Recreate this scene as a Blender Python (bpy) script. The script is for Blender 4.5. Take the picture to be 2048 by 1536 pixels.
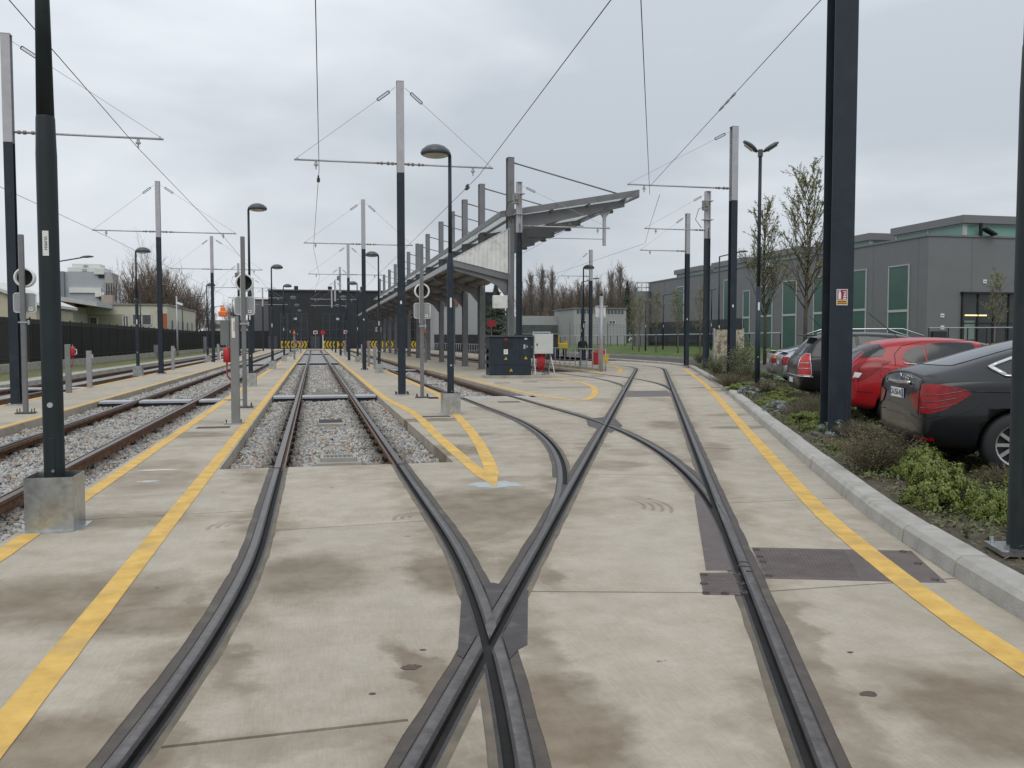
import bpy, bmesh, math, random
import numpy as np
from mathutils import Vector, Matrix, noise as mnoise
from mathutils.geometry import delaunay_2d_cdt
from mathutils.bvhtree import BVHTree
R = math.radians
for o in list(bpy.data.objects): bpy.data.objects.remove(o)
SC = bpy.context.scene
COL = SC.collection
random.seed(7); rng = np.random.default_rng(7)

# ------------------------------------------------------------------ camera
F_PX, CAM_H, YAW, PITCH = 1750.0, 1.55, R(12.766), R(2.8787)
cd = bpy.data.cameras.new('camera'); cam = bpy.data.objects.new('camera', cd); COL.objects.link(cam)
cd.sensor_width = 36.0; cd.lens = 36.0*F_PX/2048.0; cd.clip_start = 0.05; cd.clip_end = 3000
cam.location = (0, 0, CAM_H); cam.rotation_euler = (R(90)-PITCH, 0, -YAW)
SC.camera = cam

# ------------------------------------------------------------------ world: overcast sky
W = bpy.data.worlds.new('World'); SC.world = W; W.use_nodes = True
nt = W.node_tree; nt.nodes.clear()
def wn(t, **k):
    n = nt.nodes.new(t)
    for a, b in k.items(): setattr(n, a, b)
    return n
out = wn('ShaderNodeOutputWorld'); bg = wn('ShaderNodeBackground')
SUN_EL, SUN_AZ = R(52), R(200)          # azimuth clockwise from +Y (sun high behind the clouds, behind the camera)
sky = wn('ShaderNodeTexSky', sky_type='NISHITA'); sky.sun_disc = False
sky.sun_elevation = SUN_EL; sky.sun_rotation = SUN_AZ; sky.air_density = 1.0; sky.dust_density = 4.0
skys = wn('ShaderNodeVectorMath', operation='SCALE'); skys.inputs['Scale'].default_value = 0.10
nt.links.new(sky.outputs[0], skys.inputs[0])
tc = wn('ShaderNodeTexCoord')
mp = wn('ShaderNodeMapping'); mp.inputs['Scale'].default_value = (1.0, 1.0, 2.6); mp.inputs['Location'].default_value = (0.55, 0.1, 0.3)
nt.links.new(tc.outputs['Generated'], mp.inputs[0])
n1 = wn('ShaderNodeTexNoise'); n1.inputs['Scale'].default_value = 1.7; n1.inputs['Detail'].default_value = 5; n1.inputs['Roughness'].default_value = 0.5
n1.inputs['Distortion'].default_value = 0.3
nt.links.new(mp.outputs[0], n1.inputs['Vector'])
cr = wn('ShaderNodeValToRGB')
cr.color_ramp.elements[0].position = 0.34; cr.color_ramp.elements[0].color = (0.49, 0.53, 0.58, 1)
cr.color_ramp.elements[1].position = 0.62; cr.color_ramp.elements[1].color = (0.79, 0.835, 0.875, 1)
nt.links.new(n1.outputs[0], cr.inputs[0])
# a standard overcast sky is brighter towards the zenith
sep = wn('ShaderNodeSeparateXYZ'); nt.links.new(tc.outputs['Generated'], sep.inputs[0])
mr = wn('ShaderNodeMapRange'); mr.inputs['From Min'].default_value = 0.0; mr.inputs['From Max'].default_value = 1.0
mr.inputs['To Min'].default_value = 1.0; mr.inputs['To Max'].default_value = 1.75
nt.links.new(sep.outputs['Z'], mr.inputs['Value'])
cs = wn('ShaderNodeVectorMath', operation='SCALE'); nt.links.new(cr.outputs[0], cs.inputs[0]); nt.links.new(mr.outputs[0], cs.inputs['Scale'])
mx = wn('ShaderNodeMix', data_type='RGBA'); mx.inputs['Factor'].default_value = 0.93
nt.links.new(skys.outputs[0], mx.inputs['A']); nt.links.new(cs.outputs[0], mx.inputs['B'])
nt.links.new(mx.outputs['Result'], bg.inputs['Color']); bg.inputs['Strength'].default_value = 1.0
nt.links.new(bg.outputs[0], out.inputs[0])

sl = bpy.data.lights.new('sun', 'SUN'); sl.energy = 0.9; sl.angle = R(35); sl.color = (1.0, 0.965, 0.91)
so = bpy.data.objects.new('sun', sl); COL.objects.link(so)
d = Vector((math.sin(SUN_AZ)*math.cos(SUN_EL), math.cos(SUN_AZ)*math.cos(SUN_EL), math.sin(SUN_EL)))
so.rotation_euler = d.to_track_quat('Z', 'Y').to_euler(); so.location = (0, 0, 60)
SC.view_settings.view_transform = 'Standard'; SC.view_settings.look = 'None'
SC.view_settings.exposure = 0.0; SC.view_settings.gamma = 1.0
try: SC.view_settings.use_curve_mapping = False
except Exception: pass

# ------------------------------------------------------------------ pixel helpers (2048x1536 photo pixels -> directions)
def ray(x, y):
    u = (x-1024)/F_PX; v = (768-y)/F_PX; cp, sp = math.cos(PITCH), math.sin(PITCH)
    f = cp+v*sp; up = -sp+v*cp
    return u*math.cos(YAW)+f*math.sin(YAW), -u*math.sin(YAW)+f*math.cos(YAW), up
def gp(x, y, z=0.0):
    a, b, c = ray(x, y); t = (z-CAM_H)/c; return Vector((a*t, b*t, z))
def atY(x, y, Y):
    a, b, c = ray(x, y); t = Y/b; return Vector((a*t, Y, CAM_H+c*t))
def atX(x, y, X):
    a, b, c = ray(x, y); t = X/a; return Vector((X, b*t, CAM_H+c*t))

# ------------------------------------------------------------------ materials
MATS = {}
def mat(name, col, rough=0.6, metal=0.0, var=0.12, scale=3.0, bump=0.0, bscale=40.0, spec=0.5, detail=4, dirt=None, coat=0.0, trans=0.0, alpha=1.0, hue2=None, objrand=0.0):
    if name in MATS: return MATS[name]
    m = bpy.data.materials.new(name); m.use_nodes = True; t = m.node_tree; b = t.nodes['Principled BSDF']
    N = t.nodes.new; L = t.links.new
    b.inputs['Roughness'].default_value = rough; b.inputs['Metallic'].default_value = metal
    b.inputs['Specular IOR Level'].default_value = spec
    if coat: b.inputs['Coat Weight'].default_value = coat; b.inputs['Coat Roughness'].default_value = 0.06
    if trans: b.inputs['Transmission Weight'].default_value = trans
    b.inputs['Alpha'].default_value = alpha
    geo = N('ShaderNodeNewGeometry')
    no = N('ShaderNodeTexNoise'); no.inputs['Scale'].default_value = scale; no.inputs['Detail'].default_value = detail; no.inputs['Roughness'].default_value = 0.62
    L(geo.outputs['Position'], no.inputs['Vector'])
    mx = N('ShaderNodeMix'); mx.data_type = 'RGBA'
    lo = [c*(1-var) for c in col]; hi = [min(1, c*(1+var)) for c in (hue2 or col)]
    mx.inputs['A'].default_value = (*lo, 1); mx.inputs['B'].default_value = (*hi, 1)
    mrr = N('ShaderNodeMapRange'); mrr.inputs['From Min'].default_value = 0.3; mrr.inputs['From Max'].default_value = 0.7
    L(no.outputs[0], mrr.inputs['Value']); L(mrr.outputs[0], mx.inputs['Factor'])
    cur = mx.outputs['Result']
    if dirt:
        n2 = N('ShaderNodeTexNoise'); n2.inputs['Scale'].default_value = dirt[1]; n2.inputs['Detail'].default_value = 6
        L(geo.outputs['Position'], n2.inputs['Vector'])
        r2 = N('ShaderNodeMapRange'); r2.inputs['From Min'].default_value = dirt[2]; r2.inputs['From Max'].default_value = dirt[2]+0.14
        r2.inputs['To Max'].default_value = dirt[3]; L(n2.outputs[0], r2.inputs['Value'])
        m2 = N('ShaderNodeMix'); m2.data_type = 'RGBA'; L(r2.outputs[0], m2.inputs['Factor']); L(cur, m2.inputs['A'])
        m2.inputs['B'].default_value = (*dirt[0], 1); cur = m2.outputs['Result']
    if objrand:
        oi = N('ShaderNodeObjectInfo'); r3 = N('ShaderNodeMapRange'); r3.inputs['To Min'].default_value = 1-objrand; r3.inputs['To Max'].default_value = 1+objrand
        L(oi.outputs['Random'], r3.inputs['Value']); v = N('ShaderNodeVectorMath'); v.operation = 'SCALE'
        L(cur, v.inputs[0]); L(r3.outputs[0], v.inputs['Scale']); cur = v.outputs[0]
    L(cur, b.inputs['Base Color'])
    rr = N('ShaderNodeMapRange'); rr.inputs['To Min'].default_value = max(0.02, rough-0.1); rr.inputs['To Max'].default_value = min(1, rough+0.1)
    L(no.outputs[0], rr.inputs['Value']); L(rr.outputs[0], b.inputs['Roughness'])
    if bump:
        nb = N('ShaderNodeTexNoise'); nb.inputs['Scale'].default_value = bscale; nb.inputs['Detail'].default_value = 5
        L(geo.outputs['Position'], nb.inputs['Vector'])
        bp = N('ShaderNodeBump'); bp.inputs['Strength'].default_value = bump; bp.inputs['Distance'].default_value = 0.02
        L(nb.outputs[0], bp.inputs['Height']); L(bp.outputs[0], b.inputs['Normal'])
    MATS[name] = m; return m
def emis(name, col, s):
    m = bpy.data.materials.new(name); m.use_nodes = True; b = m.node_tree.nodes['Principled BSDF']
    b.inputs['Base Color'].default_value = (*col, 1); b.inputs['Emission Color'].default_value = (*col, 1); b.inputs['Emission Strength'].default_value = s
    return m

# stains: (px, py, half length along x px, half length along y (m), strength) -> real patches on the concrete
def concrete_mat():
    m = bpy.data.materials.new('concrete'); m.use_nodes = True; t = m.node_tree; b = t.nodes['Principled BSDF']
    N = t.nodes.new; L = t.links.new
    geo = N('ShaderNodeNewGeometry'); pos = geo.outputs['Position']
    def noise(sc, det=5, rough=0.6, vec=None, scale3=None, dist=0.0):
        v = pos if vec is None else vec
        if scale3:
            mp = N('ShaderNodeMapping'); mp.inputs['Scale'].default_value = scale3; L(v, mp.inputs[0]); v = mp.outputs[0]
        n = N('ShaderNodeTexNoise'); n.inputs['Scale'].default_value = sc; n.inputs['Detail'].default_value = det; n.inputs['Roughness'].default_value = rough
        n.inputs['Distortion'].default_value = dist
        L(v, n.inputs['Vector']); return n.outputs[0]
    def mrange(v, a, c, lo=0.0, hi=1.0):
        r = N('ShaderNodeMapRange'); r.inputs['From Min'].default_value = a; r.inputs['From Max'].default_value = c
        r.inputs['To Min'].default_value = lo; r.inputs['To Max'].default_value = hi; L(v, r.inputs['Value']); return r.outputs[0]
    def mix(f, a, c):
        x = N('ShaderNodeMix'); x.data_type = 'RGBA'
        if isinstance(f, float): x.inputs['Factor'].default_value = f
        else: L(f, x.inputs['Factor'])
        for s, k in (('A', a), ('B', c)):
            if isinstance(k, tuple): x.inputs[s].default_value = (*k, 1)
            else: L(k, x.inputs[s])
        return x.outputs['Result']
    def mth(op, a, c):
        x = N('ShaderNodeMath'); x.operation = op
        for i, k in enumerate((a, c)):
            if isinstance(k, float): x.inputs[i].default_value = k
            else: L(k, x.inputs[i])
        return x.outputs[0]
    big = noise(0.55, 5, 0.6); mid = noise(3.2, 6, 0.65); fine = noise(38, 4, 0.7)
    broom = noise(11, 3, 0.6, scale3=(9.0, 0.55, 1.0))
    c = mix(mrange(big, 0.3, 0.7), (0.292, 0.248, 0.188), (0.415, 0.366, 0.294))
    c = mix(mrange(mid, 0.38, 0.68, 0, 0.75), c, (0.480, 0.425, 0.350))
    c = mix(mrange(fine, 0.30, 0.75, 0.0, 0.34), c, (0.22, 0.205, 0.17))
    c = mix(mrange(broom, 0.42, 0.72, 0, 0.20), c, (0.53, 0.48, 0.42))
    # warped position for the stain patches
    wv = N('ShaderNodeTexNoise'); wv.inputs['Scale'].default_value = 2.6; wv.inputs['Detail'].default_value = 8; wv.inputs['Roughness'].default_value = 0.62; L(pos, wv.inputs['Vector'])
    wsub = N('ShaderNodeVectorMath'); wsub.operation = 'SUBTRACT'; L(wv.outputs['Color'], wsub.inputs[0]); wsub.inputs[1].default_value = (0.5, 0.5, 0.5)
    wsc = N('ShaderNodeVectorMath'); wsc.operation = 'SCALE'; L(wsub.outputs[0], wsc.inputs[0]); wsc.inputs['Scale'].default_value = 0.55
    wp = N('ShaderNodeVectorMath'); wp.operation = 'ADD'; L(pos, wp.inputs[0]); L(wsc.outputs[0], wp.inputs[1])
    acc = None
    ST = [  # x px, y px, half-size across (m), half-size along (m), angle deg, strength
        (880,1140,.26,.55,0,.9),(1075,1140,.13,.45,0,.7),(610,1150,.42,.55,0,.75),(860,1360,.10,.55,-10,.8),(1130,1440,.22,.55,0,.85),(1090,1330,.12,.5,8,.6),
        (100,1200,.75,.55,0,.85),(330,1240,.5,.28,0,.8),(60,1500,.4,.30,0,.8),(420,1260,.10,.9,-14,.75),(230,1520,.25,.35,0,.8),(330,1430,.06,.6,-20,.6),
        (2010,1430,.42,.55,0,.85),(1690,1480,.16,.9,20,.55),(1600,1290,.10,.9,22,.6),(640,1480,.7,.12,0,.45),(985,1010,.75,.9,0,.8),(940,1060,.4,.5,0,.6),
        (890,900,.6,.6,0,.85),(850,840,.8,.35,0,.9),(930,870,.55,.25,0,.6),(1000,960,.5,.25,0,.4),(1190,1010,.25,.5,22,.3),(1225,930,.4,.4,0,.55),(1260,905,.3,.4,0,.45),
        (1350,850,.5,.8,22,.75),(1420,900,.3,.9,22,.6),(1330,800,.4,1.0,0,.5),(1450,830,.5,.25,0,.7),(1480,855,.55,.3,0,.7),(1430,775,.9,.25,0,.95),(1390,750,1.4,.5,0,.9),
        (1130,775,1.0,.6,0,.5),(1100,745,1.2,.5,0,.45),(1110,760,1.3,.5,0,.5),(1210,800,.5,.7,22,.5),(330,930,.45,.5,0,.5),(250,1040,.6,.35,0,.6),(300,960,.5,.8,0,.55),
        (385,870,.6,.5,0,.7),(420,845,.5,.4,0,.5),(520,735,.8,.7,0,.5),(560,712,.8,.8,0,.4)]
    for (px, py, hx, hy, an, s) in ST:
        p = gp(px, py)
        mp = N('ShaderNodeMapping'); mp.vector_type = 'TEXTURE'; mp.inputs['Location'].default_value = (p.x, p.y, 0)
        mp.inputs['Rotation'].default_value = (0, 0, -R(an)); mp.inputs['Scale'].default_value = (hx*1.45, hy*1.45, 50); L(wp.outputs[0], mp.inputs[0])
        g = N('ShaderNodeTexGradient'); g.gradient_type = 'SPHERICAL'; L(mp.outputs[0], g.inputs[0])
        v = mrange(g.outputs[1], 0.08, 0.48, 0, min(1, s*1.08))
        acc = v if acc is None else mth('MAXIMUM', acc, v)
    band = noise(1.0, 4, 0.6, scale3=(0.22, 0.75, 1.0), dist=0.8)
    acc = mth('MAXIMUM', acc, mrange(band, 0.55, 0.70, 0, 0.42))
    # grime that builds up along the rails: distance to the rails of the skew line and of the two curves
    sx = N('ShaderNodeSeparateXYZ'); L(pos, sx.inputs[0]); gn = noise(2.6, 6, 0.7); gn2 = noise(0.9, 3, 0.6)
    def band_from(v, ya, yb):
        d_ = mth('ABSOLUTE', mth('SUBTRACT', mth('ABSOLUTE', v, 0.0), 0.75), 0.0)
        g_ = mrange(mth('ADD', d_, mrange(gn, 0.25, 0.75, -0.16, 0.22)), 0.10, 0.36, 0.8, 0.0)
        k_ = mth('MULTIPLY', mth('GREATER_THAN', sx.outputs['Y'], ya), mth('LESS_THAN', sx.outputs['Y'], yb))
        return mth('MULTIPLY', mth('MULTIPLY', g_, k_), mrange(gn2, 0.36, 0.60, 0.15, 1.0))
    th = R(21.9); nx, ny = math.cos(th), -math.sin(th); c0 = 3.67*nx+9.43*ny
    vr = mth('SUBTRACT', mth('ADD', mth('MULTIPLY', sx.outputs['X'], nx), mth('MULTIPLY', sx.outputs['Y'], ny)), c0)
    def circ(cx, cy, r):
        a = mth('SUBTRACT', sx.outputs['X'], cx); c_ = mth('SUBTRACT', sx.outputs['Y'], cy)
        return mth('SUBTRACT', mth('SQRT', mth('ADD', mth('MULTIPLY', a, a), mth('MULTIPLY', c_, c_)), 0.0), r)
    for v_, ya, yb in ((vr, -5.0, 44.0), (circ(-26.7, 7.2, 27.0), -5.0, 11.0), (circ(-25.42, 17.5, 30.0), 6.5, 20.0)):
        acc = mth('MAXIMUM', acc, band_from(v_, ya, yb))
    acc = mth('MULTIPLY', acc, mrange(mid, 0.2, 0.75, 1.0, 0.62))
    stain = mix(mrange(mid, 0.3, 0.7), (0.122, 0.086, 0.048), (0.168, 0.124, 0.076))
    c = mix(acc, c, stain)
    vor = N('ShaderNodeTexVoronoi'); vor.inputs['Scale'].default_value = 1.6; vor.feature = 'F1'; L(wp.outputs[0], vor.inputs['Vector'])
    spot = mrange(vor.outputs['Distance'], 0.025, 0.05, 0.75, 0.0)
    c = mix(spot, c, (0.11, 0.09, 0.065))
    oi = N('ShaderNodeObjectInfo'); sc = N('ShaderNodeVectorMath'); sc.operation = 'SCALE'; L(c, sc.inputs[0]); L(mrange(oi.outputs['Random'], 0, 1, 0.93, 1.05), sc.inputs['Scale'])
    L(sc.outputs[0], b.inputs['Base Color'])
    L(mrange(acc, 0, 1, 0.82, 0.62), b.inputs['Roughness'])
    b.inputs['Specular IOR Level'].default_value = 0.35
    bp = N('ShaderNodeBump'); bp.inputs['Strength'].default_value = 0.35; bp.inputs['Distance'].default_value = 0.006
    L(mth('ADD', fine, broom), bp.inputs['Height']); L(bp.outputs[0], b.inputs['Normal'])
    MATS['concrete'] = m; return m
CONC = concrete_mat()
STEEL = mat('rail_steel', (0.145, 0.130, 0.124), 0.34, 0.85, 0.4, 12, 0.12, 60)
STEELD = mat('rail_side_steel', (0.050, 0.045, 0.045), 0.5, 0.5, 0.4, 9, 0.2, 60)
RUST = mat('rust', (0.10, 0.052, 0.028), 0.85, 0.0, 0.45, 14, 0.5, 60, hue2=(0.16, 0.08, 0.04))
SEAL = mat('bitumen_sealant', (0.060, 0.048, 0.040), 0.6, 0, 0.3, 5, 0.3, 60, dirt=((0.13, 0.11, 0.082), 2.6, 0.55, 0.6))
SEALI = mat('dirty_inner_sealant', (0.135, 0.112, 0.082), 0.8, 0, 0.3, 5, 0.3, 60, dirt=((0.10, 0.086, 0.068), 2.6, 0.52, 0.7))
CAST = mat('cast_steel', (0.074, 0.063, 0.060), 0.5, 0.6, 0.3, 7, 0.25, 50, dirt=((0.20, 0.18, 0.15), 6, 0.58, 0.6))
GROOVE = mat('groove_dirt', (0.018, 0.017, 0.016), 0.9, 0, 0.4, 12)
JOINT = mat('joint_filler', (0.06, 0.055, 0.05), 0.95, 0, 0.4, 8)
PLATE = mat('purple_brown_plate', (0.135, 0.108, 0.100), 0.55, 0.5, 0.22, 5, 0.2, 70, dirt=((0.24, 0.22, 0.20), 9, 0.62, 0.5))
YELLOW = mat('yellow_paint', (0.56, 0.335, 0.065), 0.7, 0, 0.14, 5, 0.2, 60, dirt=((0.34, 0.25, 0.12), 2.4, 0.54, 0.55), hue2=(0.62, 0.40, 0.10))
GALV = mat('galvanised', (0.46, 0.48, 0.48), 0.30, 0.9, 0.18, 6, 0.05, 40, dirt=((0.30, 0.31, 0.31), 14, 0.52, 0.5))
GALVL = mat('galvanised_pale', (0.40, 0.41, 0.44), 0.5, 0.35, 0.12, 5)
DARK = mat('dark_blue_grey_paint', (0.022, 0.031, 0.042), 0.5, 0.0, 0.15, 4, spec=.3, dirt=((0.042, 0.05, 0.056), 2.5, 0.56, 0.5))
DARKG = mat('dark_green_grey_paint', (0.014, 0.021, 0.024), 0.5, 0, 0.15, 4, spec=.35, dirt=((0.03, 0.036, 0.036), 2.5, 0.56, 0.6))
GREY = mat('mid_grey_paint', (0.16, 0.16, 0.165), 0.55, 0, 0.12, 4, dirt=((0.11, 0.105, 0.10), 5, 0.58, 0.5))
CANG = mat('canopy_grey_paint', (0.165, 0.167, 0.175), 0.55, 0.0, 0.12, 1.5, dirt=((0.09, 0.085, 0.085), 2.5, 0.56, 0.5))
WHITE = mat('white_paint', (0.72, 0.73, 0.72), 0.5, 0, 0.05, 4)
DIRTYW = mat('dirty_white_panel', (0.66, 0.66, 0.63), 0.6, 0, 0.12, 2, dirt=((0.36, 0.35, 0.32), 3, 0.55, 0.5))
BLACK = mat('black_rubber', (0.012, 0.012, 0.013), 0.7, 0, 0.2, 6)
RED = mat('red_paint', (0.38, 0.010, 0.015), 0.4, 0, 0.12, 5, coat=0.3)
ORANGE = mat('orange_plastic', (0.75, 0.16, 0.015), 0.35, 0, 0.1, 6)
YEL = mat('signal_yellow', (0.55, 0.37, 0.02), 0.5, 0, 0.1, 5)
CONC2 = mat('plain_concrete', (0.34, 0.325, 0.285), 0.85, 0, 0.2, 3, 0.4, 50, dirt=((0.20, 0.185, 0.15), 2.2, 0.52, 0.6))
KERB = mat('kerb_concrete', (0.37, 0.355, 0.325), 0.85, 0, 0.16, 4, 0.35, 60, dirt=((0.22, 0.205, 0.17), 3, 0.55, 0.55), objrand=0.07)
ASPH = mat('asphalt', (0.060, 0.060, 0.062), 0.85, 0, 0.25, 2, 0.4, 90)
SOIL = mat('mulch_soil', (0.050, 0.040, 0.026), 0.95, 0, 0.4, 9, 0.8, 30, hue2=(0.085, 0.070, 0.045))
GRASS = mat('lawn_green', (0.058, 0.098, 0.013), 0.9, 0, 0.45, 1.2, 0.8, 30, dirt=((0.11, 0.12, 0.03), 0.6, 0.52, 0.6))
BALL = mat('ballast_fill', (0.16, 0.155, 0.15), 0.9, 0, 0.5, 26, 0.9, 30, dirt=((0.09, 0.085, 0.08), 30, 0.5, 0.7))

# ------------------------------------------------------------------ object helpers
class MB:
    def __init__(s): s.v = []; s.f = []; s.m = []
    def add(s, vs, fs, mi=0):
        n = len(s.v); s.v += [tuple(v) for v in vs]; s.f += [tuple(i+n for i in f) for f in fs]; s.m += [mi]*len(fs); return s
    def box(s, c, size, rz=0.0, mi=0, tilt=None):
        a, b, h = size[0]/2, size[1]/2, size[2]/2
        M = Matrix.Rotation(rz, 3, 'Z')
        if tilt is not None: M = M @ tilt
        vs = [Vector(c)+M @ Vector((x, y, z)) for z in (-h, h) for x, y in ((-a, -b), (a, -b), (a, b), (-a, b))]
        return s.add(vs, [(3, 2, 1, 0), (4, 5, 6, 7), (0, 1, 5, 4), (1, 2, 6, 5), (2, 3, 7, 6), (3, 0, 4, 7)], mi)
    def cyl(s, p0, p1, r0, r1=None, n=10, caps=True, mi=0):
        r1 = r0 if r1 is None else r1
        p0, p1 = Vector(p0), Vector(p1); d = (p1-p0).normalized()
        a = d.orthogonal().normalized(); b = d.cross(a)
        vs = []
        for p, r in ((p0, r0), (p1, r1)):
            vs += [p+(a*math.cos(2*math.pi*i/n)+b*math.sin(2*math.pi*i/n))*r for i in range(n)]
        fs = [(i, (i+1) % n, n+(i+1) % n, n+i) for i in range(n)]
        if caps: fs += [tuple(reversed(range(n))), tuple(range(n, 2*n))]
        return s.add(vs, fs, mi)
    def tube(s, pts, r, n=6, mi=0):
        pts = [Vector(p) for p in pts]; rs = r if isinstance(r, (list, tuple)) else [r]*len(pts)
        vs = []; ref = None
        for i, p in enumerate(pts):
            d = (pts[min(i+1, len(pts)-1)]-pts[max(i-1, 0)]).normalized()
            if ref is None: ref = d.orthogonal().normalized()
            a = (ref-d*ref.dot(d)); a = a.normalized() if a.length > 1e-6 else d.orthogonal().normalized(); ref = a
            b = d.cross(a)
            vs += [p+(a*math.cos(2*math.pi*k/n)+b*math.sin(2*math.pi*k/n))*rs[i] for k in range(n)]
        fs = []
        for i in range(len(pts)-1):
            fs += [(i*n+k, i*n+(k+1) % n, (i+1)*n+(k+1) % n, (i+1)*n+k) for k in range(n)]
        fs += [tuple(reversed(range(n))), tuple(range((len(pts)-1)*n, len(pts)*n))]
        return s.add(vs, fs, mi)
    def prism(s, poly, z0, z1, mi=0):           # vertical prism over a 2-D polygon (ccw)
        n = len(poly); vs = [(x, y, z0) for x, y in poly]+[(x, y, z1) for x, y in poly]
        return s.add(vs, [tuple(reversed(range(n))), tuple(range(n, 2*n))]+[(i, (i+1) % n, n+(i+1) % n, n+i) for i in range(n)], mi)
    def extr(s, poly3, vec, mi=0):              # prism over a planar 3-D polygon
        n = len(poly3); v = Vector(vec); vs = [Vector(p) for p in poly3]+[Vector(p)+v for p in poly3]
        return s.add(vs, [tuple(reversed(range(n))), tuple(range(n, 2*n))]+[(i, (i+1) % n, n+(i+1) % n, n+i) for i in range(n)], mi)
    def lathe(s, prof, c, n=20, mi=0, axis=None):     # prof: (r, z)
        M = Matrix.Identity(3) if axis is None else Vector((0, 0, 1)).rotation_difference(Vector(axis)).to_matrix()
        vs = [Vector(c)+M @ Vector((r*math.cos(2*math.pi*k/n), r*math.sin(2*math.pi*k/n), z)) for r, z in prof for k in range(n)]
        fs = [(i*n+k, i*n+(k+1) % n, (i+1)*n+(k+1) % n, (i+1)*n+k) for i in range(len(prof)-1) for k in range(n)]
        return s.add(vs, fs, mi)
    def mesh(s, name, mats=(), smooth=False):
        me = bpy.data.meshes.new(name); me.from_pydata(s.v, [], s.f)
        for m in mats: me.materials.append(m)
        if len(mats) > 1: me.polygons.foreach_set('material_index', s.m)
        if smooth: me.polygons.foreach_set('use_smooth', [True]*len(s.f))
        me.update(); return me
    def build(s, name, mats, parent=None, smooth=False, bevel=0.0, fix=False):
        if not isinstance(mats, (list, tuple)): mats = (mats,)
        me = s.mesh(name, mats, smooth)
        if fix:
            bm = bmesh.new(); bm.from_mesh(me); bmesh.ops.recalc_face_normals(bm, faces=bm.faces); bm.to_mesh(me); bm.free()
        return link(name, me, parent, bevel)
def link(name, data, parent=None, bevel=0.0, loc=None, rz=None):
    o = bpy.data.objects.new(name, data); COL.objects.link(o)
    if parent: o.parent = parent
    if loc is not None: o.location = loc
    if rz is not None: o.rotation_euler = (0, 0, rz)
    if bevel:
        b = o.modifiers.new('bevel', 'BEVEL'); b.width = bevel; b.segments = 2; b.limit_method = 'ANGLE'; b.angle_limit = R(40)
    return o
def tag(o, label=None, cat=None, group=None, kind=None):
    if label: o['label'] = label
    if cat: o['category'] = cat
    if group: o['group'] = group
    if kind: o['kind'] = kind
    return o
def thing(name, label, cat, loc=(0, 0, 0), rz=0.0, group=None):
    return tag(link(name, None, None, 0, loc, rz), label, cat, group)
def struct(o): o['kind'] = 'structure'; return o
def copy_tree(o, loc=None, rz=None, label=None, parent=None):
    c = o.copy(); COL.objects.link(c)
    if parent is not None: c.parent = parent
    if loc is not None: c.location = loc
    if rz is not None: c.rotation_euler = (0, 0, rz)
    if label: c['label'] = label
    for ch in [x for x in bpy.data.objects if x.parent == o]: copy_tree(ch, parent=c)
    return c
def textmesh(s, size, name='lettering', mat_=None, parent=None, M=None, align='CENTER', thick=0.002):
    cu = bpy.data.curves.new('t', 'FONT'); cu.body = s; cu.size = size; cu.align_x = align; cu.align_y = 'CENTER'; cu.extrude = thick; cu.resolution_u = 2
    o = bpy.data.objects.new('t', cu); COL.objects.link(o)
    dg = bpy.context.evaluated_depsgraph_get(); me = bpy.data.meshes.new_from_object(o.evaluated_get(dg))
    bpy.data.objects.remove(o); bpy.data.curves.remove(cu)
    if M is not None: me.transform(M)
    me.materials.clear(); me.materials.append(mat_ or BLACK); me.name = name
    return link(name, me, parent)
# ================================================================== GROUND AND TRACKS
TH = R(21.9); sT, cT = math.sin(TH), math.cos(TH); RC = 30.0
def rline(Y): return 3.67+(Y-9.43)*math.tan(TH)
def branch(xe):                                # arc leaving the skew track and ending parallel to +Y at x = xe
    xs = xe-RC*(1-cT); ys = 9.43+(xs-3.67)/math.tan(TH); ye = ys+RC*sT
    return xs, ys, ye
def arcpts(xe, n):
    xs, ys, ye = branch(xe)
    return [(xe-RC+RC*math.cos(TH*(1-i/n)), ye-RC*math.sin(TH*(1-i/n)), TH*(1-i/n)) for i in range(n+1)]
def cl_M():
    p = []
    for i in range(26):
        a = -0.36*(1-i/25); p.append((0.3-27+27*math.cos(a), 7.2+27*math.sin(a), -a))
    return p+[(0.3, 9.0, 0), (0.3, 10.95, 0)]
def cl_R():
    xs, ys, ye = branch(19.2)
    p = [(rline(Y), Y, TH) for Y in np.linspace(-2, ys-0.3, 24)]
    return p+arcpts(19.2, 16)+[(19.2, ye+1, 0), (19.2, 62.0, 0)]
def cl_T3():
    xs, ys, ye = branch(4.58)
    return [(xs-0.9*sT, ys-0.9*cT, TH)]+arcpts(4.58, 26)+[(4.58, ye+1.5, 0), (4.58, 23.0, 0)]
def cl_T4():
    xs, ys, ye = branch(11.95)
    return [(xs-0.9*sT, ys-0.9*cT, TH)]+arcpts(11.95, 20)+[(11.95, ye+1.5, 0), (11.95, 41.0, 0)]
CL = dict(M=cl_M(), R=cl_R(), T3=cl_T3(), T4=cl_T4())
def off(p, o): return (p[0]+o*math.cos(p[2]), p[1]-o*math.sin(p[2]))
def strip(cl, a, b, j=0.0):
    if j:                                       # ragged outer edge: resample and jitter
        q = []
        for i in range(len(cl)-1):
            n = max(1, min(8, int(math.hypot(cl[i+1][0]-cl[i][0], cl[i+1][1]-cl[i][1])/.16))) if cl[i][1] < 14 else 1
            q += [tuple(cl[i][m]+(cl[i+1][m]-cl[i][m])*k/n for m in range(3)) for k in range(n)]
        cl = q+[cl[-1]]
    return [off(p, a) for p in cl]+[off(p, b+(random.uniform(-j, j) if j else 0)) for p in reversed(cl)]
KP = [(3.05,-2),(3.3,1.5),(3.62,3.3),(3.95,4.5),(4.75,6.8),(6.95,12.1),(12.85,26.2),(18.4,40.2),(20.3,45.2),(21.6,50),(22.2,55),(22.4,62),(22.4,140)]
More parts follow.
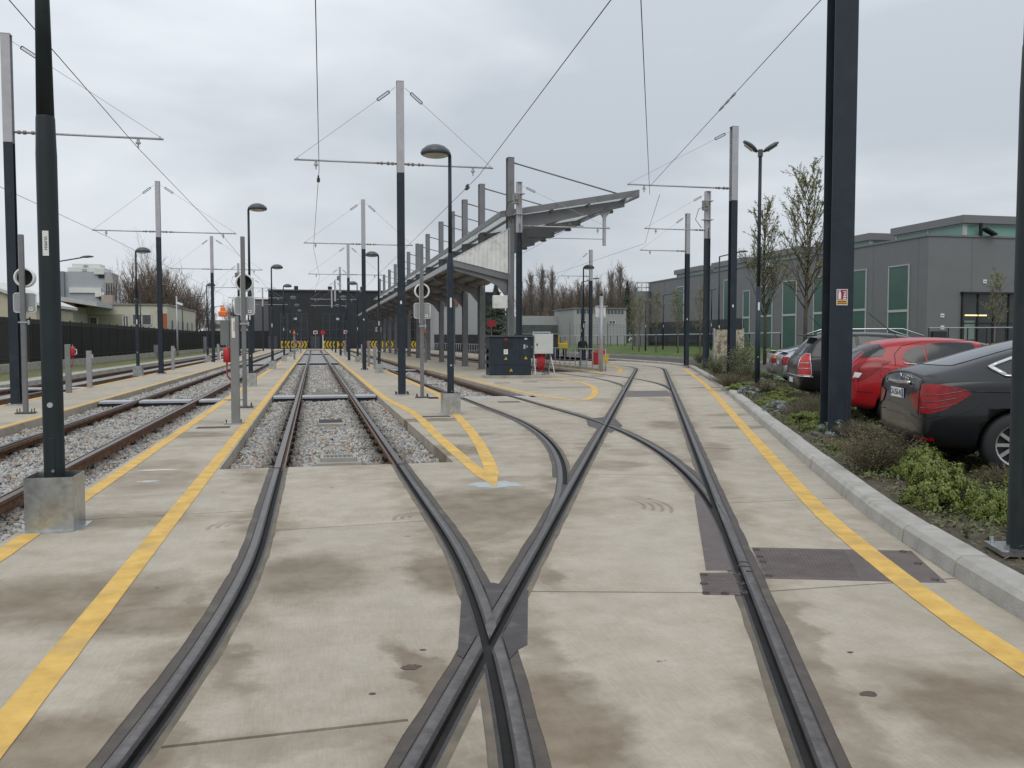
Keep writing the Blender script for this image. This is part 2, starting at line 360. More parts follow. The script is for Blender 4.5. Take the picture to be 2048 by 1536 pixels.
def catmull(P, step):
    P = [Vector((*p, 0)) for p in P]; out = []
    for i in range(len(P)-1):
        p0, p1, p2, p3 = P[max(i-1, 0)], P[i], P[i+1], P[min(i+2, len(P)-1)]
        n = max(2, int((p2-p1).length/step))
        for k in range(n):
            t = k/n; m1 = (p2-p0)*0.5*min(1, (p2-p1).length/max(1e-6, (p2-p0).length)*2); m2 = (p3-p1)*0.5*min(1, (p2-p1).length/max(1e-6, (p3-p1).length)*2)
            out.append(((2*t**3-3*t**2+1)*p1+(t**3-2*t**2+t)*m1+(-2*t**3+3*t**2)*p2+(t**3-t**2)*m2))
    return out+[P[-1]]
KL = catmull(KP, 0.5)
def headed(pts):
    r = []
    for i, p in enumerate(pts):
        d = pts[min(i+1, len(pts)-1)]-pts[max(i-1, 0)]; r.append((p.x, p.y, math.atan2(d.x, d.y)))
    return r
KH = headed(KL)
YEND = 62.0
polys = []                                      # (class, owner, polygon)
kin = [(p[0], p[1]) for p in KH if p[1] < YEND]+[(22.4, YEND)]
polys.append(('yard', None, [(-2.35, -2.0)]+kin+[(-2.35, YEND)]))
PITS = dict(M=(-1.12, 1.72, 10.95), T3=(3.62, 5.78, 23.0), T4=(10.72, 13.35, 41.0))
for k, (a, b, y0) in PITS.items(): polys.append(('pit', k, [(a, y0), (b, y0), (b, YEND+1), (a, YEND+1)]))
for k, c in CL.items():
    for s in (-1, 1):
        own = (k, s); cc = c
        if k in ('T3', 'T4') and s < 0: cc = c[8:]
        if k in ('T3', 'T4'): sc_ = c[8:] if s < 0 else c[3:]
        else: sc_ = c
        polys.append(('seal', own, strip(sc_, s*0.70, s*0.842, .005)))
        polys.append(('seali', own, strip(sc_, s*0.70, s*0.618, .006)))
        polys.append(('head', own, strip(c, s*0.655, s*0.79)))
        polys.append(('headmid', own, strip(c, s*0.729, s*0.777)))
        g = c[7:] if (k in ('T3', 'T4') and s < 0) else (c[2:] if k in ('T3', 'T4') else c)
        polys.append(('groove', own, strip(g, s*0.672, s*0.716)))
# cast steel crossing pieces and cover plates, from their corners in the photograph
def pxpoly(pts): return [tuple(gp(*p)[:2]) for p in pts]
polys.append(('cast', 'x1', pxpoly([(924,1180),(985,1165),(1056,1180),(1055,1290),(1036,1300),(1003,1334),(960,1334),(915,1310)])))
polys.append(('cast', 'x2', pxpoly([(1172,838),(1225,832),(1246,852),(1222,866),(1205,860),(1176,852)])))
polys.append(('cast', 'w1', pxpoly([(1118,955),(1142,955),(1112,1030),(1103,1030)])))
polys.append(('plate', 'big', pxpoly([(1503,1095),(1822,1102),(1893,1166),(1530,1157)])))
polys.append(('plate', 'brown', pxpoly([(1388,990),(1420,990),(1478,1141),(1412,1141)])))
polys.append(('plate', 'small', pxpoly([(1399,1146),(1480,1146),(1494,1190),(1407,1190)])))
polys.append(('plate', 'far', pxpoly([(1252,782),(1335,781),(1344,793),(1246,794)])))
def seg(p, q, w):
    p, q = Vector(p[:2]), Vector(q[:2]); d = (q-p).normalized(); n = Vector((-d.y, d.x))*w/2
    return [tuple(p+n), tuple(p-n), tuple(q-n), tuple(q+n)]
JO = [((548,1061),(862,1041),.018),((300,1497),(816,1440),.024),((60,1045),(512,1021),.018),((1058,1183),(1402,1185),.022),((1168,948),(1362,951),.022),
      ((1500,1165),(1530,1160),.012)]
for p, q, w in JO: polys.append(('joint', None, seg(gp(*p), gp(*q), w)))
for Y, x0, x1 in [(3.1,-2.4,-.8),(4.85,2.4,4.3),(13.4,-2.4,-1.1),(15.5,-2.4,-1.1),(17.8,-2.4,-1.1),(20.6,-2.4,-1.1),(14.0,1.7,3.2),(17.2,1.7,3.7),(20.6,1.7,3.7),
                  (7.6,3.6,5.1),(10.4,4.9,6.2),(12.5,3.2,5.4),(14.2,5.4,7.8),(17.2,4.0,8.6),(19.8,4.0,10.2),(22.2,5.4,11.3),(16.9,6.0,8.7)]:
    polys.append(('joint', None, seg((x0, Y), (x1, Y), .02)))
for Y in (26.0, 30.0, 34.5, 39.0, 44.0, 49.0, 54.0): polys.append(('joint', None, seg((-2.4, Y), (23.5, Y), .03)))
for X, y0, y1 in [(8.1, 30, 62), (13.6, 41, 62), (16.6, 41, 62)]: polys.append(('joint', None, seg((X, y0), (X, y1), .03)))
vc = []; fc = []
def ccw(p):
    a = sum(p[i][0]*p[(i+1) % len(p)][1]-p[(i+1) % len(p)][0]*p[i][1] for i in range(len(p)))
    return p if a > 0 else list(reversed(p))
polys = [(c, o, ccw([tuple(q) for q in p])) for c, o, p in polys]
for c, o, p in polys:
    n = len(vc); vc += [Vector(q) for q in p]; fc.append(list(range(n, n+len(p))))
cv, ce, cf, ov, oe, of_ = delaunay_2d_cdt(vc, [], fc, 1, 1e-5)
PRI = ['pit', 'groove', 'headmid', 'head', 'plate', 'cast', 'seal', 'seali', 'joint']
groups = {}
for tri, src in zip(cf, of_):
    cl = {}; yard = False
    for i in src:
        c, o, _ = polys[i]
        if c == 'yard': yard = True
        cl.setdefault(c, o)
    if not yard: continue
    key = ('slab', None)
    for c in PRI:
        if c in cl: key = (c, cl[c]); break
    groups.setdefault(key, []).append(tri)
def tri_area_c(t): return (cv[t[0]]+cv[t[1]]+cv[t[2]])/3
def tris_mesh(name, tris, z, zs, mats, parent):
    idx = {}; mb = MB(); vs = []; fs = []; edge = {}
    for t in tris:
        a, b, c = t[:3]
        if (cv[b].x-cv[a].x)*(cv[c].y-cv[a].y)-(cv[b].y-cv[a].y)*(cv[c].x-cv[a].x) < 0: t = (a, c, b)
        f = []
        for i in t:
            if i not in idx: idx[i] = len(vs); vs.append((cv[i].x, cv[i].y, z))
            f.append(idx[i])
        fs.append(tuple(f))
        for k in range(3):
            e = (t[k], t[(k+1) % 3]); edge[e] = edge.get(e, 0)+1
    mb.add(vs, fs, 0)
    if zs is not None:
        for (a, b), n in edge.items():
            if (b, a) in edge: continue
            A, B = cv[a], cv[b]
            mb.add([(A.x, A.y, z), (A.x, A.y, zs), (B.x, B.y, zs), (B.x, B.y, z)], [(0, 1, 2, 3)], 0)
    return mb.build(name, mats, parent)
# big ground sheet
g = MB(); g.add([(-900, -60, -0.42), (900, -60, -0.42), (900, 1500, -0.42), (-900, 1500, -0.42)], [(0, 1, 2, 3)])
ground = struct(g.build('ground', mat('rough_ground', (0.10, 0.095, 0.07), 0.95, 0, 0.3, 0.3, hue2=(0.07, 0.10, 0.03))))
alltris = [t for k, v in groups.items() if k[0] != 'pit' for t in v]
yard = struct(tris_mesh('concrete_yard', alltris, -0.06, None, JOINT, None))
# slabs = connected pieces between joints and rails
st = groups[('slab', None)]; em = {}
for i, t in enumerate(st):
    for k in range(3): em.setdefault(frozenset((t[k], t[(k+1) % 3])), []).append(i)
par = list(range(len(st)))
def find(i):
    while par[i] != i: par[i] = par[par[i]]; i = par[i]
    return i
for e, l in em.items():
    if len(l) == 2: par[find(l[0])] = find(l[1])
comps = {}
for i, t in enumerate(st): comps.setdefault(find(i), []).append(t)
for c in comps.values(): tris_mesh('slab', c, 0.0, -0.34, CONC, yard)
LAB = dict(M='straight main tram track running between yellow edged walkways to the dark depot', R='skew tram track set in concrete along the right hand kerb',
           T3='branch tram track curving off the kerb track to the left of the canopy', T4='far branch tram track curving under the tall canopy roof',
           L1='rusty ballasted tram track beside the galvanised lamp base', L2='ballasted tram track along the dark boundary fence')
TRK = {k: thing('tram_track', LAB[k], 'track', (0, 0, 0), 0, 'tram tracks of the yard') for k in LAB}
def rail_obj(o, side, mid):
    # rounded running head: rim vertices low, inner strip high, smooth shaded
    tris = side+mid; cnt = {}
    for t in tris:
        for k in range(3): cnt.setdefault(frozenset((t[k], t[(k+1) % 3])), []).append(t)
    rim = {i for e, l in cnt.items() if len(l) == 1 for i in e}; idx = {}; vs = []; fs = []; ms = []
    for n_, t in enumerate(tris):
        a, b, c = t[:3]
        if (cv[b].x-cv[a].x)*(cv[c].y-cv[a].y)-(cv[b].y-cv[a].y)*(cv[c].x-cv[a].x) < 0: t = (a, c, b)
        for i in t:
            if i not in idx: idx[i] = len(vs); vs.append((cv[i].x, cv[i].y, -.006 if i in rim else .006))
        fs.append(tuple(idx[i] for i in t)); ms.append(1 if n_ < len(side) else 0)
    mb = MB(); mb.add(vs, fs); mb.m = ms
    for e, l in cnt.items():
        if len(l) == 1:
            a, b = tuple(e); A, B = cv[a], cv[b]; mb.add([(A.x, A.y, -.006), (A.x, A.y, -.05), (B.x, B.y, -.05), (B.x, B.y, -.006)], [(0, 1, 2, 3)], 1)
    mb.build('rail', (STEEL, STEELD), TRK[o[0]], True)
for (c, o), tr in groups.items():
    if c == 'head': rail_obj(o, tr, groups.get(('headmid', o), []))
    elif c == 'seali': tris_mesh('rail_sealant', tr, -0.004, -0.05, SEALI, TRK[o[0]])
    elif c == 'groove': tris_mesh('rail_groove', tr, -0.038, None, GROOVE, TRK[o[0]])
    elif c == 'seal': tris_mesh('rail_sealant', tr, -0.003, -0.05, SEAL, TRK[o[0]])
    elif c == 'cast': tris_mesh('crossing_casting', tr, 0.001, -0.05, CAST, TRK['T4' if o == 'x2' else 'M' if o == 'x1' else 'T3'])
    elif c == 'plate': tris_mesh('steel_cover_plate', tr, 0.002, -0.05, PLATE, yard)
    elif c == 'joint': tris_mesh('joint_filler', tr, -0.014, None, JOINT, yard)
# chequer lugs, bolts and openings of the cover plates
def quad_lugs(corners, nu, nv, fn):
    A, B, C, D = [gp(*p) for p in corners]
    for i in range(nu):
        for j in range(nv):
            u, v = (i+.5)/nu, (j+.5)/nv; fn((A*(1-u)+B*u)*(1-v)+(D*(1-u)+C*u)*v, i, j)
b = MB()
def lug(p, i, j):
    b.box((p.x, p.y, 0.0025), (0.020, 0.005, 0.0022), R(22+(45 if (i+j) % 2 else -45)))
quad_lugs([(1403,1149),(1477,1149),(1490,1187),(1410,1187)], 14, 13, lug)
quad_lugs([(1508,1098),(1690,1102),(1720,1156),(1533,1154)], 26, 28, lug)
o = b.build('chequer_pattern', PLATE, yard); o['kind'] = 'stuff'
ringm = MB()
ringm.lathe([(.014, .006), (.022, .008), (.026, .003)], (0, 0, 0), 10)
rme = ringm.mesh('plate_bolt', (CAST,))
for p in [(1513,1100),(1806,1104),(1870,1160),(1538,1152),(1526,1124),(1520,1114),(1836,1128),(1408,1150),(1474,1150),(1488,1186),(1412,1187),(1408,1168),(1482,1168),(1450,1188)]:
    q = gp(*p); link('plate_bolt', rme, yard, 0, (q.x, q.y, 0.002))
sl_ = MB()
for (x, y, w, l, a) in [(1482,1122,.16,.022,0),(1484,1131,.17,.02,0),(1496,1141,.12,.02,0)]:
    q = gp(x, y); sl_ = MB(); sl_.box((q.x+.02, q.y, -.012), (w*.5, l, .02), -TH); sl_.build('switch_slide_plate', CAST, TRK['T3'])
# --------------------------------------------------- kerb stones
kroot = struct(link('kerb', None))
prof = [(0.0, 0.0), (0.012, 0.10), (0.045, 0.135), (0.06, 0.14), (0.22, 0.14), (0.22, -0.2), (0.0, -0.2)]
acc = 0.0; segs = []
for i in range(len(KH)-1):
    segs.append((KH[i], KH[i+1]))
dist = [0.0]
for a, b_ in segs: dist.append(dist[-1]+math.hypot(b_[0]-a[0], b_[1]-a[1]))
def kpt(s, o=0.0):
    for i in range(len(segs)):
        if dist[i+1] >= s or i == len(segs)-1:
            t = (s-dist[i])/(dist[i+1]-dist[i]); a, b_ = segs[i]
            p = (a[0]+(b_[0]-a[0])*t, a[1]+(b_[1]-a[1])*t, a[2]+(b_[2]-a[2])*t)
            x, y = off(p, o); return x, y, p[2]
s = 0.0
while s < 74:
    L_ = 1.0; mb = MB(); j = random.uniform(-.004, .004)
    ring0 = []; 
    for k in (0, 1):
        ss = s+0.009+k*(L_-0.018)
        for (o_, z) in prof:
            x, y, h = kpt(ss, o_+j); ring0.append((x, y, z+j*.6))
    n = len(prof)
    mb.add(ring0, [(i, (i+1) % n, n+(i+1) % n, n+i) for i in range(n)]+[tuple(reversed(range(n))), tuple(range(n, 2*n))])
    mb.build('kerb_stone', KERB, kroot, bevel=0.008, fix=True); s += L_
# --------------------------------------------------- yellow lines
def ribbon(pts, w, z=0.004, name='yellow_line', m=YELLOW, parent=yard, taper=0):
    pts = [Vector((p[0], p[1], 0)) for p in pts]; q = []
    for i in range(len(pts)-1):
        n = max(1, min(40, int((pts[i+1]-pts[i]).length/.12))) if min(pts[i].y, pts[i+1].y) < 16 and w > .05 else 1
        q += [pts[i].lerp(pts[i+1], k/n) for k in range(n)]
    pts = q+[pts[-1]]; taper *= 3
    h = headed(pts); mb = MB(); vs = []
    for i_, p in enumerate(h):
        ww = w*min(1, .12+i_/taper) if taper else w
        j_ = .0014 if w > .05 and p[1] < 16 else 0
        a = off(p, -ww/2+random.uniform(-j_, j_)); c = off(p, ww/2+random.uniform(-j_, j_)); vs += [(a[0], a[1], z), (c[0], c[1], z)]
    mb.add(vs, [(2*i, 2*i+1, 2*i+3, 2*i+2) for i in range(len(h)-1)])
    return mb.build(name, m, parent)
def smooth(P, step=0.3): return [(p.x, p.y) for p in catmull([tuple(p[:2]) for p in P], step)]
ribbon([off(p, -0.36) for p in KH if p[1] < 46], 0.17)
ribbon([(-2.22, y) for y in np.linspace(0, 140, 40)], 0.15)
ribbon([(-1.22, y) for y in np.linspace(0, 140, 40)], 0.15)
ribbon(smooth([gp(992,974),gp(935,925),gp(880,877),gp(826,826)]+[(1.84, 24), (1.86, 60), (1.88, 140)]), 0.17, taper=2)
ribbon(smooth([gp(992,971),gp(977,925),gp(957,885),gp(931,850),gp(912,829)]+[(3.2, 21.4), (3.45, 26), (3.5, 60), (3.5, 140)]), 0.17, 0.0045, taper=2)
ribbon(smooth([(5.92, 140), (5.92, 60), (5.92, 38)]+[gp(990,771),gp(1070,789),gp(1150,801),gp(1179,797),gp(1190,785),gp(1185,773),gp(1160,765),gp(1110,757)]+[(9.9, 40), (10.55, 46), (10.55, 140)]), 0.19)
ribbon(smooth([(13.6, 60), (13.7, 42)]+[gp(1205,747),gp(1233,747),gp(1241,738),gp(1226,732),gp(1200,729)]), 0.2)
# mortar patch at the tip of the V, old repair patches and the small gully gratings
def patch(px, py, rx, ry, m, name, z=0.003, n=18, seed=0):
    c = gp(px, py); r_ = random.Random(seed); mb = MB()
    mb.add([(c.x, c.y, z)]+[(c.x+rx*math.cos(a)*(1+r_.uniform(-.22, .22)), c.y+ry*math.sin(a)*(1+r_.uniform(-.22, .22)), z) for a in [2*math.pi*i/n for i in range(n)]],
           [(0, i+1, (i+1) % n+1) for i in range(n)])
    return mb.build(name, m, yard)
patch(992, 969, .27, .22, mat('blue_grey_mortar', (0.36, 0.39, 0.40), .8, 0, .12, 9), 'mortar_patch', .002, seed=4)
PATCHM = mat('pale_mortar', (0.52, 0.50, 0.46), .85, 0, .15, 8)
patch(318, 940, .22, .06, PATCHM, 'mortar_patch', .002, seed=6); patch(297, 963, .12, .08, mat('grey_mortar', (0.40, 0.395, 0.38), .85, 0, .15, 8), 'mortar_patch', .002, seed=7)
OIL = mat('oil_spot', (0.075, 0.045, 0.035), .6, 0, .3, 20)
for i, (x, y, r_) in enumerate([(822,1335,.035),(1737,1388,.03),(846,1300,.012),(1700,1305,.012),(745,1388,.012)]): patch(x, y, r_*1.3, r_, OIL, 'oil_spot', .002, seed=20+i)
TYM = mat('tyre_scuff', (0.12, 0.10, 0.075), .8, 0, .3, 20, alpha=.20)
for (x, y, r_, a0, a1, n_) in [(478,1052,.10,70,190,3),(842,1034,.10,70,190,3),(1235,885,.25,110,230,4),(1430,905,.4,30,100,3),(1180,1010,.5,-35,35,4)]:
    c = gp(x, y)
    for k in range(n_):
        q = r_+k*.07; ribbon([(c.x+q*math.cos(R(a0+(a1-a0)*j/10)), c.y+q*1.1*math.sin(R(a0+(a1-a0)*j/10))-.03*k) for j in range(11)], .035, .0022+.0003*k, 'tyre_scuff', TYM)
GR = mat('gully_grating', (0.07, 0.068, 0.06), .7, 0.3, .3, 20)
gm = MB(); gm.box((0, 0, .002), (.56, .30, .006))
for i in range(8): gm.box((-.245+i*.07, 0, .007), (.018, .26, .004))
gme = gm.mesh('gully_grating', (GR,))
for (x, y) in [(1018,804),(427,855),(1060,764),(872,833),(470,800),(860,769),(1005,766),(1195,752),(560,738),(775,742)]:
    p = gp(x, y); link('gully_grating', gme, yard, 0, (p.x, p.y, 0.0))
# --------------------------------------------------- far walkways and strips built from slabs
def walkway(name, x0, x1, y0, y1, L_=4.0, m=CONC, zt=0.0):
    root = struct(link(name, None)); y = y0
    while y < y1-0.1:
        l = min(L_, y1-y); mb = MB(); mb.box(((x0+x1)/2, y+l/2, zt-.17), (x1-x0, l-.02, .34)); mb.build('slab', m, root); y += l
    return root
walkway('walkway', -7.28, -5.32, 2, 140, 4.0)
for a, b_ in ((-2.35, -1.12), (1.72, 3.62), (5.78, 10.72), (13.35, 17.9)): walkway('walkway', a, b_, YEND+.02, 142, 5.0)
ribbon([(-5.42, y) for y in np.linspace(5, 140, 30)], 0.13, parent=None).name = 'yellow_line'
ribbon([(-7.18, y) for y in np.linspace(5, 140, 30)], 0.13, parent=None).name = 'yellow_line'
wk = [o for o in bpy.data.objects if o.name.startswith('walkway')][0]
for o in [o for o in bpy.data.objects if o.name.startswith('yellow_line') and o.parent is None]: o.parent = wk
walkway('fence_path', -11.0, -10.15, 5, 150, 6.0, CONC2, 0.05)
walkway('depot_apron', -16, 24, 142.1, 158, 8.0, CONC, 0.0)
# grass verge and far right strip
gv = MB(); gv.add([(-13.7, 0, .06), (-11.0, 0, .02), (-11.0, 150, .02), (-13.7, 150, .06)], [(0, 1, 2, 3)])
struct(gv.build('grass_verge', mat('verge_grass', (0.085, 0.115, 0.028), .9, 0, .4, 1.5, .8, 30, hue2=(0.14, 0.13, 0.05))))
# --------------------------------------------------- ballasted tracks
RP = [(-.036,.002),(-.036,-.035),(-.012,-.05),(-.012,-.14),(-.075,-.155),(-.075,-.17),(.075,-.17),(.075,-.155),(.012,-.14),(.012,-.062),(.092,-.056),(.092,-.006),(.078,-.006),(.076,-.042),(.044,-.042),(.036,.002)]
def rail_sweep(track, x, s, y0, y1):
    n = len(RP); mb = MB(); vs = []
    for y in (y0, y1): vs += [(x-s*o_, y, z) for o_, z in RP]
    mb.add(vs, [(i, (i+1) % n, n+(i+1) % n, n+i) for i in range(n)]+[tuple(reversed(range(n))), tuple(range(n, 2*n))])
    for i in range(n): mb.m[i] = 0 if i in (15, 11, 14) else 1
    mb.build('rail', (STEEL, RUST), track, fix=True)
PITX = dict(M=(-1.12, 1.72, 10.95), T3=(3.62, 5.78, 23.0), T4=(10.72, 13.35, 41.0), L1=(-5.32, -2.35, -2), L2=(-10.15, -7.28, 6))
CXT = dict(M=.3, T3=4.58, T4=11.95, L1=-3.72, L2=-8.72)
sleep = MB()
for s_ in (-1, 1): sleep.box((s_*.62, 0, -.225), (.72, .26, .12))
sleep.box((0, 0, -.25), (.6, .08, .05)); sme = sleep.mesh('sleeper', (CONC2,))
clip = MB(); clip.box((0, 0, -.155), (.07, .13, .04)); clip.box((-.035, 0, -.13), (.05, .09, .035)); clip.cyl((.0, 0, -.15), (0, 0, -.085), .014, n=6)
cme = clip.mesh('rail_clip', (mat('black_iron', (0.02, 0.018, 0.016), .8, .2, .4, 20),))
SLEEPMAX = dict(M=32, T3=38, T4=46, L1=40, L2=0)
for k, (a, b_, y0) in PITX.items():
    t = TRK[k]; cx = CXT[k]
    for s_ in (-1, 1): rail_sweep(t, cx+s_*.75, s_, y0-(.0 if k in 'L1L2' else 0), 141.0)
    y = y0+.45
    while y < SLEEPMAX[k]:
        link('sleeper', sme, t, 0, (cx, y, 0))
        for s_ in (-1, 1):
            for w in (-1, 1):
                if k == 'L1' or y < 24: link('rail_clip', cme, t, 0, (cx+s_*.75+w*.115, y, 0), 0 if w > 0 else math.pi)
        y += .93
for s_ in (-1, 1): rail_sweep(TRK['R'], 19.2+s_*.75, s_, 62.05, 141)
# ballast: bed sheet + loose stones
STONE = bpy.data.materials.new('ballast_stone'); STONE.use_nodes = True
t_ = STONE.node_tree; b0 = t_.nodes['Principled BSDF']; ge = t_.nodes.new('ShaderNodeNewGeometry'); rp = t_.nodes.new('ShaderNodeValToRGB')
els = rp.color_ramp.elements; els[0].color = (0.14, 0.136, 0.13, 1); els[1].color = (0.45, 0.44, 0.42, 1); els[1].position = .8
for p_, c_ in ((.25, (.26, .255, .245, 1)), (.5, (.34, .335, .32, 1)), (.93, (.34, .25, .15, 1)), (.98, (.27, .15, .08, 1))): e_ = els.new(p_); e_.color = c_
t_.links.new(ge.outputs['Random Per Island'], rp.inputs[0]); sx_ = t_.nodes.new('ShaderNodeSeparateXYZ'); t_.links.new(ge.outputs['Position'], sx_.inputs[0])
def tm(op, a, b_=0.0):
    n = t_.nodes.new('ShaderNodeMath'); n.operation = op
    for i, k in enumerate((a, b_)):
        if isinstance(k, (int, float)): n.inputs[i].default_value = k
        else: t_.links.new(k, n.inputs[i])
    return n.outputs[0]
dmin = None
for cx in (.3, 4.58, -3.72):
    dd = tm('ABSOLUTE', tm('SUBTRACT', tm('ABSOLUTE', tm('SUBTRACT', sx_.outputs['X'], cx)), .75)); dmin = dd if dmin is None else tm('MINIMUM', dmin, dd)
mrg = t_.nodes.new('ShaderNodeMapRange'); mrg.inputs['From Min'].default_value = .08; mrg.inputs['From Max'].default_value = .34; mrg.inputs['To Min'].default_value = .80; mrg.inputs['To Max'].default_value = 0
t_.links.new(dmin, mrg.inputs['Value']); mxs = t_.nodes.new('ShaderNodeMix'); mxs.data_type = 'RGBA'; t_.links.new(mrg.outputs[0], mxs.inputs['Factor']); t_.links.new(rp.outputs[0], mxs.inputs['A']); mxs.inputs['B'].default_value = (.055, .040, .028, 1)
t_.links.new(mxs.outputs['Result'], b0.inputs['Base Color']); b0.inputs['Roughness'].default_value = .85
phi = (1+5**.5)/2
ICV = np.array([(-1,phi,0),(1,phi,0),(-1,-phi,0),(1,-phi,0),(0,-1,phi),(0,1,phi),(0,-1,-phi),(0,1,-phi),(phi,0,-1),(phi,0,1),(-phi,0,-1),(-phi,0,1)])/1.9
ICF = np.array([(0,11,5),(0,5,1),(0,1,7),(0,7,10),(0,10,11),(1,5,9),(5,11,4),(11,10,2),(10,7,6),(7,1,8),(3,9,4),(3,4,2),(3,2,6),(3,6,8),(3,8,9),(4,9,5),(2,4,11),(6,2,10),(8,6,7),(9,8,1)])
def stones(name, x0, x1, y0, y1, zc, label, avoid=()):
    P = []; y = y0
    while y < y1:
        dens = max(85, 980*(11.5/max(11.5, y))**1.45); n = int(dens*(x1-x0)*1.0)
        xs = rng.uniform(x0, x1, n); ys = rng.uniform(y, min(y+1, y1), n); sz = rng.uniform(.014, .030, n)*max(1.0, (y/11.5)**.5)
        P.append(np.stack([xs, ys, sz], 1)); y += 1
    P = np.concatenate(P); keep = np.ones(len(P), bool)
    for (ax, bx, ay, by) in avoid: keep &= ~((P[:, 0] > ax) & (P[:, 0] < bx) & (P[:, 1] > ay) & (P[:, 1] < by))
    P = P[keep]; n = len(P)
    A = rng.normal(size=(n, 4)); A /= np.linalg.norm(A, axis=1)[:, None]
    w, x, y_, z = A.T
    Rm = np.stack([1-2*(y_*y_+z*z), 2*(x*y_-z*w), 2*(x*z+y_*w), 2*(x*y_+z*w), 1-2*(x*x+z*z), 2*(y_*z-x*w), 2*(x*z-y_*w), 2*(y_*z+x*w), 1-2*(x*x+y_*y_)], 1).reshape(n, 3, 3)
    V = ICV[None]*rng.uniform(.62, 1.3, (n, 12, 1))*rng.uniform(.6, 1.35, (n, 1, 3))
    V = np.einsum('nij,nkj->nki', Rm, V)*P[:, 2][:, None, None]
    c = np.stack([P[:, 0], P[:, 1], zc+rng.uniform(-.012, .022, n)+.02*np.sin(P[:, 0]*5.1+1)*np.cos(P[:, 1]*3.7)], 1)
    V = (V+c[:, None, :]).reshape(-1, 3); Fa = (ICF[None]+(np.arange(n)*12)[:, None, None]).reshape(-1, 3)
    me = bpy.data.meshes.new(name); me.vertices.add(len(V)); me.vertices.foreach_set('co', V.astype(np.float32).ravel())
    me.loops.add(Fa.size); me.loops.foreach_set('vertex_index', Fa.astype(np.int32).ravel())
    me.polygons.add(len(Fa)); me.polygons.foreach_set('loop_start', np.arange(0, Fa.size, 3, dtype=np.int32)); me.polygons.foreach_set('loop_total', np.full(len(Fa), 3, np.int32))
    me.update(calc_edges=True); me.materials.append(STONE)
    return tag(link(name, me), label, 'ballast', None, 'stuff')
FARBALL = mat('far_ballast', (0.24, 0.235, 0.225), .9, 0, .5, 9, .9, 12, hue2=(0.29, 0.285, 0.275), detail=8)
for k, (a, b_, y0) in PITX.items():
    ynear = dict(M=58, T3=52, T4=44, L1=58, L2=24)[k]
    mb = MB(); mb.add([(a-.02, y0-.01, -.205), (b_+.02, y0-.01, -.205), (b_+.02, ynear, -.205), (a-.02, ynear, -.205)], [(0, 1, 2, 3)])
    struct(mb.build('ballast_bed', BALL))
    mb = MB(); mb.add([(a-.02, ynear, -.16), (b_+.02, ynear, -.16), (b_+.02, 142, -.16), (a-.02, 142, -.16)], [(0, 1, 2, 3)])
    struct(mb.build('ballast_bed', FARBALL))
mb = MB(); mb.add([(17.9, 62.02, -.16), (20.9, 62.02, -.16), (20.9, 142, -.16), (17.9, 142, -.16)], [(0, 1, 2, 3)]); struct(mb.build('ballast_bed', FARBALL))
def ra(cx): return [(cx+s_*.75-.05-(.06 if s_ > 0 else 0), cx+s_*.75+.05+(.06 if s_ < 0 else 0), -5, 200) for s_ in (-1, 1)]
stones('ballast_stones', -1.10, 1.70, 10.98, 58, -.17, 'grey crushed stone ballast of the straight main track', ra(.3)+[(.0, .62, 11.75, 12.3), (.07, .57, 17.3, 18.5), (.0, .7, 27.0, 29.0)])
stones('ballast_stones', -5.30, -2.37, 5.5, 58, -.17, 'grey crushed stone ballast around the rusty rails by the lamp base', ra(-3.72)+[(-3.95, -3.35, 17.1, 17.7)])
stones('ballast_stones', 3.65, 5.75, 23.2, 52, -.17, 'grey crushed stone ballast of the branch track beyond the galvanised crossing cover', ra(4.58))
# --------------------------------------------------- cable duct covers across the tracks
def duct(track_x, y, x0, x1, label):
    t = thing('cable_duct_cover', label, 'duct cover', (0, y, 0), 0, 'galvanised covers across the tracks')
    cuts = sorted([x0, x1]+[track_x-.75-.06, track_x-.75+.12, track_x+.75-.12, track_x+.75+.06])
    for i in (0, 2, 4):
        a, b_ = cuts[i]+.01, cuts[i+1]-.01
        mb = MB(); mb.box(((a+b_)/2, 0, -.03), (b_-a, .62, .06)); mb.build('cover', GALVL, t, bevel=.006)
        mb = MB(); mb.box(((a+b_)/2, .0, -.13), (b_-a-.02, .56, .14)); mb.build('duct_box', BLACK, t)
duct(.3, 25.0, -1.1, 1.7, 'galvanised cable duct cover across the main track beyond the concrete sump box')
duct(.3, 61.9, -1.1, 1.7, 'galvanised cable duct cover across the main track farther towards the depot')
duct(.3, 103, -1.1, 1.7, 'galvanised cable duct cover across the main track close to the depot')
duct(-3.72, 24.0, -5.3, -2.37, 'galvanised cable duct cover across the rusty track left of the red hydrant post')
duct(-3.72, 60, -5.3, -2.37, 'galvanised cable duct cover across the left track farther towards the depot')
duct(4.58, 23.3, 2.95, 5.95, 'galvanised cable duct cover where the branch track leaves the concrete')
duct(4.58, 46, 3.64, 5.76, 'galvanised cable duct cover across the branch track beside the canopy')
duct(-8.72, 31, -10.1, -7.3, 'galvanised cable duct cover across the track by the fence')
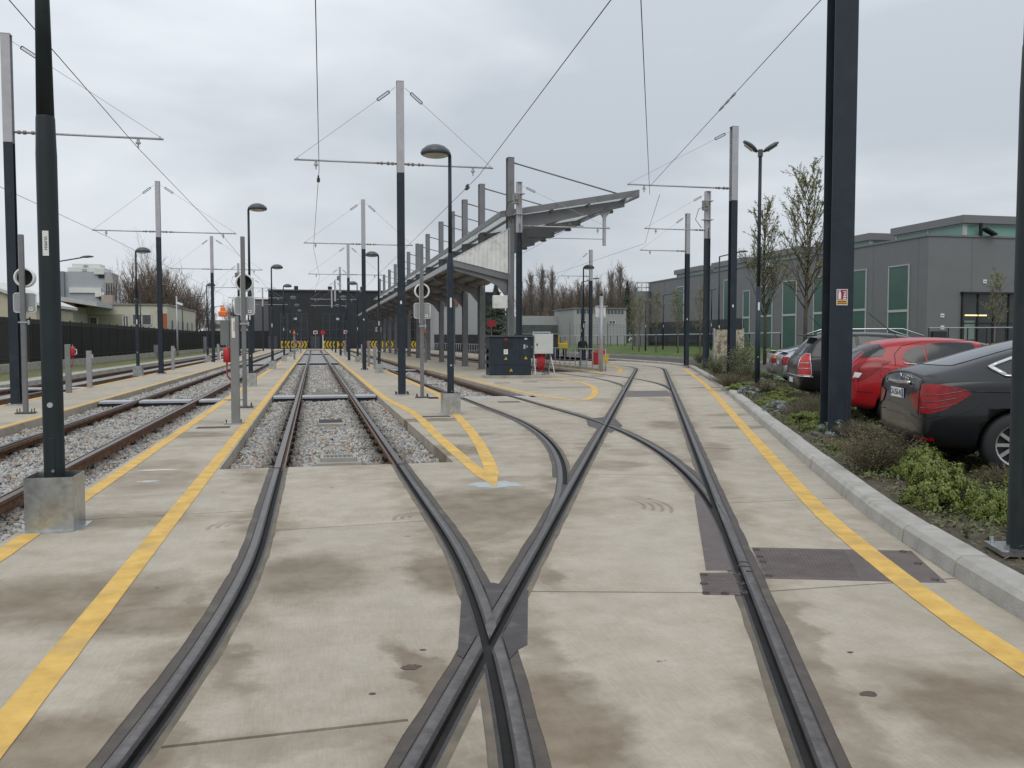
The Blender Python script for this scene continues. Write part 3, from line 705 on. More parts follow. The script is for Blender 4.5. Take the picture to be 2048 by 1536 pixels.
# sumps in the ballast
t = thing('drain_sump', 'square concrete drain sump with recessed grey grating between the main rails', 'drain box', (.31, 11.98, 0))
mb = MB(); mb.box((0, 0, -.14), (.60, .50, .14)); mb.build('base_slab', CONC2, t, bevel=.01)
mb = MB()
for c_, s_ in (((0, -.17, -.045), (.46, .05, .07)), ((0, .17, -.045), (.46, .05, .07)), ((-.215, 0, -.045), (.05, .29, .07)), ((.215, 0, -.045), (.05, .29, .07))): mb.box(c_, s_)
mb.build('raised_frame', CONC2, t, bevel=.008)
mb = MB()
for i in range(7): mb.box((-.165+.055*i, 0, -.03), (.03, .28, .02))
mb.build('grating', mat('grey_grating', (.16, .17, .17), .6, .3, .2, 10), t)
t = thing('drain_sump', 'low concrete drain box with dark opening half buried between the main rails', 'drain box', (.32, 17.9, 0))
mb = MB(); mb.box((0, 0, -.14), (.50, 1.0, .10)); mb.build('base_slab', CONC2, t)
mb = MB(); mb.box((0, .1, -.085), (.46, .62, .012)); mb.build('opening', BLACK, t)
t = thing('drain_sump', 'concrete drain box with two openings beyond the main track duct cover', 'drain box', (.34, 28.0, 0))
mb = MB()
for x in (-.33, 0.33): mb.box((x, 0, -.10), (.10, 1.7, .14))
for y in (-.8, 0, .8): mb.box((0, y, -.10), (.6, .12, .14))
mb.build('frame', CONC2, t)
mb = MB(); mb.box((0, 0, -.16), (.56, 1.6, .01)); mb.build('opening', BLACK, t)
t = thing('drain_sump', 'pale concrete block lying in the ballast between the rusty rails', 'drain box', (-3.65, 17.4, 0))
mb = MB(); mb.box((0, 0, -.16), (.55, .42, .08)); mb.build('block', CONC2, t, bevel=.015)
# ================================================================== POLES, LAMPS, WIRES
WIREM = mat('copper_wire', (0.03, 0.03, 0.032), .5, .5, .1, 5)
STICK = mat('white_sticker', (0.70, 0.70, 0.68), .5, 0, .03, 20)
GLASSL = mat('lamp_glass', (0.45, 0.45, 0.40), .15, 0, .05, 5)
LAMPH = mat('lamp_head_grey', (0.06, 0.07, 0.078), .38, .1, .1, 6)
GALVD = mat('galv_dull', (0.40, 0.40, 0.42), .5, .3, .1, 4)  # even dull galvanised grey for mast tops, clamps and brackets
# ---- lamp post with disc head, slim upper tube, stouter door section and galvanised sleeve
def lamp_post(label, x, y, side=1, h=5.35, sleeve=True, big=False, text=None, rz=0.0, z0=0.0):
    t = thing('lamp_post', label, 'lamp post', (x, y, z0), rz, 'disc lamps on the walkways')
    r0 = .080 if big else .072
    ru = .068 if big else .042; pm_ = DARKG if big else DARK
    mb = MB(); mb.lathe([(r0*1.04, 0), (r0, .5), (r0*.99, 3.05), (r0*.96, 3.12), (ru+.004, 3.34), (ru+.001, 3.36)], (0, 0, 0), 16); mb.build('lower_shaft', pm_, t, True)
    mb = MB(); mb.cyl((0, 0, 3.33), (0, 0, h), ru, .036, 16); mb.tube([(0, 0, h), (side*.02, 0, h+.08), (side*.09, 0, h+.12)], .036, 8); mb.build('upper_tube', pm_, t, True)
    hd = MB(); prof = [(0, .19), (.10, .185), (.20, .15), (.285, .08), (.31, .02), (.30, -.01), (.27, -.035)]
    hd.lathe(prof, (side*.30, 0, h+.04), 24); o = hd.build('lamp_head', LAMPH, t, True)
    gl = MB(); gl.lathe([(.27, -.035), (.2, -.06), (.1, -.075), (0, -.08)], (side*.30, 0, h+.04), 20); gl.build('diffuser', GLASSL, o, True)
    if sleeve:
        w = .18; mb = MB()
        for a, b_, c_, d_ in ((-w, -w, w, -w), (w, -w, w, w), (w, w, -w, w), (-w, w, -w, -w)):
            n = Vector((b_-d_, c_-a, 0)).normalized()*.004
            mb.extr([(a, b_, 0), (c_, d_, 0), (c_, d_, .44), (a, b_, .44)], (-n.x, -n.y, 0))
        s_ = mb.build('base_sleeve', GALV, t, fix=True)
        mb = MB(); mb.box((0, -w-.03, .003), (2*w+.02, .06, .006)); mb.box((w+.03, 0, .003), (.06, 2*w, .006)); mb.box((-w-.03, 0, .003), (.06, 2*w, .006)); mb.build('flange', GALV, s_)
    else:
        mb = MB(); mb.box((0, 0, .015), (.34, .34, .03))
        for a in (-.13, .13):
            for b_ in (-.13, .13): mb.cyl((a, b_, .03), (a, b_, .07), .016, n=6)
        mb.build('base_plate', GALV, t)
    fy = -r0-.002
    mb = MB(); mb.box((0, fy-.002, 2.33), (.045 if big else .04, .006, .20)); st_ = mb.build('sticker', STICK, t)
    if text:
        textmesh(text, .034, 'lettering', BLACK, st_, Matrix.Translation((0, fy-.006, 2.33)) @ Matrix.Rotation(R(90), 4, 'X') @ Matrix.Rotation(R(-90), 4, 'Z'), thick=.0008)
    mb = MB(); mb.cyl((0.0, fy+.004, 1.02), (0.0, fy-.006, 1.02), .022, n=12); mb.build('earth_button', GALVL, t)
    d_ = MB(); d_.box((0, fy, .58), (.05, .008, .34)); d_.build('access_door', DARKG if big else DARK, t, bevel=.003)
    mb = MB(); mb.cyl((.012, fy-.004, .48), (.012, fy-.012, .48), .012, n=8); mb.build('lock', GALV, t)
    return t
lamp_post('tall dark lamp post in a large galvanised sleeve beside the rusty ballasted track', -2.1, 7.85, -1, 5.6, True, True, 'VI-MVH')
lamp_post('dark lamp post with base plate planted in the shrub bed by the dark saloon', *gp(2040, 1103, .13)[:2], 1, 5.6, False, True, rz=-R(22), z0=.13)
lamp_post('disc lamp in a galvanised sleeve at the tip of the V shaped yellow walkway', 2.8, 18.2, -1)
lamp_post('disc lamp behind the red hydrant post on the walkway left of the main track', -2.43+.35, 30.8, 1, 5.9)
lamp_post('disc lamp in a sleeve on the main track walkway, second beyond the hydrant post', -2.15, 48.5, 1, 5.35)
lamp_post('disc lamp in a sleeve on the far left walkway behind the small grey marker post', -7.4, 40.4, 1, 5.3)
lamp_post('disc lamp in a sleeve facing left beside the second catenary mast of the middle walkway', 3.0, 41.5, -1, 5.45)
for i, (x, y, s_) in enumerate([(-2.1, 66, 1), (-2.1, 84, 1), (-2.1, 102, 1), (-2.1, 121, 1), (3.0, 62, -1), (3.0, 82, -1), (3.0, 102, -1), (-7.4, 66, 1), (-7.4, 90, 1), (-7.4, 114, 1)]):
    lamp_post(['distant disc lamp', 'farther disc lamp', 'far off disc lamp', 'tiny disc lamp'][i % 4 if i < 4 else (i-4) % 3 if i < 7 else (i-7)]+(' on the walkway left of the main track' if i < 4 else ' on the middle walkway facing left' if i < 7 else ' on the walkway nearest the fence'), x, y, s_, 5.4)
lamp_post('disc lamp in a sleeve behind the galvanised handrail', 13.4+.9, 45.6, 1, 5.4)
# ---- catenary mast: H section, painted below and galvanised above
def hsec(mb, w, d_, z0, z1, tf=.018, tw=.012, mi=0):
    mb.box((0, -d_/2+tf/2, (z0+z1)/2), (w, tf, z1-z0), 0, mi); mb.box((0, d_/2-tf/2, (z0+z1)/2), (w, tf, z1-z0), 0, mi)
    mb.box((0, 0, (z0+z1)/2), (tw, d_-2*tf, z1-z0), 0, mi)
def mast(label, x, y, arms=(), w=.20, h=8.7, zp=6.2, za=6.45, rz=0.0, z0=0.0, gear=False, double=False, zb=0.0):
    t = thing('catenary_mast', label, 'mast', (x, y, z0), rz, 'catenary masts of the yard')
    mb = MB()
    if double:
        for s_ in (-1, 1): mb.box((s_*w*.42, 0, zp/2), (w*.16, w*.9, zp))
        mb.box((0, 0.02, zp/2), (w*.68, w*.5, zp)); 
    else: hsec(mb, w, w, 0, zp)
    mb.build('painted_shaft', DARK, t)
    mb = MB()
    if double:
        for s_ in (-1, 1): mb.box((s_*w*.42, 0, (zp+h)/2), (w*.16, w*.9, h-zp))
        mb.box((0, 0.02, (zp+h)/2), (w*.68, w*.5, h-zp))
    else: hsec(mb, w, w, zp, h)
    mb.box((0, 0, h+.006), (w+.01, w+.01, .012)); mb.build('galvanised_shaft', GALVD, t)
    mb = MB(); mb.box((0, 0, .015), (w*1.9, w*1.9, .03)); bp_ = mb.build('base_plate', GALV, t)
    if y < 50:
        for a in (-1, 1):
            for b_ in (-1, 1):
                mb = MB(); mb.cyl((a*w*.8, b_*w*.8, .03), (a*w*.8, b_*w*.8, .10), .018, n=6); mb.build('bolt', CAST, bp_)
        if w < .23 and x > -5: mb = MB(); mb.box((-w*.1, -w/2-.003, 2.6), (.05, .005, .09)); mb.build('number_plate', STICK, t)
        mb = MB(); mb.tube([(w*.3, -w/2-.008, .05), (w*.3, -w/2-.008, .5), (w*.22, -w/2-.008, .55)], .006, 5); mb.build('earth_strap', CAST, t)
    for L_ in arms:
        s_ = 1 if L_ > 0 else -1
        a = MB(); a.tube([(s_*w/2, 0, za), (L_, 0, za)], .028, 10); a.cyl((L_, 0, za), (L_+s_*.03, 0, za), .03, n=10); ao = a.build('cross_arm', GALVL, t, True)
        a = MB()
        for q, rr in ((.12, .045), (.24, .05), (.42, .045), (.52, .035)): a.cyl((s_*(w/2+q-.03), 0, za), (s_*(w/2+q+.03), 0, za), rr, n=10)
        a.build('insulator', mat('insulator_brown', (.20, .16, .14), .4, 0, .1, 8), ao)
        a = MB(); e = Vector((L_-s_*.05, 0, za+.05)); s0 = Vector((s_*(w/2+.03), 0, h-.15)); a.tube([s0, e], .007, 5); a.cyl((e.x, 0, za), (e.x, 0, za+.06), .02, n=6); a.build('stay_wire', GALVL, t)
        d_ = (e-s0).normalized(); p0 = s0+d_*.22; p1 = s0+d_*.62; n_ = Vector((0, 0, 1)).cross(d_).normalized(); up = d_.cross(n_)
        a = MB()
        for k in (-1, 1): a.tube([p0+up*.035*k, p1+up*.035*k], .013, 5)
        a.tube([p0-up*.035, p0+up*.035], .014, 5); a.tube([p1-up*.035, p1+up*.035], .014, 5); a.build('turnbuckle', mat('dark_iron', (.05, .05, .055), .5, .4, .1, 8), t)
        a = MB(); xw = L_-s_*.55; a.cyl((xw, 0, za-.03), (xw, 0, za-.10), .035, n=8); a.cyl((xw, 0, za-.10), (xw, 0, za-.14), .06, n=10); a.cyl((xw, 0, za-.14), (xw, 0, za-.24), .02, n=8); a.build('wire_clamp', GALVD, ao)
    if gear:
        a = MB(); a.box((-.16, -.12, za+1.15), (.28, .22, .42)); a.cyl((-.16, -.26, za+1.1), (-.16, -.26, za+1.35), .07, n=10); a.build('isolator_switch', mat('isolator_grey', (.22, .22, .2), .5, .2, .2, 12), t)
        for zz in (za+.5, za+1.4):
            a = MB(); a.box((0, 0, zz), (w*2.0, w*1.3, .03)); a.build('bracket', GALVD, t)
        a = MB(); a.tube([(-.2, -.2, za+1.1), (-.5, -.1, za+1.0), (-.62, 0, za+.5), (-.3, 0, za+.1)], .014, 6); a.tube([(.0, -.12, za+.1), (.02, -.12, za-.5)], .014, 6); a.build('feeder_cable', BLACK, t)
    return t
mast('catenary mast with wide cross arms on the middle walkway beside the V shaped yellow marking', 2.42, 24.75, (-2.85, 2.6))
mast('second catenary mast of the middle walkway with stayed cross arms', 2.55, 45.7, (-2.95, 2.5))
mast('third catenary mast of the middle walkway', 2.6, 67, (-2.9, 2.5))
mast('fourth catenary mast of the middle walkway carrying isolator brackets', 2.6, 88, (-2.9, 2.5), gear=True)
for y in (108, 128): mast('distant catenary mast standing against the dark depot front', 2.6, y, (-2.9, 2.5))
mast('catenary mast at the left end of the far walkway beside the signal post', -6.95, 23.0, (3.4,))
mast('catenary mast with cross arms over both left hand tracks', -6.8, 42.5, (-2.75, 3.35))
mast('catenary mast over the left tracks, second beyond the grey marker posts', -6.8, 64, (-2.7, 3.35))
mast('catenary mast over the left tracks carrying isolator gear', -6.8, 86, (-2.7, 3.35), gear=True)
for y in (106, 126): mast('distant catenary mast over the left hand tracks', -6.8, y, (-2.7, 3.35))
# masts along the kerb
t = mast('thick dark mast with the fire extinguisher sign in the shrub bed', 7.64, 11.72, (), .34, 8.7, 6.75, rz=-R(12), z0=.13)
BIGM = t
pI = gp(1462, 771); mast('kerb side mast with a long arm and two wire clamps over the skew track', pI.x, pI.y, (-3.75,), .22, 8.6, 6.15, 6.55, z0=.1)
pJ = atY(1412, 690, 39.5); mast('twin channel mast with isolator switch and looped feeder cables', pJ.x, pJ.y, (-3.2,), .25, 8.6, 6.35, 6.75, z0=.1, gear=True, double=True)
pK = atY(1373, 690, 45.3); mast('kerb side mast farther along, single arm with stay', pK.x, pK.y, (-2.75,), .22, 8.4, 6.2, 6.35, z0=.1)
pL = atY(1181, 690, 66); mast('mast with short arm behind the handrail platform', pL.x, pL.y, (-2.4,), .24, 8.6, 6.2, 6.55)
pM = atY(1038, 690, 38.0); mast('mast with control box and cable duct standing against the canopy end column', pM.x, pM.y, (4.2,), .24, 8.5, 6.3, 6.6, gear=True, double=True)
# fire extinguisher under its yellow and red hood, and the sign, on the thick mast
Mx = Matrix.Translation((7.64, 11.72, .13)) @ Matrix.Rotation(-R(12), 4, 'Z')
t = thing('fire_extinguisher_sign', 'red and white fire extinguisher pictogram sign on the thick mast', 'sign', Mx @ Vector((.0, -.178, 2.05)), -R(12))
mb = MB(); mb.box((0, 0, 0), (.165, .006, .235)); mb.build('sign_plate', WHITE, t)
mb = MB(); mb.box((0, -.004, .036), (.145, .003, .145)); mb.build('red_field', mat('sign_maroon', (.30, .010, .04), .5, 0, .04, 8), t)
mb = MB(); mb.cyl((-.038, -.0065, -.03), (-.038, -.0065, .075), .0, n=4)
mb = MB(); mb.extr([(-.058, -.0055, -.03), (-.018, -.0055, -.03), (-.018, -.0055, .06), (-.026, -.0055, .075), (-.05, -.0055, .075), (-.058, -.0055, .06)], (0, -.002, 0))
mb.extr([(-.066, -.0055, .085), (-.03, -.0055, .079), (-.022, -.0055, .098), (-.05, -.0055, .100)], (0, -.002, 0)); mb.build('extinguisher_symbol', WHITE, t, fix=True)
mb = MB()
for (a, b_) in ((.02, -.03), (.022, .003), (.03, .035)): mb.extr([(a-.012, -.0055, b_), (.058, -.0055, b_), (.060, -.0055, b_+.022), (.035, -.0055, b_+.018), (a+.004, -.0055, b_+.026)], (0, -.002, 0))
mb.extr([(.008, -.0055, .088), (.02, -.0055, .072), (.06, -.0055, .068), (.058, -.0055, .095), (.04, -.0055, .08)], (0, -.002, 0)); mb.build('flame_symbol', WHITE, t, fix=True)
mb = MB(); mb.box((0, -.004, -.075), (.15, .003, .06)); mb.build('yellow_field', mat('sign_orange', (.62, .32, .03), .5, 0, .05, 8), t)
mb = MB(); mb.box((-.005, -.0062, -.064), (.12, .002, .014)); mb.box((0, -.0062, -.092), (.13, .002, .010)); mb.build('printed_lines', mat('print_brown', (.14, .06, .02), .6), t)
t = thing('fire_extinguisher', 'fire extinguisher hung behind the thick mast in a red and yellow hood', 'extinguisher', Mx @ Vector((.14, .28, 1.05)), -R(12))
mb = MB(); mb.lathe([(0, 0), (.10, 0), (.11, .04), (.105, .45), (.095, .50)], (0, 0, 0), 14); mb.build('red_cover', RED, t, True)
mb = MB(); mb.lathe([(.095, .50), (.09, .62), (.075, .72), (.05, .77), (0, .785)], (0.0, 0, 0), 14)
for i, v in enumerate(mb.v):
    k = max(0, v[2]-.5); mb.v[i] = (v[0]+k*.12, v[1]*(1-.3*k), v[2]+.02*math.sin(i*1.7))
mb.build('yellow_hood', mat('hood_yellow', (.62, .55, .03), .5, 0, .1, 9), t, True)
# ---- contact wires
wroot_lab = dict(M='contact wire zigzagging above the straight main track', T3='contact wire above the branch track left of the canopy', L1='contact wire above the rusty left track', L2='contact wire above the track by the fence')
def wire(name_label, pts, r=.008): 
    mb = MB(); mb.tube(pts, r, 5); return tag(mb.build('contact_wire', WIREM), name_label, 'wire')
ZW = 6.2
a = gp(631, 2, 6.2); wire(wroot_lab['M'], [a+(a-Vector((.20, 24.7, ZW)))*.5, a, (.20, 24.7, ZW), (.05, 45.7, ZW), (.5, 67, ZW), (.1, 88, ZW), (.5, 108, ZW), (.2, 140, ZW)])
a = gp(1220, 2, 6.2); wire(wroot_lab['T3'], [a+(a-Vector((4.62, 24.7, ZW)))*.5, a, (4.62, 24.7, ZW), (4.6, 45.7, ZW), (4.5, 67, ZW), (4.6, 88, ZW), (4.6, 140, ZW)])
a = gp(20, 2, 6.2); wire(wroot_lab['L1'], [a+(a-Vector((-4.1, 23, ZW)))*.5, a, (-4.1, 23.0, ZW), (-3.9, 42.5, ZW), (-4.0, 64, ZW), (-3.9, 86, ZW), (-4.0, 140, ZW)])
wire(wroot_lab['L2'], [(-9.6, 10, ZW), (-9.0, 42.5, ZW), (-9.0, 64, ZW), (-9.0, 86, ZW), (-9.0, 140, ZW)])
armI = Vector((pI.x-3.0, pI.y, 6.35)); a = gp(1282, 2, 6.3)
wire('straight contact wire rising to the arm of the kerb side mast', [a+(a-armI)*.5, a, armI])
e1 = atY(1300, 450, 39.5); e2 = atY(1290, 487, 45.3)
wire('jumper wire dropping between the two kerb side mast arms', [(armI.x+.35, armI.y, 6.35), e1, e2])
top = Mx @ Vector((-.15, 0, 6.6)); b1 = atY(1300, 372, pI.y)
wire('pull-off wire running from the thick mast to the kerb side arm', [top, b1], .007)
mb = MB(); dv = (b1-top); 
for k in (.34, .37, .40): mb.cyl(top+dv*k, top+dv*(k+.022), .03, .02, 8)
tag(mb.build('wire_insulator', GALVD), 'row of insulators on the pull-off wire by the thick mast', 'insulator')['kind'] = 'stuff'
e3 = atY(1118, 545, 66); wire('contact wire sagging away behind the canopy towards the platform mast', [e2, e3, (16, 90, 6.2), (16, 140, 6.2)])
wire('contact wire running beneath the tall canopy roof', [b1+Vector((-.5, 0, -.2)), atY(1165, 443, 41), (11.9, 60, 6.3), (11.9, 100, 6.3), (11.95, 140, 6.3)])
ins = MB(); ins.box((0, 0, 0), (.09, .42, .05))
for k in (-.14, 0, .14): ins.box((0, k, .06), (.05, .03, .1))
ime = ins.mesh('section_insulator', (mat('insulator_dark', (.05, .05, .05), .5, .2, .2, 10),))
for lab, p, rz in (('section insulator hanging on the main track wire', (.19, 26.2, 6.17), 0), ('section insulator hanging on the branch track wire', (4.62, 26.6, 6.17), 0)):
    tag(link('section_insulator', ime, None, 0, p, rz), lab, 'insulator')
# ---- back-to-back signal posts: post, round mirror shell, framed sign back, clamp
def sign_post(label, x, y, h=3.85, bent=False, rz=0.0):
    t = thing('signal_post', label, 'sign post', (x, y, 0), rz, 'grey posts with sign backs and mirrors')
    mb = MB(); mb.box((0, 0, h/2), (.095, .095, h)); mb.build('post', GREY, t, bevel=.012)
    mb = MB(); mb.box((0, 0, .02), (.36, .26, .025)); pl = mb.build('base_plate', mat('plate_grey', (.09, .09, .09), .6, .2, .2, 9), t)
    for a in (-.14, .14):
        for b_ in (-.09, .09):
            mb = MB(); mb.cyl((a, b_, .03), (a, b_, .11), .012, n=6); mb.build('bolt', CAST, pl)
    mb = MB(); mb.lathe([(.19, .0), (.205, .015), (.205, .14), (.17, .16), (.165, .05), (.06, .03), (0, .03)], (0.02, .20, 2.86), 28, axis=(0, -1, 0)); o = mb.build('mirror_shell', WHITE, t, True)
    mb = MB(); mb.lathe([(.163, .055), (.06, .034), (0, .034)], (0.02, .20, 2.86), 24, axis=(0, -1, 0)); mb.build('dark_interior', BLACK, o, True)
    mb = MB(); w, hh, r_ = .215, .20, .05; poly = []
    for cx, cz, a0 in ((w-r_, hh-r_, 0), (-w+r_, hh-r_, 90), (-w+r_, -hh+r_, 180), (w-r_, -hh+r_, 270)):
        poly += [(cx+r_*math.cos(R(a0+k*22.5)), cz+r_*math.sin(R(a0+k*22.5))) for k in range(5)]
    mb.extr([(p[0]+.02, .07, 2.33+p[1]) for p in poly], (0, .02, 0)); o = mb.build('sign_back', mat('sign_back_grey', (.30, .31, .32), .5, .1, .08, 6), t, fix=True)
    mb = MB(); mb.tube([(p[0]+.02, .075, 2.33+p[1]) for p in poly]+[(poly[0][0]+.02, .075, 2.33+poly[0][1])], .013, 5); mb.build('frame', mat('sign_rim', (.55, .56, .54), .5, 0, .06, 6), o, True)
    mb = MB(); mb.box((.13, .062, 2.20), (.08, .012, .07)); k_ = mb.build('sticker', STICK, o)
    mb = MB(); mb.box((.13, .055, 2.205), (.035, .003, .02)); mb.build('sticker_mark', BLACK, k_)
    mb = MB(); mb.box((0, -.052, 1.92), (.17, .02, .03)); mb.box((.10, .0, 1.92), (.03, .06, .09)); mb.build('clamp', GALVL, t)
    mb = MB(); mb.tube([(-.055, .02, 2.0), (-.055, .02, 3.0)], .012, 5); mb.build('conduit', mat('pale_conduit', (.5, .5, .44), .5), t)
    return t
sign_post('grey signal post with mirror and sign back behind the tall lamp post', -5.93, 20.2, 3.75)
sign_post('grey signal post with mirror shell beside the red hydrant post', -1.55, 20.9, 3.9)
sign_post('grey signal post with sign back beside the middle catenary mast', 2.83, 23.4, 4.1)
# ---- hydrant / call posts with red canister, white handle and hose
def canister(parent, x, z, side):
    mb = MB(); mb.lathe([(0, .0), (.06, .0), (.066, .02), (.066, .22), (.05, .265), (.02, .28), (.0, .28)], (x, -.02, z), 16); o = mb.build('red_canister', RED, parent, True)
    mb = MB(); mb.tube([(x-side*.06, -.05, z+.20), (x-side*.11, -.05, z+.19), (x-side*.11, -.05, z+.06), (x-side*.06, -.05, z+.05)], .011, 6); mb.build('handle', WHITE, o)
    mb = MB(); mb.tube([(x, -.02, z), (x-.0, -.03, z-.18), (x+side*.01, -.03, z-.25), (x+side*.07, -.02, z-.33)], .016, 6); mb.build('hose', mat('faded_red_hose', (.30, .05, .04), .6, 0, .2, 12), o, True)
    mb = MB(); mb.cyl((x, -.02, z+.28), (x, -.02, z+.34), .011, n=6); mb.build('valve', GALV, o)
t = thing('hydrant_post', 'grey hydrant post with red canister, orange beacon and side box on the walkway', 'hydrant post', (-1.42, 16.9, 0))
mb = MB(); mb.box((0, 0, .99), (.15, .12, 1.98)); mb.build('post', mat('hydrant_grey', (.20, .20, .195), .5, 0, .1, 4), t, bevel=.008)
mb = MB(); mb.box((-.03, -.02, .015), (.34, .22, .02)); pl = mb.build('base_plate', GALV, t)
for a in (-.16, .1):
    mb = MB(); mb.cyl((a, -.09, .02), (a, -.09, .09), .011, n=6); mb.build('bolt', CAST, pl)
mb = MB(); mb.box((-.015, -.063, 1.77), (.06, .006, .36)); st_ = mb.build('sticker', STICK, t)
mb = MB(); mb.box((0.0, -.067, 1.80), (.018, .002, .18)); mb.build('sticker_print', mat('pink_print', (.45, .22, .20), .6), st_)
canister(t, -.14, 1.14, 1)
mb = MB(); mb.box((-.17, .04, 1.68), (.16, .10, .46)); mb.build('control_box', mat('box_grey', (.16, .165, .165), .5, 0, .08, 5), t, bevel=.008)
mb = MB(); mb.box((-.20, .0, 2.03), (.15, .13, .10)); o = mb.build('beacon_base', ORANGE, t, bevel=.02)
mb = MB(); mb.lathe([(.046, 0), (.046, .06), (.032, .085), (0, .092)], (-.20, 0, 2.08), 14); mb.build('beacon_dome', ORANGE, o, True)
mb = MB(); mb.tube([(-.11, .04, 2.05), (.0, .03, 1.99)], .008, 5); mb.build('cable', BLACK, t)
def simple_hydrant(label, x, y, side=1, h=1.42, beacon=False):
    t = thing('hydrant_post', label, 'hydrant post', (x, y, 0), 0, 'grey posts with red canisters')
    mb = MB(); mb.box((0, 0, h/2), (.15, .12, h)); mb.build('post', MATS['hydrant_grey'], t, bevel=.008)
    canister(t, side*.14, h-.34, -side)
    if beacon:
        mb = MB(); mb.box((0, 0, h+.5), (.18, .16, .13)); mb.lathe([(.065, 0), (.065, .08), (.045, .115), (0, .125)], (0, 0, h+.565), 12); mb.build('beacon', ORANGE, t)
        mb = MB(); mb.box((0, .1, h+.2), (.16, .1, .5)); mb.build('control_box', MATS['box_grey'], t)
    return t
simple_hydrant('short grey hydrant post with red canister and white handle on the far left walkway', -7.05, 28.0, 1)
simple_hydrant('distant hydrant post with red canister on the middle walkway', 3.15, 52, -1, 1.5)
simple_hydrant('distant hydrant post with orange beacon beside the canopy columns', 7.5, 60, -1, 1.6, True)
simple_hydrant('distant hydrant post with orange beacon on the main track walkway', -1.5, 72, 1, 1.6, True)
for i, (x, y) in enumerate([(-7.05, 78), (3.15, 92), (-1.5, 108)]): simple_hydrant('tiny distant hydrant post with red canister deep in the yard', x, y, 1, 1.5)
def marker(label, x, y, h=1.2):
    t = thing('marker_post', label, 'bollard', (x, y, 0), 0, 'short grey marker posts')
    mb = MB(); mb.box((0, 0, h/2), (.15, .12, h)); mb.build('post', mat('marker_grey', (.27, .27, .28), .5, 0, .1, 4), t, bevel=.008)
    mb = MB(); mb.box((.10, -.02, h-.18), (.06, .05, .12)); mb.build('socket', GALVL, t)
marker('short grey marker post with socket beside the red canister post', -7.15, 30.9)
marker('short grey marker post next to the mast over the left tracks', -7.1, 48.0, 1.24)
marker('short grey marker post on the middle walkway by the second mast', 3.2, 47.5, 1.25)
marker('short grey marker post near the lamp on the middle walkway', 3.2, 60, 1.25)
marker('distant short grey marker post on the far left walkway', -7.1, 70, 1.25)
# ---- street lamps with raking arms along the fence and on the right
def arm_lamp(label, x, y, h=6.1, s_=1, reach=1.5, z0=0.0):
    t = thing('street_lamp', label, 'street lamp', (x, y, z0), 0, 'street lamps with raking arms')
    mb = MB(); mb.cyl((0, 0, 0), (0, 0, h), .07, .045, 12); mb.build('pole', DARK, t, True)
    mb = MB(); mb.tube([(0, 0, h-.04), (s_*.1, 0, h), (s_*reach, 0, h+.28)], .036, 8); mb.build('arm', DARK, t, True)
    mb = MB(); mb.lathe([(0, .09), (.12, .075), (.22, .03), (.25, 0), (.22, -.03), (0, -.06)], (0, 0, 0), 16)
    mb.v = [(v[0]*1.5+s_*(reach+.3), v[1], v[2]+h+.33+s_*v[0]*.12) for v in mb.v]; mb.build('lamp_head', LAMPH, t, True)
    mb = MB(); mb.box((0, -.065, 2.4), (.05, .006, .2)); mb.build('sticker', STICK, t)
for i, (px, Y) in enumerate([(112, 56), (282, 83), (366, 104), (418, 132)]):
    p = atY(px, 690, Y); arm_lamp(['street lamp with raking arm by the fence behind the tall lamp post', 'street lamp with raking arm in front of the beige building', 'street lamp with raking arm at the end of the beige building', 'small street lamp with raking arm near the depot corner'][i], p.x, Y)
p = atY(1437, 690, 52); arm_lamp('street lamp with raking arm in front of the grey hall behind the kerb masts', p.x, 52, 6.9, 1, 1.3)
p = atY(1163, 690, 75); arm_lamp('street lamp with raking arm beyond the handrail platform', p.x, 75, 6.7, 1, 1.0)
p = atY(1326, 690, 80); arm_lamp('distant street lamp with raking arm before the dark base of the grey hall', p.x, 80, 5.4, 1, 1.6, .5)
# ---- twin headed lamp
def twin_lamp(label, x, y, h, z0=.1, k=1.0):
    t = thing('twin_lamp', label, 'street lamp', (x, y, z0), R(-15), 'twin headed lamps')
    mb = MB(); mb.cyl((0, 0, 0), (0, 0, 2.9), .075*k, .07*k, 12); mb.cyl((0, 0, 2.9), (0, 0, h), .05*k, .045*k, 12); mb.build('pole', DARK, t, True)
    for s_, el in ((1, 32), (-1, 38)):
        mb = MB(); mb.lathe([(0, .07), (.10, .06), (.17, .02), (.17, -.02), (.1, -.05), (0, -.06)], (0, 0, 0), 16)
        M = Matrix.Translation((s_*.10*k, 0, h+.05)) @ Matrix.Rotation(-s_*R(el), 4, 'Y')
        mb.v = [tuple(M @ (Vector((v[0]*1.45+s_*.22, v[1], v[2]))*k)) for v in mb.v]; o = mb.build('lamp_head', LAMPH, t, True)
        mb = MB(); mb.box((0, 0, 0), (.34, .16, .02)); mb.v = [tuple(M @ (Vector((v[0]*.8+s_*.24, v[1], v[2]-.062))*k)) for v in mb.v]; mb.build('lens', GLASSL, o)
    mb = MB(); mb.box((0, 0, h), (.12*k, .12*k, .2*k)); mb.build('knuckle', LAMPH, t, bevel=.01)
    mb = MB(); mb.box((0, -.078*k, 2.35), (.05, .006, .22)); mb.build('sticker', STICK, t)
    mb = MB(); mb.cyl((0, -.07*k, .95), (0, -.085*k, .95), .02, n=10); mb.build('earth_button', GALVL, t)
p = gp(1514, 782, .13); twin_lamp('twin headed lamp post standing in the shrubs by the silver cars', p.x, p.y, 6.55, .13, 1.0)
p = atY(1291, 690, 78); twin_lamp('distant twin headed lamp in front of the grey silo', p.x, 78, 4.6, .5)
p = atY(1422, 690, 70); twin_lamp('distant twin headed lamp beside the dark doors of the grey hall', p.x, 70, 5.3, .5)
p = atY(1530, 640, 47)
t = thing('camera_pole', 'slim pole with white dome camera beside the flowering trees', 'camera pole', (p.x, 47, .3))
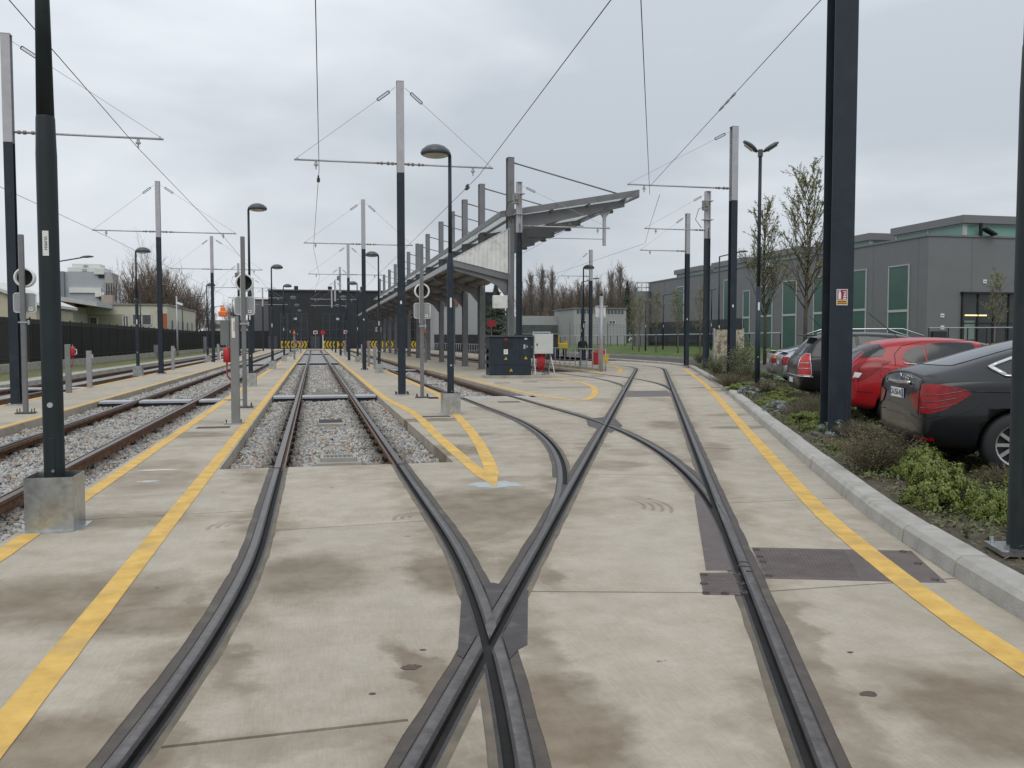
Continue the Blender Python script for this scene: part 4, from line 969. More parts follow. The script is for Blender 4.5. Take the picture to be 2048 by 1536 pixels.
mb = MB(); mb.cyl((0, 0, 0), (0, 0, 5.6), .07, .05, 10); mb.build('pole', GREY, t, True)
mb = MB(); mb.tube([(0, 0, 5.5), (.05, -.1, 5.75), (.12, -.2, 5.7)], .05, 8); mb.build('bracket', WHITE, t, True)
mb = MB(); mb.lathe([(0, .18), (.14, .17), (.2, .05), (.2, 0)], (.14, -.22, 5.5), 16); o = mb.build('dome_housing', WHITE, t, True)
mb = MB(); mb.lathe([(.17, 0), (.14, -.1), (0, -.15)], (.14, -.22, 5.5), 16); mb.build('dome_lens', BLACK, o, True)
p = atY(363, 690, 92)
t = thing('camera_pole', 'pale grey pole with surveillance camera beside the dark fence', 'camera pole', (-12.3, 86, 0))
mb = MB(); mb.cyl((0, 0, 0), (0, 0, 5.6), .09, .06, 10); mb.build('pole', GALVL, t, True)
mb = MB(); mb.box((.3, -.1, 4.9), (.5, .2, .2), 0, 0, Matrix.Rotation(R(20), 3, 'Y')); mb.build('camera_body', WHITE, t)
mb = MB(); mb.box((0.05, 0, 4.7), (.5, .08, .06)); mb.build('bracket', GALVL, t)

# ================================================================== CANOPY
can = thing('tram_canopy', 'long grey steel canopy with tall columns, tie rods and raised pitched roof', 'canopy', (8.75, 39, 0))
CY = [0.0, 6.9, 12.2, 17.0, 22.0, 29.3, 36.2, 43.4, 50.6, 57.0, 64.5, 72.5, 80.0]
ROOF_L, ROOF_R = -.45, 5.95; ZL, ZR = 7.15, 8.25
def zroof(x): return ZL+(x-ROOF_L)/(ROOF_R-ROOF_L)*(ZR-ZL)
PINKG = mat('column_grey', (0.105, 0.10, 0.105), .6, 0, .12, 2, dirt=((.16, .14, .13), 3, .6, .4))
colm = MB(); hsec(colm, .30, .42, 0, 9.75, .022, .014); colm.box((0, 0, 9.756), (.31, .43, .012)); colm.box((0, 0, .012), (.5, .6, .024)); cmesh = colm.mesh('column', (CANG,))
tie = MB(); tie.tube([(.16, 0, 9.55), (5.1, 0, zroof(5.1)+.25)], .035, 8); tmesh = tie.mesh('tie_rod', (CANG,), True)
bm_ = MB(); bm_.extr([(.15, -.06, zroof(.15)-.75), (5.45, -.06, zroof(5.45)-.42), (5.45, -.06, zroof(5.45)-.10), (.15, -.06, zroof(.15)-.10)], (0, .12, 0)); bmesh_ = bm_.mesh('roof_beam', (CANG,))
br = MB(); br.extr([(-2.55, -.06, 4.92), (-.15, -.06, 4.30), (-.15, -.06, 3.45), (-.6, -.06, 4.0), (-1.2, -.06, 4.30), (-2.55, -.06, 4.66)], (0, .12, 0)); brm = br.mesh('lower_bracket', (CANG,))
wl = MB(); wl.cyl((.5, 0, 3.75), (.5, 1.3, 3.75), .05, n=8); wlm = wl.mesh('tube_lamp', (GALVL,), True)
fl = MB(); fl.lathe([(0, .12), (.16, .1), (.2, 0), (.16, -.06), (0, -.08)], (0, 0, 0), 12); flm = fl.mesh('roof_lamp', (GREY,), True)
for i, y in enumerate(CY):
    link('column', cmesh, can, 0, (0, y, 0)); link('tie_rod', tmesh, can, 0, (0, y, 0)); link('roof_beam', bmesh_, can, 0, (0, y, 0)); link('lower_bracket', brm, can, 0, (0, y+.02, 0))
    if i < 8: link('tube_lamp', wlm, can, 0, (0, y+2, 0)); link('roof_lamp', flm, can, 0, (4.9, y+.5, zroof(4.9)-.5))
rf = MB(); n = 166; vs = []; y0, y1 = -.35, 84.0
xs = np.linspace(ROOF_L, ROOF_R, 2)
for k in range(n+1):
    y = y0+(y1-y0)*k/n; dz = .05 if (k % 4) in (1, 2) else 0.0
    for x in (ROOF_L, ROOF_R): vs.append((x, y, zroof(x)+dz-.06))
rf.add(vs, [(2*k, 2*k+1, 2*k+3, 2*k+2) for k in range(n)]); RSM = mat('roof_sheet_grey', (.58, .60, .62), .5, 0, .08, 1.5)
tn = RSM.node_tree; tb_ = tn.nodes.new('ShaderNodeBsdfTranslucent'); tb_.inputs['Color'].default_value = (.62, .66, .66, 1); ms_ = tn.nodes.new('ShaderNodeMixShader'); ms_.inputs[0].default_value = .45
tn.links.new(tn.nodes['Principled BSDF'].outputs[0], ms_.inputs[1]); tn.links.new(tb_.outputs[0], ms_.inputs[2]); tn.links.new(ms_.outputs[0], tn.nodes['Material Output'].inputs['Surface'])
ro = rf.build('roof_sheet', RSM, can)
mb = MB(); mb.extr([(ROOF_L-.05, y0-.05, ZL-.12), (ROOF_R+.1, y0-.05, ZR-.02), (ROOF_R+.1, y0-.05, ZR+.26), (ROOF_L-.05, y0-.05, ZL+.16)], (0, .05, 0)); mb.build('fascia', CANG, ro, fix=True)
mb = MB(); mb.box((ROOF_L-.06, (y0+y1)/2, ZL+.02), (.06, y1-y0, .26)); mb.build('eaves_beam', CANG, ro)
mb = MB(); mb.box((ROOF_R+.08, (y0+y1)/2, ZR+.05), (.06, y1-y0, .3)); mb.build('eaves_beam', CANG, ro)
for k in range(4):
    x = ROOF_L+.6+k*1.75; mb = MB(); mb.box((x, (y0+y1)/2, zroof(x)-.12), (.07, y1-y0, .12)); mb.build('purlin', CANG, ro)
# lower roof on the left
lo = MB(); n = 120; vs = []
for k in range(n+1):
    y = -.1+84*k/n; dz = .04 if (k % 4) in (1, 2) else 0
    for x, z in ((-2.62, 4.98), (-.05, 4.36)): vs.append((x, y, z+dz))
lo.add(vs, [(2*k, 2*k+1, 2*k+3, 2*k+2) for k in range(n)]); loo = lo.build('lower_roof', mat('lower_roof_sheet', (.20, .19, .17), .6, .1, .15, 1.5), can)
mb = MB(); mb.box((-2.66, 42, 4.97), (.10, 84.2, .24)); mb.build('gutter', mat('gutter_pale_grey', (.34, .35, .37), .45, .2, .08, 3), loo)
mb = MB(); mb.extr([(-2.7, -.16, 4.86), (-.05, -.16, 4.24), (-.05, -.16, 4.54), (-2.7, -.16, 5.12)], (0, .06, 0)); mb.build('end_beam', CANG, loo, fix=True)
for x, z in ((-2.2, 4.78), (-1.5, 4.62), (-.8, 4.45)):
    mb = MB(); mb.box((x, 42, z), (.07, 84, .14)); mb.build('purlin', PINKG, loo)
# corrugated white end panel, rib by rib
pr = MB(); N_ = 26; vs = []
for k in range(N_*2+1):
    u = k/(N_*2); x = -2.66+2.58*u; zb = 5.12-.58*u; zt = 5.16+1.42*u; d_ = -.19-(.018 if (k//2) % 2 else 0)
    vs += [(x, d_, zb), (x, d_, zt)]
pr.add(vs, [(2*k, 2*k+2, 2*k+3, 2*k+1) for k in range(N_*2)]); eo = pr.build('end_panel', DIRTYW, can)
mb = MB(); mb.tube([(-2.66, -.2, 5.16), (-.08, -.2, 6.58)], .02, 5); mb.build('panel_trim', GALVL, eo)
mb = MB(); mb.box((-.07, -.2, 5.55), (.04, .05, 2.06)); mb.build('panel_trim', GALVL, eo)
# hanger on the roof edge
mb = MB(); mb.box((4.55, .2, 6.75), (.13, .13, 1.6)); mb.extr([(4.2, .14, 7.62), (4.9, .14, 7.62), (4.62, .14, 7.25), (4.48, .14, 7.25)], (0, .12, 0)); mb.build('hanger_post', GALVD, can)
mb = MB(); mb.tube([(4.55, .2, 6.25), (1.0, .8, 6.3)], .012, 5); mb.build('hanger_wire', BLACK, can)
mb = MB(); mb.box((2.0, .3, 6.95), (.34, .2, .16)); mb.tube([(.4, .2, 6.9), (3.6, .4, 6.85)], .02, 5)
for x in (.9, 1.55, 2.45, 2.9): mb.cyl((x-.05, .3, 6.92), (x+.05, .3, 6.9), .06, n=8)
mb.build('feeder_gear', mat('gear_pale', (.3, .3, .26), .5, .2, .2, 9), can)
# white hanging box and its arm on the end column
t = thing('cabinet_box', 'white box mounted on a pole beside the canopy end column', 'box', (8.15, 38.4, 0))
mb = MB(); mb.box((0, 0, 3.25), (.64, .3, .58)); mb.build('box', DIRTYW, t, bevel=.02)
mb = MB(); mb.cyl((.42, .1, 0), (.42, .1, 3.6), .05, n=8); mb.build('pole', GREY, t)
mb = MB(); mb.box((.3, .1, 3.25), (.3, .05, .05)); mb.build('bracket', GREY, t)
# ---- dark electric cabinet on its plinth
cab = thing('electric_cabinet', 'dark grey electric cabinet with yellow warning triangles on a concrete plinth', 'cabinet', (7.85, 35.3, 0), R(0))
mb = MB(); mb.box((0, 0, .9), (1.75, .75, 1.58)); mb.build('body', DARK, cab, bevel=.01)
mb = MB(); mb.box((0, 0, 1.71), (1.92, .92, .05)); mb.build('lid', mat('cabinet_lid', (.075, .085, .095), .5, 0, .1, 5), cab)
for nm, c_, s_ in (('door', (-.20, -.378, 1.10), (1.16, .02, 1.14)), ('door', (.62, -.378, 1.10), (.44, .02, 1.14)), ('door', (.02, -.378, .30), (1.62, .02, .36))):
    mb = MB(); mb.box(c_, s_); mb.build(nm, DARK, cab, bevel=.006)
for x, z in ((-.20, .80), (.64, .82), (.02, .32)):
    mb = MB(); mb.extr([(x-.07, -.392, z-.055), (x+.07, -.392, z-.055), (x, -.392, z+.065)], (0, -.004, 0)); o = mb.build('warning_triangle', YEL, cab, fix=True)
    mb = MB(); mb.box((x, -.398, z-.01), (.012, .003, .05)); mb.build('bolt_symbol', BLACK, o)
mb = MB(); mb.box((-.20, -.392, 1.07), (.17, .004, .20)); o = mb.build('notice', STICK, cab)
mb = MB()
for k in range(4): mb.box((-.20, -.395, 1.13-k*.035), (.09, .002, .010))
mb.build('notice_print', GREY, o)
mb = MB(); mb.box((-.20, -.392, 1.58), (.13, .004, .07)); mb.build('red_label', RED, cab)
mb = MB(); mb.box((.64, -.392, 1.6), (.11, .004, .06)); mb.build('white_label', STICK, cab)
mb = MB(); mb.box((.58, -.395, 1.28), (.08, .02, .18)); mb.box((.69, -.395, 1.28), (.05, .02, .08)); mb.build('handle', GALVL, cab)
mb = MB(); mb.box((-.13, -.392, 1.33), (.42, .006, .28)); mb.build('vent_panel', BLACK, cab)
mb = MB(); mb.box((.35, -.05, .05), (2.75, 1.15, .11)); mb.build('plinth', CONC2, cab, bevel=.01)
for k in range(3):
    mb = MB(); mb.box((-.86-.012, 0, .5+k*.3), (.006, .4, .16)); mb.build('side_vent', BLACK, cab)
t = thing('control_box', 'pale grey control box on a splayed galvanised stand with red hose beneath', 'box', (9.25, 35.05, .11))
mb = MB(); mb.box((0, 0, 1.28), (.80, .32, .82)); mb.build('box', mat('pale_grey_box', (.50, .52, .50), .5, 0, .05, 4), t, bevel=.012)
mb = MB(); mb.box((0, -.165, 1.28), (.74, .012, .76)); mb.build('door', MATS['pale_grey_box'], t, bevel=.004)
mb = MB(); mb.box((-.29, -.178, 1.25), (.045, .012, .1)); mb.build('latch', BLACK, t)
mb = MB()
for x in (-.38, .32): mb.tube([(x, .1, 1.75), (x, .1, .9)], .025, 6); mb.tube([(x, .1, .9), (x+.02, .3, 0)], .025, 6); mb.tube([(x, .05, .9), (x+(.12 if x > 0 else .0), -.3, 0)], .025, 6)
mb.box((-.03, .1, 1.76), (.76, .05, .05)); mb.build('stand', GALVL, t)
mb = MB()
for k in range(9): mb.tube([(-.22+.035*k, .05+.04*math.sin(k), .92), (-.24+.04*k, .0, .55), (-.2+.03*k, .04, .18)], .03, 6)
mb.build('red_hose', mat('hose_red', (.36, .02, .03), .55, 0, .2, 9), t, True)
mb = MB()
for k in range(4): mb.tube([(.1+.08*k, .05, .9), (.12+.05*k, .1, .45), (.02+.07*k, .1, 0)], .016, 5)
mb.build('cables', BLACK, t)
# ---- handrail along the far platform
hr = thing('handrail', 'long galvanised handrail with upright balusters along the far platform edge', 'railing', (14.15, 41.4, 0))
mb = MB(); mb.tube([(0, 0, 1.08), (-.2, 20, 1.08)], .028, 8); mb.build('top_rail', GALVL, hr, True)
mb = MB(); mb.tube([(0, 0, .22), (-.2, 20, .22)], .02, 8); mb.build('bottom_rail', GALVL, hr, True)
bmh = MB(); bmh.tube([(0, 0, 0), (0, 0, 1.08)], .022, 6); bme = bmh.mesh('baluster', (GALVL,), True)
for k in range(21): link('baluster', bme, hr, 0, (-.01*k, k*1.0, 0))
for k in range(20):
    mb = MB(); mb.box((-.1-.01*k, .5+k, .06), (.30, .98, .14)); mb.build('kerb_block', CONC2, hr)
t = thing('box_post', 'galvanised post carrying a pale box with aerial beside the end of the handrail', 'post', (13.75, 40.9, 0))
mb = MB(); mb.cyl((0, 0, 0), (0, 0, 3.7), .09, .09, 12); mb.build('post', GALVL, t, True)
mb = MB(); mb.box((-.02, .12, 2.93), (.5, .2, .5)); mb.build('box', DIRTYW, t, bevel=.01)
for z in (2.66, 3.2):
    mb = MB(); mb.box((.0, 0, z), (.6, .08, .05)); mb.build('bracket', GALVL, t)
mb = MB(); mb.cyl((0, 0, 3.7), (0, 0, 3.8), .06, n=8); mb.tube([(0, 0, 3.8), (0, 0, 4.1)], .012, 5); mb.build('aerial', BLACK, t)
# second handrail behind the canopy
hr2 = thing('handrail', 'galvanised handrail seen between the canopy columns', 'railing', (16.8, 70, 0))
mb = MB(); mb.tube([(0, 0, 1.1), (0, 60, 1.1)], .03, 6); mb.build('top_rail', GALVL, hr2)
for k in range(41): link('baluster', bme, hr2, 0, (0, k*1.5, 0))
# ---- person behind the rail
def limb(bm, pts, rads): pass
t = thing('person', 'person in dark jacket and trousers walking behind the handrail lamp', 'person', (15.15, 48.4, 0), R(160))
V_ = [(0,0,.98),(0,0,1.22),(0,.01,1.42),(0,.02,1.53),(0,.03,1.66),(0,.03,1.74), (.10,0,.93),(.11,.05,.50),(.11,-.02,.08),(.11,.13,.04), (-.10,0,.93),(-.12,-.05,.50),(-.12,-.16,.09),(-.12,-.02,.04),
      (.20,0,1.40),(.25,-.02,1.12),(.22,.10,.90),(.21,.14,.82), (-.20,0,1.40),(-.25,-.04,1.12),(-.22,.06,.90),(-.21,.10,.82)]
E_ = [(0,1),(1,2),(2,3),(3,4),(4,5),(0,6),(6,7),(7,8),(8,9),(0,10),(10,11),(11,12),(12,13),(2,14),(14,15),(15,16),(16,17),(2,18),(18,19),(19,20),(20,21)]
RAD = {0:.15,1:.15,2:.15,3:.06,4:.095,5:.06,6:.10,7:.07,8:.045,9:.04,10:.10,11:.07,12:.045,13:.04,14:.08,15:.06,16:.045,17:.035,18:.08,19:.06,20:.045,21:.035}
me = bpy.data.meshes.new('person_body'); me.from_pydata(V_, E_, [])
po = bpy.data.objects.new('body', me); COL.objects.link(po)
sk = po.modifiers.new('s', 'SKIN'); ss = po.modifiers.new('ss', 'SUBSURF'); ss.levels = 1; ss.render_levels = 1
for i, v in enumerate(me.skin_vertices[0].data): v.radius = (RAD[i], RAD[i]*.85); v.use_root = (i == 0)
dg = bpy.context.evaluated_depsgraph_get(); me2 = bpy.data.meshes.new_from_object(po.evaluated_get(dg)); bpy.data.objects.remove(po)
CLO = mat('dark_clothing', (.018, .02, .028), .85, 0, .2, 9); SKIN = mat('skin', (.42, .24, .17), .6, 0, .08, 9); HAIR = mat('dark_hair', (.03, .022, .016), .7)
me2.materials.clear(); me2.materials.append(CLO); me2.materials.append(SKIN); me2.materials.append(HAIR)
for p_ in me2.polygons:
    c = p_.center; p_.use_smooth = True
    p_.material_index = (2 if (c.z > 1.69 or (c.y < .02 and c.z > 1.58)) else 1) if c.z > 1.53 else (1 if c.z < .86 and abs(c.x) > .17 else 0)
link('body', me2, t)
# ---- bins by the handrail
p = gp(1192, 712); t = thing('wheelie_bin', 'red plastic bin beside the mast behind the handrail', 'bin', (17.3, 52.5, 0)); t.scale = (.8, .8, .8)
mb = MB(); mb.prism([(-.3, -.3), (.3, -.3), (.3, .3), (-.3, .3)], .0, .9); mb.v = [(v[0]*(1 if v[2] > .5 else .8), v[1]*(1 if v[2] > .5 else .8), v[2]) for v in mb.v]; mb.build('tub', RED, t, bevel=.03)
mb = MB(); mb.box((0, 0, .95), (.66, .66, .1)); mb.build('lid', RED, t, bevel=.03)
t = thing('grit_bin', 'yellow grit box with a red lid by the lawn edge', 'bin', (19.0, 56.3, .05)); t.scale = (.8, .8, .8)
mb = MB(); mb.prism([(-.5, -.35), (.5, -.35), (.5, .35), (-.5, .35)], .0, .55); mb.v = [(v[0]*(1 if v[2] > .3 else .85), v[1], v[2]) for v in mb.v]; mb.build('tub', YEL, t, bevel=.03)
mb = MB(); mb.box((0, 0, .60), (1.06, .76, .1)); mb.build('rim', YEL, t, bevel=.02)
mb = MB(); mb.box((-.1, .2, .95), (.8, .1, .6), 0, 0, Matrix.Rotation(R(-12), 3, 'X')); mb.build('lid', RED, t, bevel=.03)
# ================================================================== RIGHT SIDE GROUND
def koff(o, smin=0.0, smax=74.0, step=1.0): return [kpt(s_, o)[:2] for s_ in np.arange(smin, smax, step)]
def sheet(name, A, B, za, zb, m, div=1):
    mb = MB(); vs = []; n = div+1
    for a, b_ in zip(A, B):
        for k in range(n):
            t_ = k/div; vs.append((a[0]*(1-t_)+b_[0]*t_, a[1]*(1-t_)+b_[1]*t_, za*(1-t_)+zb*t_))
    mb.add(vs, [(i*n+k, i*n+k+1, (i+1)*n+k+1, (i+1)*n+k) for i in range(len(A)-1) for k in range(div)])
    return struct(mb.build(name, m))
bed = sheet('planting_bed', koff(.21), koff(2.4), .115, .10, SOIL, 1)
PARK = mat('grass_paving', (0.038, 0.066, 0.016), .9, 0, .45, 3.5, .7, 30, hue2=(0.060, 0.085, 0.03))
s_end = 46.0
sheet('parking_bays', koff(1.75, 0, s_end), koff(7.2, 0, s_end), .112, .112, PARK)
road = MB(); road.add([(3, -30, -.02), (60, -30, -.02), (60, 47.5, .02), (29, 47.5, .02), (29, 150, .02), (22.3, 150, .02), (22.3, 50, .02), (15, 30, .0)], [(0, 1, 2, 3, 4, 5, 6, 7)])
struct(road.build('access_road', ASPH))
lawn = MB(); xs = [29, 31, 33.5, 36, 37.7, 75]; zs = [.14, .35, .68, .88, .92, .92]
vs = []
for y in (36, 60, 90, 125, 170):
    for x, z in zip(xs, zs): vs.append((x, y, z if y > 36 else .1))
lawn.add(vs, [(i*6+k, i*6+k+1, (i+1)*6+k+1, (i+1)*6+k) for i in range(4) for k in range(5)]); struct(lawn.build('lawn', GRASS))
lk = struct(link('lawn_kerb', None)); mb = MB(); mb.box((0, 0, .07), (.16, 1.98, .22)); lkm = mb.mesh('kerb_stone', (KERB,))
for k in range(45): link('kerb_stone', lkm, lk, 0, (28.92, 37+k*2, 0))
mb = MB(); mb.box((0, 2.4, 0), (.10, 4.8, .004)); lm = mb.mesh('bay_line', (mat('worn_white_line', (.55, .55, .5), .8, 0, .2, 6, dirt=((.12, .13, .09), 5, .5, .8)),))
prk = [o for o in bpy.data.objects if o.name == 'parking_bays'][0]
for k in range(14):
    x, y, h = kpt(6.2+k*2.55, 2.1); link('bay_line', lm, prk, 0, (x, y, .117), -(h+R(90)))

# ================================================================== CARS
TYRE = BLACK; CHROME = mat('chrome', (.62, .62, .62), .12, 1.0, .05, 5); GLASSC = mat('car_glass', (.022, .027, .029), .07, 0, .1, 3, spec=.45)
TAILR = mat('tail_lamp_red', (.22, .003, .005), .22, 0, .35, 9, spec=.4); TAILD = mat('tail_lamp_dark', (.10, .004, .006), .15, 0, .2, 14, coat=1.0)
RIMM = mat('alloy_rim', (.42, .42, .43), .35, .7, .08, 6); PLATEW = mat('plate_white', (.70, .70, .68), .4, 0, .04, 9); BLUE = mat('plate_blue', (.03, .09, .40), .4, 0, .04, 9)
def paint(name, col, metal=.0, rough=.28): return mat(name, col, rough, metal, .05, 2, coat=.32, spec=.3)
def loft_body(S):
    vs = []; n = 11
    for (x, zb, zbelt, w, zr, wr, wb) in S:
        zm = zb+(zbelt-zb)*.62
        half = [(0, zb), (.80*w, zb), (.955*w, zb+.07), (.995*w, zb+.26*(zbelt-zb)+.05), (w, zm), (wb, zbelt), (wb-.03, zbelt+.025), (wb*.42+wr*.58, zbelt+(zr-zbelt)*.55), (wr, zr-.05*min(1, (zr-zbelt)*4)), (wr*.6, zr), (0, zr+.015)]
        ring = [(x, -y, z) for y, z in half]+[(x, y, z) for y, z in reversed(half[1:-1])]
        vs += ring
    m_ = 2*n-2; fs = []
    for i in range(len(S)-1):
        for k in range(m_): fs.append((i*m_+k, i*m_+(k+1) % m_, (i+1)*m_+(k+1) % m_, (i+1)*m_+k))
    fs.append(tuple(range(m_))); fs.append(tuple(reversed(range((len(S)-1)*m_, len(S)*m_))))
    return vs, fs
def wheel_meshes(r, w=.2, spokes=5):
    ty = MB(); ty.lathe([(r*.66, -w/2), (r*.93, -w/2), (r, -w*.36), (r, w*.36), (r*.93, w/2), (r*.66, w/2)], (0, 0, 0), 28, axis=(0, 1, 0)); tm = ty.mesh('tyre', (TYRE,), True)
    ri = MB(); ri.lathe([(r*.68, -w/2), (r*.66, -w*.44), (r*.60, -w*.40), (r*.60, w*.3)], (0, 0, 0), 28, axis=(0, 1, 0)); ri.lathe([(r*.16, -w*.36), (r*.12, -w*.42), (0, -w*.43)], (0, 0, 0), 14, axis=(0, 1, 0))
    for k in range(spokes):
        a = 2*math.pi*k/spokes; c, s_ = math.cos(a), math.sin(a)
        p = [(r*.08, -r*.055), (r*.62, -r*.05), (r*.62, r*.05), (r*.08, r*.055)]
        ri.extr([(u*c-v*s_, -w*.40, u*s_+v*c) for u, v in p], (0, .03, 0))
    rm = ri.mesh('rim', (RIMM,)); bk = MB(); bk.lathe([(r*.62, -.02), (0, -.02)], (0, 0, 0), 20, axis=(0, 1, 0)); bm__ = bk.mesh('brake_disc', (mat('brake_dark', (.03, .03, .03), .6),))
    return tm, rm, bm__
def make_car(name, label, rear, heading, S, pm, axles, wr, spokes, decals, z0=.11):
    hx, hy = math.sin(heading), math.cos(heading)
    t = thing('parked_car', label, 'car', (rear[0], rear[1], z0), math.atan2(hy, hx), 'cars parked along the planting bed')
    vs, fs = loft_body(S); me = bpy.data.meshes.new('b'); me.from_pydata(vs, [], fs); bmx = bmesh.new(); bmx.from_mesh(me); bmesh.ops.recalc_face_normals(bmx, faces=bmx.faces); cl_ = bmx.edges.layers.float.new('crease_edge'); bmx.verts.ensure_lookup_table()
    for e_ in bmx.edges:
        i_, j_ = sorted((e_.verts[0].index, e_.verts[1].index)); ri, rj, ki, kj = i_//20, j_//20, i_ % 20, j_ % 20
        if ki == kj and ki in (5, 15): e_[cl_] = .55
        elif ki == kj and ki in (2, 18, 8, 12): e_[cl_] = .35
        elif ri == rj and ri == 1: e_[cl_] = .45
    bmx.to_mesh(me); bmx.free(); o = bpy.data.objects.new('b', me); COL.objects.link(o)
    ss = o.modifiers.new('s', 'SUBSURF'); ss.levels = 2; ss.render_levels = 2
    for x in axles:
        c = MB(); c.cyl((x, -1.4, wr+.0), (x, 1.4, wr+.0), wr+.055, n=36); co = c.build('cut', BLACK); co.hide_render = True
        b_ = o.modifiers.new('c', 'BOOLEAN'); b_.operation = 'DIFFERENCE'; b_.object = co; b_.solver = 'EXACT'
    dg = bpy.context.evaluated_depsgraph_get(); bm_me = bpy.data.meshes.new_from_object(o.evaluated_get(dg))
    for q in [q for q in bpy.data.objects if q.name.startswith('cut')]: bpy.data.objects.remove(q)
    bpy.data.objects.remove(o)
    bm_me.materials.clear(); bm_me.materials.append(pm); bm_me.materials.append(BLACK)
    for p_ in bm_me.polygons:
        c = p_.center; p_.use_smooth = True
        arch = any(abs(math.hypot(c.x-x, c.z-wr)-(wr+.055)) < .012 and abs(c.y) < .97 and abs(p_.normal.y) < .5 for x in axles)
        inner = abs(c.y) < .60 and c.z < .5 and any(abs(c.x-x) < wr for x in axles)
        p_.material_index = 1 if (arch or inner or c.z < .24) else 0
    body = link('body', bm_me, t)
    bvh = BVHTree.FromPolygons([v.co for v in bm_me.vertices], [tuple(p_.vertices) for p_ in bm_me.polygons])
    L_ = S[-1][0]
    def cast(mode, a, b_):
        if mode == 'right': og, dr = Vector((a, -3, b_)), Vector((0, 1, 0))
        elif mode == 'left': og, dr = Vector((a, 3, b_)), Vector((0, -1, 0))
        elif mode == 'rear': og, dr = Vector((-3, a, b_)), Vector((1, 0, 0))
        elif mode == 'front': og, dr = Vector((L_+3, a, b_)), Vector((-1, 0, 0))
        elif mode in ('cr', 'cl'):
            sg = -1 if mode == 'cr' else 1
            dr = Vector((.7071, -sg*.7071, 0)); e = Vector((.7071, sg*.7071, 0)); og = e*a+Vector((0, 0, b_))-dr*4
        h, n, i, d_ = bvh.ray_cast(og, dr)
        if h is not None and n.dot(dr) > 0: n = -n
        return (h, n) if h is not None else (None, None)
    def decal(nm, mode, poly, m, offv=.006, parent=body, step=.05):
        P = []; n = len(poly)
        for i in range(n):
            a, b_ = Vector(poly[i]), Vector(poly[(i+1) % n]); k = max(1, int((b_-a).length/step)); P += [a.lerp(b_, j/k) for j in range(k)]
        nb = len(P); xs = [p[0] for p in poly]; ys = [p[1] for p in poly]
        g = [Vector((x, y)) for x in np.arange(min(xs)+step/2, max(xs), step) for y in np.arange(min(ys)+step/2, max(ys), step)]
        area = sum(P[i].x*P[(i+1) % nb].y-P[(i+1) % nb].x*P[i].y for i in range(nb)); idx = list(range(nb)) if area > 0 else list(reversed(range(nb)))
        v2, e2, f2, *_ = delaunay_2d_cdt(P+g, [], [idx], 1, 1e-5)
        vs = []; ok = []
        for v in v2:
            h, nn = cast(mode, v.x, v.y); ok.append(h is not None); vs.append(tuple(h+nn*offv) if h is not None else (0, 0, 0))
        mb = MB(); mb.add(vs, [f for f in f2 if all(ok[i] for i in f)])
        return mb.build(nm, m, parent, True, fix=True)
    def strip_on(nm, mode, pts, r_, m, offv=.006, parent=body):
        q = []
        for i in range(len(pts)-1):
            a, b_ = Vector(pts[i]), Vector(pts[i+1]); k = max(1, int((b_-a).length/.06)); q += [a.lerp(b_, j/k) for j in range(k)]
        q.append(Vector(pts[-1])); w_ = []
        for v in q:
            h, nn = cast(mode, v.x, v.y)
            if h is not None: w_.append(h+nn*offv)
        if len(w_) < 2: return None
        mb = MB(); mb.tube(w_, r_, 5); return mb.build(nm, m, parent, True)
    tm, rm, dm = wheel_meshes(wr, .21, spokes)
    W_ = max(s_[3] for s_ in S)
    for x in axles:
        for s_ in (-1, 1):
            w = link('wheel', None, t, 0, (x, s_*(W_-.115), wr), 0 if s_ < 0 else math.pi)
            link('tyre', tm, w); link('rim', rm, w); link('brake_disc', dm, w)
    decals(t, body, decal, strip_on, cast)
    return t
def plate(t, cast, z, txt, y=0.0, w=.52):
    h, n = cast('rear', y, z); x = h.x-.012
    mb = MB(); mb.box((x, y, z), (.008, w, .11)); o = mb.build('number_plate', PLATEW, t)
    mb = MB(); mb.box((x-.005, y+w/2-.022, z), (.003, .04, .105)); mb.box((x-.005, y-w/2+.022, z), (.003, .04, .105)); mb.build('plate_band', BLUE, o)
    textmesh(txt, .095, 'plate_lettering', BLACK, o, Matrix.Translation((x-.006, y, z)) @ Matrix.Rotation(R(-90), 4, 'Z') @ Matrix.Rotation(R(90), 4, 'X'), thick=.0008)
HEAD = R(111)
S_gt = [(0,.42,.80,.80,.92,.62,.74),(.06,.30,.92,.88,1.06,.66,.82),(.18,.27,.98,.93,1.12,.66,.87),(.5,.25,1.0,.95,1.20,.62,.89),(1.0,.25,1.01,.95,1.37,.58,.90),(1.6,.2,1.0,.95,1.50,.56,.90),
        (2.2,.2,.99,.95,1.56,.56,.90),(2.9,.2,.97,.95,1.52,.56,.90),(3.4,.2,.96,.95,1.32,.60,.89),(3.85,.2,.96,.95,1.04,.66,.88),(4.5,.22,.85,.92,.92,.6,.82),(4.9,.25,.70,.82,.78,.5,.72),(5.0,.32,.60,.70,.66,.4,.6)]
